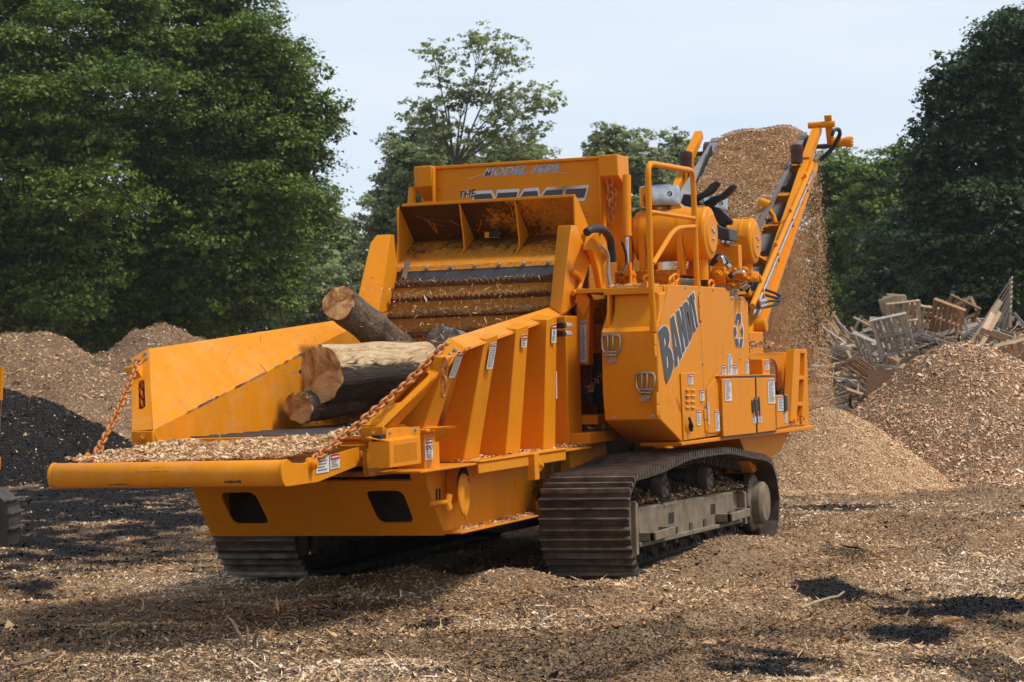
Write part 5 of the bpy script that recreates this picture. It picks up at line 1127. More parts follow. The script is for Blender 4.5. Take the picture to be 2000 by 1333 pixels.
b0, b1 = at(*zg(242, 1120), X=0.90), at(*zg(242, 1205), X=0.90); mb.box((0.902, b1.y-0.0, b1.z), (2.3, b1.y+0.3, b0.z)); mb.build('side_step', 'paint', G, bevel=0.006)
chip_bed('chip_litter', lambda u, v: np.stack([u, v, np.full_like(u, b0.z+0.01)+0.02*vn(u*5, v*5)], 1), 900, None, 0.05, x=(1.3, 2.2), y=(b1.y+0.02, b1.y+0.28), parent=G)
# ------------------------------------------------------------------ upper board ("the hood") behind the cover
HB = empty('hood_board', (0, 0, 0), G); HX = 2.61
box('board_plate', (HX, 0.93, 2.1), (HX+0.04, 2.50, 3.385), 'paint', HB)
box('board_back', (HX+0.04, 0.95, 2.3), (HX+0.55, 2.48, 3.30), 'paint', HB, 0.02)
mb = MB(); mb.box((HX-0.03, 0.93, 3.372), (HX+0.16, 2.50, 3.40)); mb.build('top_rim', 'paint', HB, bevel=0.006)
for s in (0, 1):
    f = mir if s else (lambda p: Vector(p))
    def fbx(name, lo, hi, mat, bev=0.008):
        a, b = f(lo), f(hi); mb = MB(); mb.box((a.x, min(a.y, b.y), a.z), (b.x, max(a.y, b.y), b.z)); return mb.build(name, mat, HB, bevel=bev)
    mb = MB(); mb.prism([f(p) for p in ((HX-0.11, 0.77, 3.22), (HX-0.11, 0.77, 3.40), (HX+0.22, 0.77, 3.40), (HX+0.22, 0.77, 3.05), (HX+0.1, 0.77, 3.12))], (0, 0.17*(-1 if s else 1), 0)); mb.build('board_ear', 'paint', HB, bevel=0.008)
    mb = MB(); mb.prism([f(p) for p in ((HX-0.10, 0.935, 3.38), (HX, 0.935, 3.38), (HX, 0.935, 2.6), (HX-0.08, 0.935, 2.75), (HX-0.10, 0.935, 2.95))], (0, 0.012*(-1 if s else 1), 0)); mb.build('edge_rib', 'paint', HB)
    fbx('support_plate', (HX+0.12, 0.74, 2.2), (HX+0.16, 0.95, 3.2), 'paint')
    mb = MB(); ct = f((HX-0.02, 0.72, 3.22)); cb = f((HX-0.12, 0.70, 2.72)); mb.cyl(ct, cb, 0.036, 20); mb.lathe(cb, (cb-ct).normalized(), [(0, 0.04), (0.03, 0.04)], 20); mb.lathe(ct-Vector((0, 0, 0.30)), (0, 0, -1), [(0, 0.038), (0.01, 0.038)], 20, 1); mb.build('lift_cylinder', ['paint', 'black'], HB, smooth=50)
    dn = (cb-ct).normalized(); mb = MB(); mb.cyl(cb, cb+dn*0.27, 0.018, 14); mb.build('cylinder_rod', 'chrome', HB, smooth=50)
    e = cb+dn*0.27; mb = MB(); mb.box((e.x-0.03, e.y-0.03, e.z-0.10), (e.x+0.03, e.y+0.03, e.z+0.01)); mb.prism([(e.x-0.05, e.y-0.045, e.z-0.06), (e.x+0.06, e.y-0.045, e.z-0.06), (e.x+0.14, e.y-0.045, e.z-0.25), (e.x-0.10, e.y-0.045, e.z-0.25)], (0, 0.015, 0)); mb.bolt((e.x, e.y-0.045, e.z-0.10), (0, -1, 0), 0.02); mb.build('clevis', 'paint', HB, bevel=0.004)
chain('chain', [(HX-0.06, 0.86, 3.20), (HX-0.06, 0.865, 2.82)], HB, link=0.085, r=0.010)
chain('chain', [(HX-0.04, 0.83, 3.10), (HX-0.05, 0.85, 2.86)], HB, link=0.075, r=0.009)
def hood_letters():
    n = Vector((-1, 0, 0)); P0 = (HX, 1.7, 3)
    q = lambda pts: [at(*z4(*p), X=HX-0.002) for p in pts]
    g = quad_map(q(((690, 222), (1205, 190), (1212, 140), (700, 168))), -3.35, 3.35, -0.36, 0.36, n=n)
    text('MODEL 3680', 'model_lettering_edge', 'letter_edge', lambda x, y, z: g(x*1.05, y, 0.002), HB, offset=0.07, shear=0.3, sp=1.08)
    text('MODEL 3680', 'model_lettering_shade', 'grey_letter', lambda x, y, z: g(x*1.05, y, 0.004), HB, offset=0.035, shear=0.3, sp=1.08)
    text('MODEL 3680', 'model_lettering', 'silver_letter', lambda x, y, z: g(x*1.05, y, 0.006), HB, offset=-0.008, shear=0.3, sp=1.08)
    mb = MB()
    for (a, b, c, mi) in (((625, 232), (700, 205), 5, 0), ((640, 228), (695, 214), 3, 1), ((1160, 180), (1255, 195), 5, 0), ((1175, 178), (1240, 192), 3, 1), ((900, 178), (1010, 172), 3, 1), ((405, 312), (440, 305), 10, 1), ((1330, 445), (1405, 462), 6, 1), ((1335, 468), (1418, 488), 6, 1), ((1330, 456), (1400, 474), 2, 0)):
        A_, B_, = at(*z4(*a), X=HX-0.0035), at(*z4(*b), X=HX-0.0035); w_ = Vector((0, 0, c/3.332/240)); mb.add([A_-w_*0.1, B_-w_*0.2, B_+w_*0.2, A_+w_*0.9], [(0, 1, 2, 3)], mi)
    build_split(mb, 'lettering_swash', ['letter_edge', 'red'], HB)
    g2 = quad_map(q(((545, 362), (668, 352), (664, 303), (540, 318))), -1.02, 1.02, -0.36, 0.36, n=n)
    text('The', 'lettering_edge', 'letter_edge', lambda x, y, z: g2(x*1.1, y, 0.002), HB, offset=0.05, shear=0.2)
    text('THE', 'the_lettering', 'black', lambda x, y, z: g2(x*0.98, y, 0.004), HB, offset=0.015, shear=0.25)
    # heavy slab letters, unit cells
    B = [[(0, 0), (0, 1), (.8, 1), (1, .86), (1, .62), (.85, .5), (1, .38), (1, .14), (.8, 0)], [(.34, .62), (.66, .62), (.66, .80), (.34, .80)], [(.34, .2), (.66, .2), (.66, .4), (.34, .4)]]
    E_ = [[(0, 0), (0, 1), (1, 1), (1, .78), (.36, .78), (.36, .61), (.9, .61), (.9, .41), (.36, .41), (.36, .22), (1, .22), (1, 0)]]
    A = [[(0, 0), (0, .8), (.18, 1), (.85, 1), (1, .82), (1, 0), (.66, 0), (.66, .3), (.34, .3), (.34, 0)], [(.34, .5), (.66, .5), (.66, .78), (.34, .78)]]
    S = [[(0, 0), (0, .22), (.66, .22), (.66, .40), (.12, .40), (0, .52), (0, .86), (.15, 1), (1, 1), (1, .78), (.34, .78), (.34, .61), (.88, .61), (1, .49), (1, .14), (.85, 0)]]
    T_ = [[(.33, 0), (.33, .78), (0, .78), (0, 1), (1, 1), (1, .78), (.67, .78), (.67, 0)]]
    g3 = quad_map(q(((600, 620), (1315, 575), (1392, 293), (660, 333))), 0, 5.6, 0, 1, n=n)
    for nm, mt, off, lf in (('beast_lettering_edge', 'letter_edge', 0.075, 0.002), ('beast_lettering', 'grey_letter', 0.0, 0.004)):
        polys = []
        for k, L_ in enumerate((B, E_, A, S, T_)):
            for po in L_: polys.append([(x*1.0+k*1.14, y) for x, y in po])
        glyphs(polys, nm, mt, lambda x, y, z: g3(x, y, lf), HB, offset=off)
hood_letters()
# ------------------------------------------------------------------ right-hand cabinet
CB = empty('side_cabinet', (0, 0, 0), G)
YP = 0.0
P = lambda pts, z=zb, Y=YP: [at(*z(*p), Y=Y) for p in pts]
side = P(((655, 394), (828, 404), (975, 413), (1003, 461), (1082, 463), (1105, 502), (1114, 930), (1118, 1216), (728, 1282), (608, 1157), (596, 1000), (587, 655)), z5)
panel('side_panel', side, (0, 0.45, 0), 'paint', CB, 0.006)
# front box, chamfered underneath
fb = side[9]; ft = side[11]; cf = side[8]; ttop = side[0]
xf = 0.5*(fb.x+ft.x); YB = 0.375
mb = MB(); prof = [(cf.x, cf.z), (xf, fb.z+0.0), (xf, ft.z), (xf+0.11, 2.03), (xf+0.13, 2.15), (ttop.x+0.02, 2.17), (1.9, 2.17), (1.9, cf.z)]
mb.prism([(x, 0.004, z) for x, z in prof], (0, YB, 0)); mb.build('front_box', 'paint', CB, bevel=0.01)
mb = MB(); mb.box((xf+0.06, 0.03, 2.15), (xf+0.36, YB+0.07, 2.205)); mb.build('deck_lip', 'paint', CB, bevel=0.006)
mb = MB(); mb.prism([(xf+0.06, YB+0.02, 2.15), (xf+0.02, YB+0.02, 1.9), (xf+0.3, YB+0.02, 1.9), (xf+0.3, YB+0.02, 2.15)], (0, 0.02, 0)); mb.build('lip_gusset', 'paint', CB)
mb = MB(); mb.box((xf+0.3, 0.02, 2.18), (3.3, 0.75, 2.215)); mb.build('deck_plate', 'paint_dusty', CB, bevel=0.004)
n_ = 500; chip_bed('chip_litter', lambda u, v: np.stack([u, v, np.full_like(u, 2.216)+0.008], 1), 1200, None, 0.018, x=(1.05, 1.4), y=(0.1, 0.45), parent=CB)
# latches
def latch(pts, tl, br):
    X = xf-0.004; f = lambda u, v, d=0.0: at(tl[0]+(br[0]-tl[0])*u, tl[1]+(br[1]-tl[1])*v, X=X-d)
    mb = MB(); r = 0.0115
    loop = [f(u, v, 0.035) for u, v in ((0.05, 0.30), (0.03, 0.12), (0.10, 0.02), (0.28, 0.0), (0.72, 0.0), (0.90, 0.02), (0.97, 0.12), (0.96, 0.40), (0.90, 0.50), (0.80, 0.60), (0.80, 0.66), (0.20, 0.66), (0.20, 0.60), (0.10, 0.50), (0.05, 0.42))]
    mb.tube(loop, r, 8, closed=True)
    for u in (0.35, 0.62): mb.tube([f(u-0.03, 0.02, 0.035), f(u-0.02, 0.58, 0.035)], r*0.9, 8); 
    mb.tube([f(0.2, 0.56, 0.035), f(0.8, 0.56, 0.035)], r*0.9, 8)
    for u in (0.28, 0.5, 0.72): mb.bar(f(u, 0.60, 0.03), f(u, 0.80, 0.02), 0.02, 0.012, up=(1, 0, 0))
    a, b = f(0.22, 0.97), f(0.80, 0.74); mb.box((X-0.024, min(a.y, b.y), a.z), (X-0.002, max(a.y, b.y), b.z)); mb.tube([f(0.3, 0.84, 0.035), f(0.5, 0.9, 0.035), f(0.72, 0.84, 0.035)], 0.008, 8)
    mb.build('toggle_latch', 'latch', CB, smooth=50, bevel=0.002)
latch(None, (1174.5, 654.5), (1212, 714)); latch(None, (1241, 729), (1279.5, 787))
mb = MB()
for q in ((345, 1148), (566, 1140)): mb.bolt(at(*z5(*q), X=xf), (-1, 0, 0), 0.012)
for q in ((583, 158), (784, 173), (923, 238), (983, 240), (687, 196), (697, 400), (978, 674), (710, 708), (677, 790), (843, 772), (741, 884), (725, 1018), (700, 1225), (738, 1222), (570, 1222), (845, 1206), (756, 1190)): mb.bolt(at(*zb(*q), Y=YP), (0, -1, 0), 0.009)
build_split(mb, 'panel_bolt', 'galv', CB)
mb = MB()
def seam(a, b, w=0.006, Y=-0.0015, z=zb):
    A_, B_ = at(*z(*a), Y=Y), at(*z(*b), Y=Y); d = (B_-A_).normalized(); nrm = Vector((d.z, 0, -d.x))*w/2; mb.add([A_-nrm, B_-nrm, B_+nrm, A_+nrm], [(0, 1, 2, 3)])
for a, b in (((686, 148), (716, 800)), ((716, 800), (738, 1275)), ((388, 470), (395, 1110)), ((830, 810), (826, 730)), ((826, 730), (735, 880)), ((1046, 780), (845, 803)), ((388, 474), (464, 136))): seam(a, b)
build_split(mb, 'panel_seam', 'paint_grimy', CB)
for q in (((686, 210), (700, 210), (704, 300), (690, 300)), ((690, 308), (704, 308), (708, 396), (694, 396)), ((364, 490), (380, 490), (382, 570), (366, 570)), ((366, 576), (380, 576), (384, 655), (370, 655)), ((382, 915), (398, 915), (400, 1000), (384, 1000)), ((383, 1006), (400, 1006), (402, 1082), (385, 1082)), ((726, 1038), (742, 1036), (744, 1110), (728, 1112)), ((734, 1122), (746, 1120), (750, 1196), (736, 1198)), ((852, 880), (858, 880), (862, 960), (856, 960))):
    mb = MB(); mb.prism(P(q, Y=-0.012), (0, 0.014, 0)); mb.build('hinge', 'paint', CB, bevel=0.004)
# BANDIT lettering and recycling triangle
zhp = lambda pts: [zh(*p) for p in pts]; zbp = lambda pts: [zb(*p) for p in pts]
LET = [zbp(((394, 470), (432, 432), (450, 436), (463, 455), (472, 492), (474, 540), (464, 584), (478, 596), (492, 628), (500, 680), (499, 730), (490, 770), (474, 815), (454, 852), (440, 800), (425, 690))), zbp(((434, 516), (440, 514), (447, 530), (448, 560), (444, 582), (439, 582))), zbp(((452, 650), (458, 648), (466, 672), (468, 710), (465, 742), (458, 744))),
       zhp(((468, 562), (520, 512), (650, 1155), (616, 1196), (602, 1130), (574, 1166), (586, 1282), (546, 1322))), zhp(((518, 750), (528, 742), (568, 992), (548, 1008))),
       zhp(((562, 462), (597, 430), (674, 745), (619, 388), (655, 362), (748, 962), (716, 1012), (627, 660), (690, 1055), (654, 1108))),
       zhp(((666, 338), (705, 304), (732, 325), (755, 400), (785, 560), (800, 700), (803, 800), (790, 860), (757, 932))), zhp(((712, 472), (722, 457), (735, 480), (768, 690), (768, 735), (757, 742))),
       zhp(((743, 246), (768, 222), (850, 755), (828, 790))), zhp(((778, 214), (824, 164), (846, 276), (829, 290), (891, 692), (869, 714), (804, 318), (792, 330)))]
px_glyph('brand_lettering_edge', LET, (0, -0.003, 0), (0, -1, 0), 'letter_edge', CB, 0.001, offset=1.35)
px_glyph('brand_lettering', LET, (0, -0.007, 0), (0, -1, 0), 'grey_letter', CB, 0.001)
REC = [zhp(p) for p in (((1482, 492), (1500, 488), (1507, 560), (1488, 664), (1460, 610)), ((1506, 488), (1540, 490), (1553, 560), (1546, 644), (1526, 640), (1512, 560)), ((1442, 702), (1470, 700), (1486, 790), (1466, 855), (1450, 850)), ((1568, 680), (1584, 780), (1574, 856), (1545, 740)), ((1458, 872), (1508, 876), (1518, 1002), (1480, 1002)), ((1534, 880), (1580, 878), (1562, 1004), (1531, 1002)))]
px_glyph('recycling_symbol_edge', REC, (0, -0.003, 0), (0, -1, 0), 'letter_edge', CB, 0.001, offset=1.3)
px_glyph('recycling_symbol', REC, (0, -0.007, 0), (0, -1, 0), 'grey_letter', CB, 0.001)
# access hatch with louvres and T handle
o = panel('access_hatch', P(((556, 776), (684, 770), (700, 1000), (712, 1240), (578, 1262)), Y=-0.014), (0, 0.012, 0), 'paint', CB, 0.003)
for j in range(4):
    for i in range(2):
        x = 600+i*38; y = 890+j*42+i*0; mb = MB(); a, b = at(*zb(x, y+6), Y=-0.03), at(*zb(x+28, y+4), Y=-0.03); mb.hexa([(a.x, -0.014, a.z-0.003), (b.x, -0.014, b.z-0.003), (b.x, -0.014, b.z+0.008), (a.x, -0.014, a.z+0.008)], [(a.x, -0.028, a.z-0.003), (b.x, -0.028, b.z-0.003), (b.x, -0.026, b.z+0.0), (a.x, -0.026, a.z+0.0)]); mb.build('louvre', 'paint', o)
mb = MB(); a = at(*zb(632, 1155), Y=-0.03); mb.lathe((a.x, -0.014, a.z), (0, -1, 0), [(0, 0.035), (0.02, 0.035)], 16); mb.bar(at(*zb(614, 1098), Y=-0.05), at(*zb(640, 1165), Y=-0.05), 0.022, 0.018, up=(0, 1, 0)); mb.bar(at(*zb(632, 1160), Y=-0.045), at(*zb(634, 1195), Y=-0.045), 0.04, 0.018, up=(0, 1, 0)); mb.build('handle', 'dark', o, bevel=0.003)
panel('hatch_cover', P(((742, 886), (826, 800), (848, 810), (850, 1205), (752, 1208)), Y=-0.010), (0, 0.008, 0), 'paint', CB, 0.003)
for t_, q in (('OPEN', ((586, 985), (612, 1015), (600, 890), (584, 895))), ('CLOSED', ((550, 1066), (566, 1056), (528, 945), (512, 952)))):
    g = quad_map([at(*zb(*p), Y=-0.017 if t_ == 'OPEN' else -0.002) for p in (q[3], q[0], q[1], q[2])], -1.4 if t_ == 'OPEN' else -2.0, 1.4 if t_ == 'OPEN' else 2.0, -0.5, 0.5, n=(0, -1, 0)); text(t_, 'stencil_text', 'black', lambda x, y, z: g(x, -y if False else y, 0.001), CB)
# double doors
D0 = -0.03
panel('door_surround', P(((838, 800), (1232, 786), (1248, 1200), (858, 1246)), Y=D0+0.002), (0, 0.30, 0), 'paint', CB, 0.006)
mb = MB(); e = P(((836, 800), (1100, 790), (1231, 790), (1231, 781), (1100, 781), (836, 792)), Y=D0-0.01); mb.prism([e[0], e[2], e[3], e[5]], (0, 0.33, 0)); mb.build('door_ledge', 'paint', CB, bevel=0.003)
g0_ = P(((848, 806), (1232, 796), (1246, 1196), (862, 1244)), Y=D0-0.001); panel('door_gasket', g0_, (0, 0.003, 0), 'black', CB, 0)
mb = MB()
for a, b, w_ in (((1097, 806), (1106, 1212), 0.020), ((850, 808), (1095, 803), 0.016), ((1098, 803), (1233, 800), 0.016), ((862, 1240), (1104, 1214), 0.016), ((1106, 1213), (1244, 1194), 0.016)): seam(a, b, w_, D0-0.004)
build_split(mb, 'rubber_seal', 'rubber_grey', CB)
dl = panel('cabinet_door', P(((852, 814), (1090, 809), (1099, 1208), (864, 1233)), Y=D0-0.014), (0, 0.012, 0), 'paint', CB, 0.004)
dr = panel('cabinet_door', P(((1103, 809), (1232, 806), (1242, 1188), (1112, 1206)), Y=D0-0.014), (0, 0.012, 0), 'paint', CB, 0.004)
for d_, q in ((dl, ((1075, 972), (1095, 966), (1099, 1050), (1079, 1056))), (dr, ((1103, 964), (1124, 966), (1128, 1044), (1107, 1050)))):
    mb = MB(); pp = P(q, Y=D0-0.030); mb.prism(pp, (0, 0.016, 0)); c = sum(pp, Vector())/4; mb.lathe((c.x, D0-0.03, c.z+0.06), (0, -1, 0), [(0, 0.02), (0.012, 0.02)], 12); mb.bar((c.x, D0-0.04, c.z+0.04), (c.x, D0-0.04, c.z-0.09), 0.018, 0.012, up=(0, 1, 0)); mb.build('door_handle', 'steel', d_, bevel=0.003)
panel('rear_cover', P(((1247, 935), (1330, 930), (1336, 1158), (1250, 1172)), Y=-0.01), (0, 0.3, 0), 'paint', CB, 0.005)
mb = MB(); mb.prism(P(((1306, 930), (1326, 936), (1330, 1046), (1310, 1050)), Y=-0.03), (0, 0.02, 0)); mb.build('rubber_bumper', 'black', CB, bevel=0.004)
mb = MB(); c = at(*zb(1262, 900), Y=0.1); mb.cyl(c, c+Vector((0, 0, -0.10)), 0.03, 12); mb.tube([c, c+Vector((0.02, -0.03, 0.02)), c+Vector((0.08, -0.03, 0.02))], 0.012, 8); mb.build('filler_neck', 'black', CB)
q = P(((1110, 813), (1195, 813), (1200, 840), (1230, 815)), z5); 
mb = MB(); a0_, a1_ = at(*zb(1145, 672), Y=0.02), at(*zb(1200, 780), Y=0.02); al = at(*zb(1050, 672), X=a0_.x); mb.box((a0_.x, 0.02, a1_.z-0.02), (a1_.x, al.y, a0_.z)); mb.build('relay_box', 'paint', CB, bevel=0.006)
mb = MB(); mb.prism(P(((560, 1272), (1518, 1150), (1521, 1178), (563, 1300)), Y=-0.012), (0, 0.35, 0)); mb.build('base_flange', 'paint', CB, bevel=0.006)
DEC = [((608, 858), (641, 856), (636, 778), (606, 780), 'red', 5, .33, 0), ((693, 975), (722, 972), (719, 893), (690, 896), 'red', 5, .33, 0), ((669, 1152), (697, 1150), (694, 1034), (666, 1036), 'red', 7, .24, 0), ((750, 1145), (762, 1143), (757, 990), (742, 993), 'blue', 12, .1, 0), ((805, 1196), (836, 1192), (829, 1040), (799, 1043), 'red', 10, .13, 0),
       ((850, 786), (880, 784), (878, 712), (848, 714), 'red', 4, .38, 0), ((895, 788), (926, 786), (921, 640), (889, 643), 'blue', 12, .12, 0), ((933, 786), (961, 784), (958, 712), (931, 714), 'red', 4, .38, 0), ((1021, 780), (1045, 778), (1041, 684), (1019, 686), 'red', 6, .2, 0),
       ((874, 977), (921, 975), (913, 822), (868, 825), 'red', 12, .10, 1), ((1186, 995), (1236, 994), (1230, 813), (1180, 815), 'red', 14, .10, 1), ((1072, 1138), (1098, 1136), (1095, 1062), (1072, 1064), 'red', 4, .36, 1), ((1112, 1130), (1140, 1130), (1137, 1056), (1108, 1058), 'red', 4, .36, 1),
       ((1255, 1047), (1304, 1045), (1297, 936), (1251, 938), 'red', 7, .16, 2), ((1303, 1136), (1322, 1134), (1320, 1064), (1303, 1066), None, 6, .1, 2), ((1163, 752), (1190, 750), (1188, 680), (1161, 682), 'red', 4, .36, 3)]
for a, b, c, d, h, rows, fr, lay in DEC:
    Y = (-0.001 if (a[0] > 745 or a[0] < 600) else -0.0155, D0-0.0155, -0.0115, 0.018)[lay]
    if lay == 0 and a[0] > 745 and a[0] < 840: Y = -0.0115
    decal((CB, dl, CB, CB)[lay], *[at(*zb(*p), Y=Y) for p in (a, b, c, d)], head=h, rows=rows, frac=fr, cols=1)
chip_bed('chip_litter', lambda u, v: np.stack([u, v, np.full_like(u, 0.972)+0.012*vn(u*6, v*6)], 1), 1500, None, 0.02, x=(-1.6, 1.1), y=(0.62, 0.94), parent=WR)
chip_bed('chip_litter', lambda u, v: np.stack([u, v, np.full_like(u, 0.502)+0.008*vn(u*6, v*6)], 1), 700, None, 0.02, x=(-1.5, 0.9), y=(0.71, 0.83), parent=WR)
# decals of the infeed wall
def ribdec(zz, pts, h='red', rows=6, fr=.2, Yf=None, big=None, cols=1):
    q = []
    for p in pts:
        # outer face of the rib leans: plane through its corners
        px, py = zz(*p); q.append(onplane(px, py, Yf[0], Yf[1])+Yf[1]*-0.0 + Yf[1]*0.003)
    decal(WR, *q, head=h, rows=rows, frac=fr, n=Yf[1], big=big, cols=cols)
def ribplane(k):
    x0, x1, yt, zt = RIBS[k]; z0 = 0.967 if k else 1.20
    a, b, c = Vector((x0, 0.72, z0)), Vector((x1, 0.72, z0)), Vector((x0, yt, zt-0.012)); n = (b-a).cross(c-a).normalized(); n = n if n.y < 0 else -n; return (a, n)
ribdec(z7, ((673, 608), (716, 604), (790, 402), (742, 408)), rows=10, fr=.2, Yf=ribplane(0), cols=2)
ribdec(z7, ((956, 542), (1002, 540), (1034, 342), (988, 348)), rows=10, fr=.14, Yf=ribplane(1), cols=2)
ribdec(z7, ((1219, 380), (1256, 377), (1260, 282), (1223, 286)), rows=4, fr=.38, Yf=ribplane(2))
ribdec(z7, ((1445, 347), (1480, 344), (1482, 200), (1450, 205)), rows=5, fr=.28, Yf=ribplane(3), big='NO')
decal(WR, *[at(*z7(*p), Y=0.698) for p in ((500, 1228), (557, 1218), (552, 1062), (497, 1068))], rows=5, frac=.24, big='NONO', cols=2)
decal(WR, *[at(*z7(*p), Y=0.952) for p in ((583, 1250), (636, 1244), (634, 1090), (583, 1095))], head=None, rows=9, cols=2)
decal(WR, *[at(*z7(*p), Y=0.952) for p in ((206, 976), (312, 968), (310, 872), (262, 884))], rows=3, frac=.25, cols=2)
mb = MB(); mb.prism([at(*z7(*p), Y=0.70) for p in ((1486, 560), (1490, 560), (1494, 765), (1488, 765))], (0, 0.004, 0)); mb.build('bare_steel_scrape', 'letter_edge', WR)
# ------------------------------------------------------------------ rear frame: arch, ladder
RF = empty('rear_frame', (0, 0, 0), G)
glyph_Y = 0.30
arch = [zf(*p) for p in ((135, 310), (560, 290), (600, 290), (590, 420), (585, 780), (480, 790), (468, 560), (462, 450), (430, 390), (380, 365), (135, 365))]
px_glyph('arch_plate', [arch], (0, 0.28, 0), (0, -1, 0), 'paint', RF, 0.02)
px_glyph('arch_side', [[zf(*p) for p in ((560, 292), (690, 290), (690, 358), (610, 358), (588, 390), (588, 780), (560, 780))]], (0, 0.262, 0), (0, -1, 0), 'paint', RF, 0.02)
a = at(*zf(140, 300), Y=0.27); b = at(*zf(690, 292), Y=0.27); mb = MB(); mb.box((a.x-0.2, 0.27, b.z-0.03), (b.x, 3.1, b.z)); mb.build('rear_deck', 'paint', RF, bevel=0.004)
mb = MB(); mb.box((a.x-0.1, 0.9, 0.95), (b.x-0.5, 2.9, b.z-0.04)); mb.build('rear_tank', 'dark', RF)
chip_bed('wood_chips', lambda u, v: np.stack([u, v, b.z+0.02+0.10*np.clip(1-np.abs(v-1.2)/0.9, 0, 1)+0.08*vn(u*3, v*3)], 1), 14000, 'drift of chips settled on the rear deck behind the cabinet', 0.02, 'chip_tan', x=(a.x-0.1, b.x-0.05), y=(0.3, 2.0), lo=0.0, hi=0.7)
mb = MB()
for q in ((610, 420), (640, 380), (615, 700), (630, 740), (600, 860)): p = at(*zf(*q), Y=0.45); mb.cyl(p, p+Vector((0.05, 0.1, -0.25)), 0.05, 10)
mb.build('hydraulic_hose_bundle', 'black', RF)
mb = MB(); p = at(*zf(470, 640), Y=0.4); mb.cyl(p, p+Vector((0, 0, -0.2)), 0.04, 12); mb.build('red_filter', 'red', RF)
lad = empty('ladder', (0, 0, 0), G)
for nm, pts, dy in (('stile', ((680, 255), (750, 255), (735, 620), (705, 1080), (700, 1130), (628, 1110)), 0.03), ('stile', ((806, 255), (826, 258), (815, 620), (790, 1050), (780, 1060), (770, 1050), (795, 600)), 0.03)):
    mb = MB(); mb.prism([at(*zf(*p), Y=0.02) for p in pts], (0, dy+0.05, 0)); mb.build(nm, 'paint', lad, bevel=0.004)
for q in (((750, 256), (815, 258), (812, 305), (752, 308)), ((736, 570), (800, 572), (796, 618), (732, 620)), ((712, 880), (778, 885), (772, 930), (708, 930))):
    mb = MB(); mb.prism([at(*zf(*p), Y=0.022) for p in q], (0, 0.14, 0)); mb.build('rung', 'paint', lad, bevel=0.004)
mb = MB(); mb.prism([at(*zf(*p), Y=0.05) for p in ((826, 300), (850, 1150), (780, 1150), (800, 700))], (0, 0.02, 0)); mb.prism([at(*zf(*p), Y=0.10) for p in ((740, 300), (826, 300), (835, 1140), (705, 1140))], (0, 0.02, 0)); mb.build('ladder_back', 'paint', lad)
for q in (((690, 1150), (695, 1080), (712, 1066), (735, 1080), (740, 1150)), ((765, 1150), (762, 1075), (780, 1060), (803, 1075), (806, 1150))):
    mb = MB(); pp = [at(*zf(*p), Y=-0.005) for p in q]; mb.prism(pp, (0, 0.015, 0)); mb.bolt(sum(pp[1:4], Vector())/3, (0, -1, 0), 0.014); mb.build('pivot_lug', 'paint', lad)
# ------------------------------------------------------------------ hand rail
RL = empty('hand_rail', (0, 0, 0), G)
def bend(pts, n=5, k=0.12):
    out = []; pts = [Vector(p) for p in pts]
    for i, p in enumerate(pts):
        if i in (0, len(pts)-1): out.append(p); continue
        a = p+(pts[i-1]-p).normalized()*min(k, (pts[i-1]-p).length*0.45); b = p+(pts[i+1]-p).normalized()*min(k, (pts[i+1]-p).length*0.45)
        for j in range(n+1): t = j/n; out.append(a*(1-t)**2+p*2*t*(1-t)+b*t*t)
    return out
YR_ = 0.02
mb = MB(); mb.tube(bend([at(1277, 641, Y=YR_), at(1271, 540, Y=YR_), at(1265, 319, Y=YR_), at(1353, 334, Y=YR_), at(1357, 440, Y=YR_), at(1361, 556, Y=YR_)], k=0.11), 0.024, 14); mb.build('rail_loop', 'paint', RL, smooth=60)
mb = MB(); mb.tube([at(1268, 414, Y=YR_), at(1356, 427, Y=YR_)], 0.018, 12); mb.build('mid_rail', 'paint', RL, smooth=60)
mb = MB(); mb.tube(bend([at(1358, 443, Y=YR_), at(1318, 446, Y=YR_), at(1275, 516, Y=YR_)], k=0.2), 0.020, 12); mb.build('brace', 'paint', RL, smooth=60)
mb = MB(); mb.cyl(at(1361, 548, Y=YR_), at(1361.5, 560, Y=YR_), 0.03, 14); mb.cyl(at(1276, 628, Y=YR_), at(1277, 648, Y=YR_), 0.03, 14); mb.build('rail_socket', 'paint', RL)
for (px, py, w) in ((1263, 545, 11), (1319, 543, 11), (1312, 548, 9), (1389, 555, 9)):
    mb = MB(); ring = [at(px+w*0.5*math.cos(t), py+(9 if math.sin(t) > 0 else 8)*math.sin(t)*0.9, Y=0.10) for t in np.linspace(0, 2*math.pi, 15)[:-1]]; mb.tube(ring, 0.011, 7, closed=True); p = at(px, py+9, Y=0.10); mb.box((p.x-0.03, 0.09, p.z-0.03), (p.x+0.03, 0.11, p.z+0.015)); mb.build('lifting_lug', 'paint', CB)
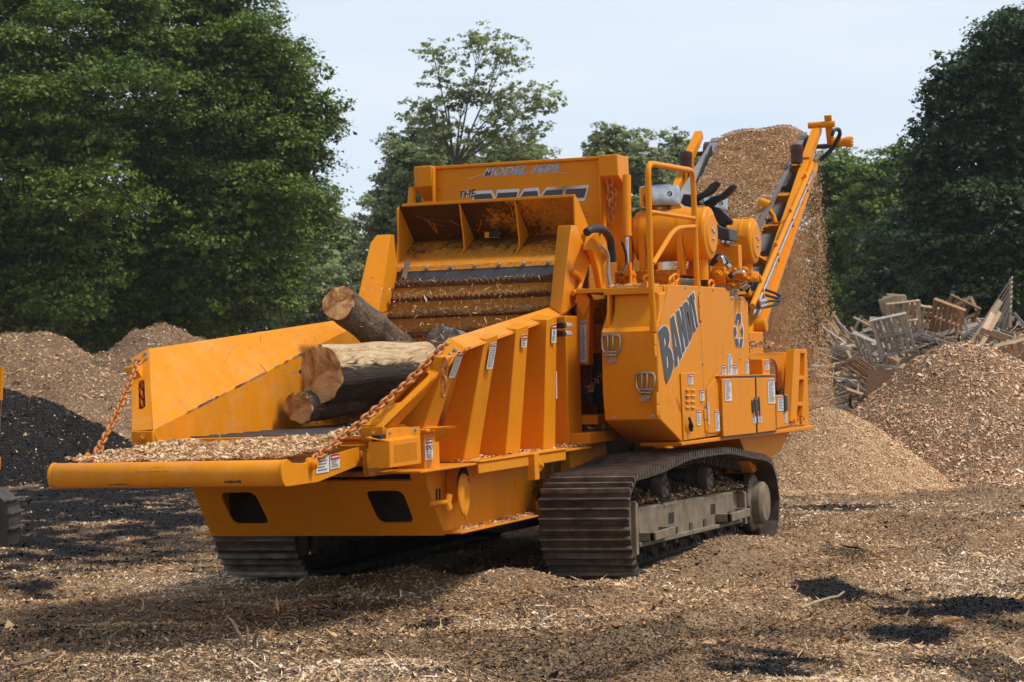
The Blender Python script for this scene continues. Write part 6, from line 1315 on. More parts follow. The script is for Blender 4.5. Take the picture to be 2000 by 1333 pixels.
# ------------------------------------------------------------------ air cleaners, exhausts, engine bay
def air_cleaner(px, py, X, r, L_, px_bowl, bw, label):
    c = at(px, py, X=X); t = empty('air_cleaner', (0, 0, 0), G); t['label'] = label
    y0 = c.y; z0 = c.z; mb = MB()
    mb.lathe((X, y0, z0), (0, 1, 0), [(0.0, r*0.80), (0.012, r*0.95), (0.03, r), (0.10, r), (0.105, r*1.02), (0.125, r*1.02), (0.13, r*0.985), (L_-0.04, r*0.985), (L_-0.01, r*0.93), (L_, r*0.7)], 48); mb.build('canister', 'paint', t, smooth=30)
    mb = MB(); mb.lathe((X, y0-0.012, z0), (0, 1, 0), [(0, r*0.70), (0.010, r*0.78), (0.02, r*0.80)], 40); mb.build('lid', 'paint', t, smooth=25)
    mb = MB()
    for a in (0.3, 2.4, 4.5): 
        p = Vector((X+r*0.5*math.cos(a)*0.25, y0-0.016, z0+r*0.22*math.sin(a))); mb.lathe(p, (0, -1, 0), [(0, 0.018), (0.008, 0.012)], 8)
    mb.build('lid_boss', 'galv', t)
    for k, (a, yy) in enumerate(((1.75, 0.09), (2.95, 0.11), (0.6, 0.1), (-0.9, 0.1))):
        p = Vector((X+math.cos(a)*r, y0+yy, z0+math.sin(a)*r)); mb = MB(); mb.bar(p+Vector((0, -0.045, 0)), p+Vector((0, 0.045, 0)), 0.03, 0.02, up=(math.cos(a), 0, math.sin(a))); mb.build('toggle_clip', 'paint_dusty', t, bevel=0.003)
    mb = MB(); mb.lathe((X, y0+L_-0.01, z0+0.02), (0, 1, 0), [(0, r*0.62), (0.05, r*0.60), (0.055, r*0.66), (0.08, r*0.66), (0.085, r*0.56), (0.2, r*0.50)], 30); mb.build('outlet', 'paint', t, smooth=30)
    for yy in (0.2, L_-0.12):
        mb = MB(); mb.lathe((X, y0+yy, z0), (0, 1, 0), [(0, r*1.02), (0.05, r*1.02)], 40); mb.box((X-r*1.02, y0+yy, z0-r-0.12), (X-r*0.55, y0+yy+0.05, z0)); mb.box((X+r*0.55, y0+yy, z0-r-0.12), (X+r*1.02, y0+yy+0.05, z0)); mb.build('strap', 'paint', t)
    mb = MB(); mb.cyl((X-0.02, y0+0.10, z0-r+0.02), (X-0.02, y0+0.10, z0-r-0.17), r*0.28, 18); mb.lathe((X-0.02, y0+0.10, z0-r-0.17), (0, 0, -1), [(0, r*0.27), (0.10, r*0.05)], 14, 1); mb.build('dust_spout', ['paint', 'black'], t, smooth=40)
    b = at(px_bowl[0], px_bowl[1], X=X+0.02); mb = MB(); h = bw*1.0
    mb.lathe((b.x, b.y, b.z-h*0.5), (0, 0, 1), [(-0.10, bw*0.52), (-0.03, bw*0.52), (0.0, bw*0.6), (0.01, bw*0.98), (0.03, bw), (h-0.02, bw), (h, bw*0.97), (h+0.01, bw*0.9), (h+0.012, 0.02)], 40)
    mb.build('precleaner_bowl', 'chrome', t, smooth=30)
    mb = MB(); mb.cyl((b.x, b.y, z0+r*0.9), (b.x, b.y, b.z-h*0.5-0.09), bw*0.55, 24); mb.build('inlet_neck', 'paint', t)
    ang = -2.35; cc = Vector((b.x+math.cos(ang)*(bw+0.002), b.y+math.sin(ang)*(bw+0.002), b.z+h*0.1)); mb = MB(); tx = Vector((-math.sin(ang), math.cos(ang), 0)); mb.tube([cc+tx*0.02*math.cos(q)+Vector((0, 0, 0.02*math.sin(q))) for q in np.linspace(0, 2*math.pi, 17)[:-1]], 0.004, 5, closed=True); mb.tube([cc+tx*0.012-Vector((0, 0, 0.012)), cc-tx*0.012+Vector((0, 0, 0.015))], 0.004, 5); mb.build('bowl_emblem', 'black', t)
    return t
air_cleaner(1390, 456, 2.95, 0.232, 0.66, (1288.5, 386), 0.178, 'near air cleaner with the wide chrome bowl')
air_cleaner(1477, 471, 5.2, 0.222, 0.62, (1394, 402), 0.135, 'rear air cleaner partly behind the black flaps')
def flap(name, pts, X, th, mat, z=zd):
    mb = MB(); q = [at(*z(*p), X=X) for p in pts]; mb.prism(q, (th, 0, 0)); return mb.build(name, mat, EX, bevel=0.012)
EX = empty('exhaust', (0, 0, 0), G)
flap('exhaust_flap', ((100, 210), (175, 175), (240, 102), (288, 72), (322, 72), (326, 92), (280, 165), (225, 210), (170, 228), (100, 270)), 3.9, 0.10, 'black')
flap('exhaust_flap', ((150, 298), (250, 232), (350, 203), (400, 150), (450, 110), (488, 106), (492, 124), (440, 195), (380, 245), (310, 275), (250, 330), (190, 340)), 4.1, 0.10, 'black')
flap('exhaust_scoop', ((-30, 200), (30, 205), (95, 215), (110, 275), (150, 300), (240, 320), (100, 335), (40, 330), (-20, 320), (-60, 290)), 3.92, 0.3, 'black')
mb = MB(); q = [at(*zd(*p), X=4.1) for p in ((240, 320), (330, 340), (400, 388), (462, 455), (465, 482), (440, 505), (405, 492), (385, 525), (330, 520), (300, 460))]; mb.prism(q, (0.25, 0.05, 0)); mb.build('exhaust_elbow', 'black', EX, bevel=0.02)
mb = MB(); q = [at(*zd(*p), X=4.0) for p in ((300, 500), (345, 530), (432, 548), (436, 668), (345, 660), (300, 640))]; mb.prism(q, (0.3, 0, 0)); mb.build('muffler_guard', 'rubber_grey', EX, bevel=0.01)
mb = MB(); q = [at(*zd(*p), X=3.98) for p in ((342, 662), (432, 674), (430, 715), (342, 705))]; mb.prism(q, (0.2, 0, 0)); mb.bolt(at(*zd(365, 686), X=3.98), (-1, 0, 0), 0.014, 1); mb.bolt(at(*zd(415, 692), X=3.98), (-1, 0, 0), 0.014, 1); mb.build('guard_bracket', ['rubber_grey', 'galv'], EX, bevel=0.004)
mb = MB(); a = at(*zd(385, 715), X=4.05); mb.box((a.x, a.y-0.13, a.z-0.35), (a.x+0.12, a.y+0.12, a.z)); mb.build('stack_post', 'paint', EX, bevel=0.006)
EN = empty('engine', (0, 0, 0), G)
box('engine_block', (2.9, 0.75, 1.7), (6.3, 2.6, 2.38), 'mud_dark', EN, 0.03)
box('engine_shroud', (2.8, 0.60, 2.10), (3.2, 2.7, 2.24), 'dark', EN, 0.02)
box('cleaner_rail', (2.62, 0.30, 2.26), (2.70, 1.3, 2.40), 'paint_grimy', EN)
box('cleaner_rail', (3.10, 0.22, 2.36), (3.2, 0.95, 2.42), 'paint', EN)
mb = MB(); mb.box((4.8, 0.3, 2.42), (5.6, 1.0, 2.46)); mb.build('cleaner_shelf', 'paint', EN, bevel=0.004)
mb = MB(); mb.cyl((2.95, 1.05, 2.80), (2.95, 2.2, 2.84), 0.085, 18)
for k in range(26): mb.lathe((2.95, 1.05+k*0.045, 2.80+k*0.0015), (0, 1, 0), [(0, 0.086), (0.010, 0.096), (0.022, 0.086)], 16)
mb.build('intake_hose', 'black', EN, smooth=50)
mb = MB(); mb.lathe(at(*zc(890, 620), X=2.9), (0, -1, 0), [(-0.3, 0.16), (0, 0.16), (0.02, 0.12)], 24); mb.build('blower_housing', 'paint', EN)
box('radiator_cover', (3.4, 1.1, 2.38), (5.0, 2.7, 2.68), 'paint_grimy', EN, 0.02)
# hydraulic valve cluster
def cluster():
    r_ = random.Random(5); X0 = 3.35
    for (x, y, w, h, m_, d) in ((262, 930, 120, 170, 'paint', 0.22), (300, 1010, 90, 110, 'paint', 0.18), (380, 950, 55, 120, 'paint', 0.15), (400, 1060, 90, 90, 'paint_dusty', 0.2), (450, 930, 90, 60, 'paint', 0.2), (520, 985, 140, 95, 'paint', 0.25), (410, 1090, 130, 60, 'paint_grimy', 0.2), (600, 1020, 55, 60, 'paint', 0.1)):
        a = at(*zd(x, y+h), X=X0+r_.uniform(0, 0.35)); b = at(*zd(x+w, y), X=a.x); mb = MB(); mb.box((a.x, min(a.y, b.y), a.z), (a.x+d, max(a.y, b.y), b.z)); 
        cx, cz = (a.y+b.y)/2, (a.z+b.z)/2; mb.lathe((a.x, cx, cz), (-1, 0, 0), [(0, abs(a.z-b.z)*0.32), (0.03, abs(a.z-b.z)*0.32), (0.035, abs(a.z-b.z)*0.2), (0.05, abs(a.z-b.z)*0.2)], 14)
        mb.lathe((a.x+d/2, min(a.y, b.y), cz), (0, -1, 0), [(0, 0.03), (0.03, 0.03), (0.03, 0.02), (0.05, 0.02)], 10); mb.build('hydraulic_valve', m_, EN, bevel=0.012)
    mb = MB(); mb.tube(bend([at(*zd(258, 890), X=3.3), at(*zd(300, 820), X=3.3), at(*zd(370, 820), X=3.3), at(*zd(430, 910), X=3.3)], k=0.1), 0.02, 10); mb.tube(bend([at(*zd(250, 910), X=3.4), at(*zd(300, 870), X=3.4), at(*zd(345, 850), X=3.3)]), 0.02, 10); mb.tube(bend([at(*zd(430, 1030), X=3.3), at(*zd(480, 1000), X=3.3)]), 0.022, 10); mb.build('hydraulic_hose', 'black', EN, smooth=60)
    mb = MB(); mb.tube(bend([at(*zd(320, 870), X=3.27), at(*zd(350, 830), X=3.27), at(*zd(375, 880), X=3.27), at(*zd(380, 900), X=3.27)]), 0.024, 10); mb.cyl(at(*zd(415, 910), X=3.28), at(*zd(440, 945), X=3.28), 0.024, 10); mb.tube(bend([at(*zd(470, 1010), X=3.25), at(*zd(510, 980), X=3.25), at(*zd(570, 980), X=3.25), at(*zd(585, 1010), X=3.25)], k=0.05), 0.018, 10); mb.cyl(at(*zd(560, 1140), X=3.4), at(*zd(620, 1100), X=3.4), 0.035, 12); mb.cyl(at(*zd(470, 1215), X=3.4), at(*zd(500, 1170), X=3.4), 0.012, 8); mb.build('hose_fitting', 'chrome', EN, smooth=60)
cluster()
# black cable sleeve and grey hose beside the yoke
mb = MB(); mb.tube(bend([at(*zc(215, 285), Y=0.66), at(*zc(300, 225), Y=0.64), at(*zc(480, 225), Y=0.62), at(*zc(600, 370), Y=0.62), at(*zc(620, 560), Y=0.62), at(*zc(640, 760), Y=0.62)], n=5, k=0.10), [0.02]+[0.036]*24+[0.045], 12) if False else mb.tube(bend([at(*zc(215, 285), Y=0.66), at(*zc(300, 225), Y=0.64), at(*zc(480, 225), Y=0.62), at(*zc(600, 370), Y=0.62), at(*zc(620, 560), Y=0.62), at(*zc(640, 760), Y=0.62)], n=5, k=0.10), 0.034, 12)
mb.build('cable_sleeve', 'black', G, smooth=60)
mb = MB(); mb.tube(bend([at(*zc(440, 500), Y=0.60), at(*zc(540, 590), Y=0.58), at(*zc(570, 700), Y=0.58), at(*zc(565, 1000), Y=0.58), at(*zc(620, 1230), Y=0.55)], n=5, k=0.15), 0.016, 10); mb.build('grey_hose', 'hose_grey', G, smooth=60)
mb = MB(); mb.tube(bend([at(*zc(790, 440), Y=0.66), at(*zc(860, 640), Y=0.66), at(*zc(860, 850), Y=0.66), at(*zc(790, 980), Y=0.66)], n=5, k=0.12), 0.012, 8); mb.build('black_hose', 'black', G, smooth=60)
mb = MB(); q = [at(*zc(*p), Y=0.82) for p in ((180, 930), (260, 830), (240, 1200), (140, 1210))]; mb.prism(q, (0, 0.03, 0)); mb.build('rubber_flap', 'black', G)
box('tie_plate', (2.3, 0.5, 2.20), (2.9, 0.95, 2.25), 'paint_dusty', G)
# ------------------------------------------------------------------ discharge conveyor
CV2 = empty('discharge_conveyor', (0, 0, 0), G)
zr = lambda x: 1.95+0.645*(x-7.87)
DR = Vector((1, 0, 0.645)).normalized(); NR = Vector((-0.645, 0, 1)).normalized()
for s in (0, 1):
    f = mir if s else (lambda p: Vector(p))
    yy = 0.95
    a = Vector((5.0, yy, zr(5.0))); b = Vector((11.25, yy, zr(11.25))); e = Vector((11.72, yy, zr(11.72)))
    mb = MB(); mb.bar(f(a), f(b), 0.09, 0.13); mb.build('top_chord', 'paint', CV2, bevel=0.006)
    mb = MB(); mb.bar(f(b-DR*0.35+NR*0.035), f(e+NR*0.02), 0.10, 0.11); mb.build('take_up_frame', 'paint', CV2, bevel=0.006)
    mb = MB(); mb.bar(f(a-NR*0.27), f(b-NR*0.27+DR*0.1), 0.06, 0.07); mb.build('bottom_chord', 'paint', CV2, bevel=0.005)
    mb = MB(); e1_ = Vector((0, 0.02, 0)); mb.hexa([f(p) for p in (a-NR*0.05+e1_, b-NR*0.05+e1_, b-NR*0.25+e1_, a-NR*0.25+e1_)], [f(p+Vector((0, 0.012, 0))) for p in (a-NR*0.05+e1_, b-NR*0.05+e1_, b-NR*0.25+e1_, a-NR*0.25+e1_)]); mb.build('side_plate', 'paint', CV2)
    for k in range(2):
        x = 8.3+k*1.35; c = Vector((x, yy+0.10, zr(x)+0.06)); mb = MB(); mb.box(*[tuple(v) for v in (Vector((c.x-0.06, min(f(c).y-0.07, f(c).y+0.07), c.z)), Vector((c.x+0.06, max(f(c).y-0.07, f(c).y+0.07), c.z+0.02)))]); mb.tube([f(c), f(c+Vector((0.02, 0.03, 0.10))), f(c+Vector((0.05, 0.12, 0.22)))], 0.028, 8); mb.lathe(f(c+Vector((0.05, 0.08, 0.22))), (0, -1 if s else 1, 0.5), [(0, 0.05), (0.12, 0.05)], 16); mb.build('idler_bracket', 'paint', CV2)
    x = 10.75; c = f(Vector((x, 1.02, zr(x)+0.13))); mb = MB(); mb.lathe(c, (0.12, 0, 1), [(0, 0.068), (0.02, 0.073), (0.12, 0.073), (0.13, 0.078), (0.21, 0.078), (0.22, 0.066)], 22); mb.build('guide_roller', 'maroon', CV2)
for k in range(10):
    x = 5.4+k*0.62; mb = MB(); mb.bar((x, 0.98, zr(x)-0.05), (x, 2.44, zr(x)-0.05), 0.07, 0.09, up=NR); mb.build('cross_member', 'paint_dusty', CV2, bevel=0.004)
mb = MB(); mb.bar((9.0, 1.0, zr(9.0)), (10.0, 2.2, zr(10.0)), 0.05, 0.05); mb.build('cross_brace', 'paint', CV2)
# troughed carrying belt, return belt, head pulley
def belt_z(x, v):   # v -1..1 across
    w = np.clip((11.65-x)/2.6, 0, 1); return 1.95+0.645*(x-7.87)-0.05+0.43*w*np.abs(v)**1.6
xs = np.linspace(5.0, 11.75, 60); vs_ = np.linspace(-1, 1, 21); mb = MB()
for sgn in (0, 1):
    for x in xs:
        for v in vs_:
            mb.v.append((x+0.02*sgn, MID+0.61*v, float(belt_z(x, v))-0.02*sgn))
n1 = len(vs_); off = len(xs)*n1
for i in range(len(xs)-1):
    for j in range(n1-1):
        q = i*n1+j; mb.f += [(q, q+1, q+n1+1, q+n1), (q+off, q+off+n1, q+off+n1+1, q+off+1)]; mb.mi += [0, 0]
for i in range(len(xs)-1):
    for j in (0, n1-1): q = i*n1+j; mb.f.append((q, q+n1, q+n1+off, q+off)); mb.mi.append(0)
mb.build('carrying_belt', 'belt', CV2, smooth=60)
hp = Vector((11.74, 0, zr(11.74)-0.05-0.185)); mb = MB()
arc = [(hp.x+0.165*math.cos(a), hp.z+0.165*math.sin(a)) for a in np.linspace(2.15, -1.2, 16)]
P_ = [(x, MID-0.61, z) for x, z in arc]; Q_ = [(x, MID+0.61, z) for x, z in arc]
mb.add(P_+Q_, [(i, i+1, len(arc)+i+1, len(arc)+i) for i in range(len(arc)-1)]); mb.build('belt_wrap', 'belt', CV2, smooth=60)
mb = MB(); mb.lathe((hp.x, 1.02, hp.z), (0, 1, 0), [(0, 0.05), (0.0, 0.145), (1.38, 0.145), (1.38, 0.05)], 30); mb.cyl((hp.x, 0.7, hp.z), (hp.x, 2.6, hp.z), 0.03, 12); mb.build('head_pulley', 'rubber_grey', CV2, smooth=40)
mb = MB(); mb.hexa([(5.0, 1.1, zr(5)-0.46), (11.8, 1.1, zr(11.8)-0.28), (11.8, 2.32, zr(11.8)-0.28), (5.0, 2.32, zr(5)-0.46)], [(5.0, 1.1, zr(5)-0.445), (11.8, 1.1, zr(11.8)-0.265), (11.8, 2.32, zr(11.8)-0.265), (5.0, 2.32, zr(5)-0.445)]); mb.build('return_belt', 'belt', CV2)
mb = MB(); mb.prism([(5.2, 2.20, zr(5.2)-0.40), (11.3, 2.20, zr(11.3)-0.30), (11.3, 2.20, zr(11.3)+0.10), (5.2, 2.20, zr(5.2)+0.10)], (0, 0.02, 0)); mb.build('interior_shade_sheet', 'dark', CV2)  # black sheet in the frame, painted shade of the interior under the belt
# motor, torque arm, hoses at the tip
mo = at(*ze(1600, 290), Y=0.62); c0 = Vector((mo.x, 0.86, mo.z)); mb = MB(); mb.lathe((hp.x, 0.84, mo.z), (0, -1, 0), [(0, 0.035), (0.05, 0.035), (0.06, 0.075), (0.10, 0.075), (0.11, 0.055), (0.22, 0.055), (0.225, 0.068), (0.30, 0.068), (0.305, 0.05)], 22)
for k in range(8): a = k*math.pi/4; mb.bolt((hp.x+0.05*math.cos(a), 0.535, mo.z+0.05*math.sin(a)), (0, -1, 0), 0.008)
mb.build('drive_motor', 'paint', CV2, smooth=35, bevel=0.004)
mb = MB(); mb.bar((hp.x, 0.80, mo.z-0.05), (hp.x-0.15, 0.80, mo.z+0.33), 0.025, 0.09, up=(0, 1, 0)); mb.cyl((hp.x-0.13, 0.72, mo.z+0.22), (hp.x-0.13, 1.05, mo.z+0.22), 0.04, 14); mb.build('torque_arm', 'paint', CV2, bevel=0.004)
for k, dx in enumerate((0, 0.05)):
    m_ = MB(); m_.tube(bend([at(*ze(1500, 230), Y=0.62-dx*0), at(*ze(1530, 150), Y=0.60), at(*ze(1600, 150+dx*300), Y=0.56), at(*ze(1600+dx*200, 230), Y=0.56), at(*ze(1480+dx*300, 430+dx*100), Y=0.70), at(*ze(1330+dx*300, 545+dx*260), Y=0.84)], n=5, k=0.14), 0.022, 10); m_.build('motor_hose', 'black', CV2, smooth=60)
mb = MB(); mb.cyl(at(*ze(1340, 515), Y=0.83), at(*ze(1285, 560), Y=0.88), 0.026, 10); mb.cyl(at(*ze(1365, 545), Y=0.83), at(*ze(1310, 590), Y=0.88), 0.026, 10); build_split(mb, 'hose_fitting', 'chrome', CV2, tol=0)
mb = MB(); p0, p1 = at(*ze(1240, 600), Y=0.88), at(*z6(960, 1260), Y=0.88); p0 = Vector((p0.x, 0.875, p0.z)); p1 = Vector((p1.x, 0.875, p1.z)); mb.cyl(p0, p1, 0.032, 14); mb.build('fold_cylinder', 'paint', CV2, smooth=50)
mb = MB(); q0, q1 = p0+NR*-0.10, p1+NR*-0.10; mb.cyl(q0, q1, 0.017, 10); mb.build('hydraulic_pipe', 'galv', CV2, smooth=50)
for t in (0.12, 0.38, 0.62, 0.86):
    c = p0.lerp(p1, t); mb = MB(); mb.bar(c+NR*0.08, c-NR*0.17, 0.05, 0.03, up=(0, 1, 0)); mb.build('pipe_clamp', 'paint', CV2, bevel=0.004)
for k in range(2):
    m_ = MB(); o_ = k*34; m_.tube(bend([at(*z6(1050, 1155+o_), Y=0.86), at(*z6(1110, 1175+o_*0.9), Y=0.80), at(*z6(1150, 1195+o_*0.6), Y=0.76), at(*z6(1140, 1225+o_*0.5), Y=0.76), at(*z6(1090, 1225+o_), Y=0.78), at(*z6(1010, 1240+o_), Y=0.84)], n=4, k=0.06), 0.015, 9); m_.build('loop_hose', 'black', CV2, smooth=60)
mb = MB(); mb.cyl(at(*z6(1002, 1235), Y=0.84), at(*z6(1045, 1225), Y=0.82), 0.03, 10); mb.cyl(at(*z6(1005, 1265), Y=0.84), at(*z6(1045, 1255), Y=0.82), 0.03, 10); mb.build('hose_fitting', 'chrome', CV2)
decal(CV2, *[at(*z6(*p), Y=0.885) for p in ((1000, 1330), (1018, 1300), (1022, 1170), (1000, 1210))], head=None, rows=3)
mb = MB(); mb.box((7.2, 0.80, zr(7.4)-0.45), (7.8, 1.05, zr(7.6)+0.12)); mb.cyl((7.9, 0.78, zr(7.9)), (7.9, 1.1, zr(7.9)), 0.08, 18); mb.build('fold_hinge', 'paint', CV2, bevel=0.01)
# chips riding on the belt
def heap_belt(u, v):
    t = (v-MID)/0.61; crown = 0.05*np.clip(1-(np.abs(t+0.06)/0.87)**5, 0, 1)+0.045*np.exp(-((t+0.5)/0.3)**2); edge = 0.03*vn(u*7, v*7)
    z = belt_z(np.minimum(u, 11.72), t*0.82)+crown+edge+0.03*vn(u*2.2, v*2.2)
    z = z-np.where(u > 11.72, (u-11.72)**2*3.0, 0)
    return np.stack([u, v, z], 1)
mb = MB(); g = 90; us = np.linspace(5.2, 12.0, g); ws = np.linspace(MID-0.55, MID+0.47, 30); UU, VV = np.meshgrid(us, ws, indexing='ij'); PP = heap_belt(UU.ravel(), VV.ravel()); PP[:, 2] -= 0.015
edge_ = (PP[:, 1] < MID-0.545) | (PP[:, 1] > MID+0.465); PP[edge_, 2] -= 0.1
mb.v = [tuple(p) for p in PP]; mb.f = [(i*30+j, (i+1)*30+j, (i+1)*30+j+1, i*30+j+1) for i in range(g-1) for j in range(29)]; mb.mi = [0]*len(mb.f)
LOAD = mb.build('wood_chips', 'pile_fresh', None, smooth=180); tag(LOAD, 'thick layer of shredded chips riding up the conveyor belt', 'wood chips', kind='stuff')
chip_bed('chip_layer', heap_belt, 170000, None, 0.017, 'chip_fresh', x=(6.8, 12.0), y=(MID-0.56, MID+0.48), lo=0.30, hi=1.0, asp=0.3, parent=LOAD, tilt=0.35)
# ------------------------------------------------------------------ falling curtain of chips
def curtain():
    n = 300000; y = MID+0.60*np.clip(rng.normal(0, 0.55, n), -1.05, 1.05); s = rng.random(n)
    tt = np.sqrt(s)*0.95; z0 = 4.38; v0 = 0.55
    clump = vn(y*5+3, tt*9+y*2)
    x = 11.86+v0*tt+rng.normal(0, 0.07, n)*(1+1.4*tt)+0.15*(clump-0.5)+0.05; z = z0-0.5*9.8*tt**2*0.86-0.04+rng.normal(0, 0.05, n)
    y = MID+(y-MID)*(1+0.05*tt)+rng.normal(0, 0.025, n)*(1+tt)
    keep = (rng.random(n) < (0.25+0.8*clump)*np.where(y > MID+0.1, 0.6, 1.0)) & (z > 0.7); x, y, z = x[keep], y[keep], z[keep]; m = len(x)
    up = np.tile([0, 0, 1.0], (m, 1)); P = np.stack([x, y, z], 1)
    a = unit(up+rng.normal(0, 0.6, (m, 3))); b = unit(np.cross(a, rng.normal(0, 1, (m, 3)))); L_ = 0.0165*np.exp(rng.normal(0, 0.45, (m, 1))); W = L_*0.28
    V = np.stack([P-a*L_/2, P+b*W/2, P+a*L_/2, P-b*W/2], 1)
    o = soup('falling_wood_chips', V, 'chip_fall', {'v': rng.beta(2, 2, m), 'd': np.zeros(m)}); tag(o, 'curtain of brown wood chips falling from the end of the conveyor', 'wood chips', kind='stuff')
M['chip_fall'] = chip_mat('wood_chips_falling', [(0.0, (0.50, 0.24, 0.10)), (0.3, (0.72, 0.42, 0.20)), (0.65, (0.84, 0.56, 0.32)), (1.0, (0.92, 0.76, 0.54))])
curtain()
# flying shreds in the chute
n = 900; P = np.stack([rng.uniform(-0.2, 1.3, n), rng.uniform(1.0, 2.4, n), 1.35+rng.random(n)**1.6*1.0], 1); o = soup('flying_splinters', chips_quads(P, 0.035, 0.16, 1.5), 'chip_tan', {'v': 0.5+0.5*rng.random(n), 'd': np.zeros(n)}); tag(o, 'fine splinters thrown up in front of the feed wheel', 'wood chips', kind='stuff')
# ------------------------------------------------------------------ logs
def log(c0, c1, r0, r1, mats, label, seed, bumps=0.06, cut_n=None, butt=0.0):
    c0, c1 = Vector(c0), Vector(c1); d = (c1-c0); Ln = d.length; d.normalize(); r_ = np.random.default_rng(seed)
    ph = r_.uniform(0, 6, 4); rings = 26; seg = 40; mb = MB()
    def rad(t, a):
        base = r0+(r1-r0)*t; q = 1+bumps*(math.sin(2*a+ph[0]+t*1.3)+0.6*math.sin(3*a+ph[1]-t*2)+0.35*math.sin(5*a+ph[2]+t*5))+0.02*math.sin(9*a+ph[3]+3*t)+0.03*math.sin(t*17+a*2+ph[1])
        if butt: q *= 1-butt*max(0, 1-t*9)**2
        return base*q
    for i in range(rings):
        t = i/(rings-1); bend_ = 0.03*math.sin(t*3.1)*Ln*0.3
        for k in range(seg):
            a = 2*math.pi*k/seg; r = rad(t, a); jag = 0.012*math.sin(a*7+ph[2]) if i == 0 else 0
            mb.v.append((t*Ln+jag, r*math.cos(a), r*math.sin(a)+bend_))
    for i in range(rings-1):
        for k in range(seg): mb.f.append((i*seg+k, i*seg+(k+1) % seg, (i+1)*seg+(k+1) % seg, (i+1)*seg+k)); mb.mi.append(0)
    root = mb.build('log', mats[0], smooth=50)
    q = d.to_track_quat('X', 'Z'); root.rotation_euler = q.to_euler(); root.location = c0; tag(root, label, 'log', 'logs lying in the infeed chute')
    for nm, t, s in (('cut_end', 0, -1), ('cut_end', 1, 1)):
        m2 = MB(); i = 0 if t == 0 else rings-1; ring = mb.v[i*seg:(i+1)*seg]; cc = Vector((t*Ln, 0, 0.03*math.sin(t*3.1)*Ln*0.3)); levels = (0.965, 0.7, 0.35)
        vs = []; 
        for lv in levels:
            for k, p in enumerate(ring): v = cc.lerp(Vector(p), lv); v.x = t*Ln+s*(0.006+0.02*(1-lv)*r_.random()); vs.append(v)
        vs.append(cc+Vector((s*0.015, 0, 0))); fs = []
        for l in range(len(levels)-1):
            for k in range(seg): fs.append((l*seg+k, l*seg+(k+1) % seg, (l+1)*seg+(k+1) % seg, (l+1)*seg+k))
        for k in range(seg): fs.append(((len(levels)-1)*seg+k, (len(levels)-1)*seg+(k+1) % seg, len(vs)-1))
        rim = len(vs); vs += [Vector(p) for p in ring]
        for k in range(seg): fs.append((k, (k+1) % seg, rim+(k+1) % seg, rim+k))
        m2.add(vs, fs); m2.build(nm, mats[1], root, smooth=60)
    # loose bark strips at the near rim
    m3 = MB()
    for k in range(5):
        a = r_.uniform(0, 6.28); r = rad(0.0, a)*1.0; p = Vector((0.0, r*math.cos(a), r*math.sin(a))); o_ = Vector((-0.03*r_.random(), math.cos(a), math.sin(a))); tn = Vector((0, -math.sin(a), math.cos(a)))
        l = r_.uniform(0.01, 0.03); m3.add([p-tn*0.02, p+tn*0.02, p+tn*0.012+Vector((-l*0.6, o_.y*l*0.3, o_.z*l*0.3)), p-tn*0.006+Vector((-l, o_.y*l*0.25, o_.z*l*0.25)), p+Vector((0.03, 0, 0))+Vector((0, o_.y, o_.z))*0.012], [(0, 1, 2, 3), (0, 1, 4)])
    build_split(m3, 'loose_bark', 'peeled' if mats[0] == 'peeled' else 'bark', root, tol=0)
    return root
# ends read off the photograph, far ends placed towards the wheel
e0 = at(583, 797, X=-0.90); log(e0, e0+Vector((1.75, -0.28, 0.10)), 0.118, 0.14, ('bark', 'cut'), 'smaller round log lowest in the chute, its pale cut end facing out', 3, 0.05)
e1 = at(628, 731, X=-0.80); log(e1, e1+Vector((2.05, -0.42, 0.0)), 0.208, 0.20, ('peeled', 'cut'), 'biggest log with peeled yellow upper side and a cracked brown end', 5, 0.038, butt=0.04)
e2 = at(661, 592, X=-0.30); log(e2, at(800, 705, X=0.95), 0.135, 0.15, ('bark', 'cut'), 'bark covered log standing up at a slant against the feed wheel', 9, 0.045)
e3 = at(868, 672, X=0.55); log(e3, e3+Vector((0.85, 0.05, -0.15)), 0.15, 0.17, ('bark_grey', 'bark_grey'), 'grey end of a log behind the near wall, just below the feed wheel', 12, 0.05)
stub = at(598, 797, X=-0.86); m_ = MB(); m_.tube([at(610, 807, X=-0.80), at(622, 800, X=-0.84), at(638, 803, X=-0.83)], [0.02, 0.013, 0.006], 7); tag(m_.build('branch_stub', 'bark'), 'short broken branch lying against the smaller log', 'branch')
m_ = MB(); m_.tube(bend([at(686, 582+2, X=-0.30), at(690, 610, X=-0.3), at(682, 632, X=-0.32)]), [0.01]*8, 6) if False else m_.tube([at(690, 600, X=-0.33), at(688, 616, X=-0.34), at(681, 632, X=-0.33)], [0.012, 0.012, 0.007], 6); tag(m_.build('branch_stub', 'bark'), 'thin broken branch hanging on the slanting log', 'branch')
m_ = MB(); m_.tube([at(752, 669, X=0.2), at(800, 667, X=0.3), at(833, 696, X=0.4)], 0.003, 4); tag(m_.build('twig', 'stick'), 'pale thin twig above the biggest log', 'twig')
chip_bed('wood_chips', lambda u, v: np.stack([u, v, 1.20+0.10*vn(u*3, v*3)+0.12*np.clip(u-0.2, 0, 1)], 1), 2500, 'loose splinters and chips on the floor of the chute round the logs', 0.05, x=(-0.3, 1.4), y=(1.0, 2.42), asp=0.2, lo=0.0, hi=0.6, tilt=0.8)
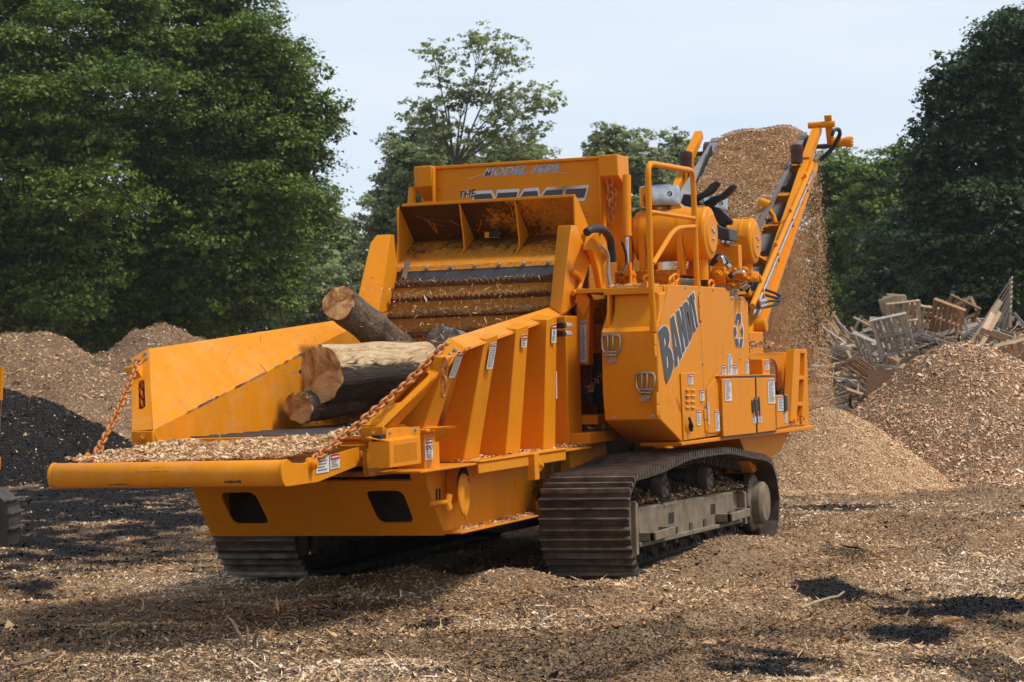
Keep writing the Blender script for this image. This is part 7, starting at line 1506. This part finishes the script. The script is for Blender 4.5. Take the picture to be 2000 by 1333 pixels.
# scratches on the far chute wall (bare steel and transferred marks), thin raised slivers
def scratches():
    nn = Wn if Wn.y < 0 else -Wn; nv = Vector((nn.x, -nn.y, nn.z)); inward = -nv; F_, T_, R_ = mir(Fp), mir(T1), mir(RR)
    r_ = random.Random(11)
    for k in range(46):
        s = r_.random()**0.8; t = r_.random(); e = F_.lerp(R_, s*0.8); tt = T_.lerp(R_, s*0.8); p = e.lerp(tt, 0.08+0.84*t)
        du = (R_-F_).normalized()*r_.uniform(-0.10, 0.10)+(tt-e).normalized()*r_.uniform(-0.12, 0.03)
        if k % 5 == 0: du *= 2.0
        w_ = (R_-F_).normalized()*r_.uniform(0.002, 0.006); p = p+inward*0.0025; mb = MB(); md = p+du*0.5+w_*r_.uniform(-2, 2)
        mb.add([p, p+w_, md+w_*1.3, p+du, md], [(0, 1, 2, 4), (4, 2, 3)]); mb.build('scratch', r_.choice(['steel', 'galv', 'mud_dark', 'hose_grey']), WL)
    # worn steel along the crease and the front edge
    for k in range(26):
        s = r_.uniform(0.05, 0.62); l = r_.uniform(0.02, 0.12); p = F_.lerp(R_, s)+inward*0.004+Vector((0, -0.003, 0)); q = F_.lerp(R_, s+l*0.3)+inward*0.004+Vector((0, -0.003, 0)); h = Vector((0, 0, r_.uniform(0.006, 0.018)))
        mb = MB(); mb.add([p-h*0.3, q-h*0.2, q+h*0.4, p+h*0.6], [(0, 1, 2, 3)]); mb.build('edge_wear', r_.choice(['galv', 'steel', 'hose_grey']), WL)
scratches()
# ------------------------------------------------------------------ tidy: no deeper than thing > part > sub-part
def depth(o):
    d = 0
    while o.parent: o = o.parent; d += 1
    return d
for o in list(bpy.data.objects):
    while depth(o) > 2:
        mw = o.matrix_local.copy(); pl = o.parent.matrix_local.copy(); o.parent = o.parent.parent; o.matrix_local = pl @ mw
# ------------------------------------------------------------------ haze
def haze():
    m = bpy.data.materials.new('haze'); m.use_nodes = True; t = m.node_tree; t.nodes.clear()
    v = N(t, 'ShaderNodeVolumePrincipled'); v.inputs['Color'].default_value = (0.93, 0.96, 1.0, 1); v.inputs['Density'].default_value = 0.00022; v.inputs['Anisotropy'].default_value = 0.2
    o = N(t, 'ShaderNodeOutputMaterial'); t.links.new(v.outputs[0], o.inputs['Volume']); M['haze'] = m
    mb = MB(); mb.box((-1700, -1700, -1.4), (1700, 1700, 26)); o = mb.build('haze', 'haze'); o['kind'] = 'stuff'; o['label'] = 'thin pale haze and dust hanging over the yard'; o['category'] = 'haze'
haze()
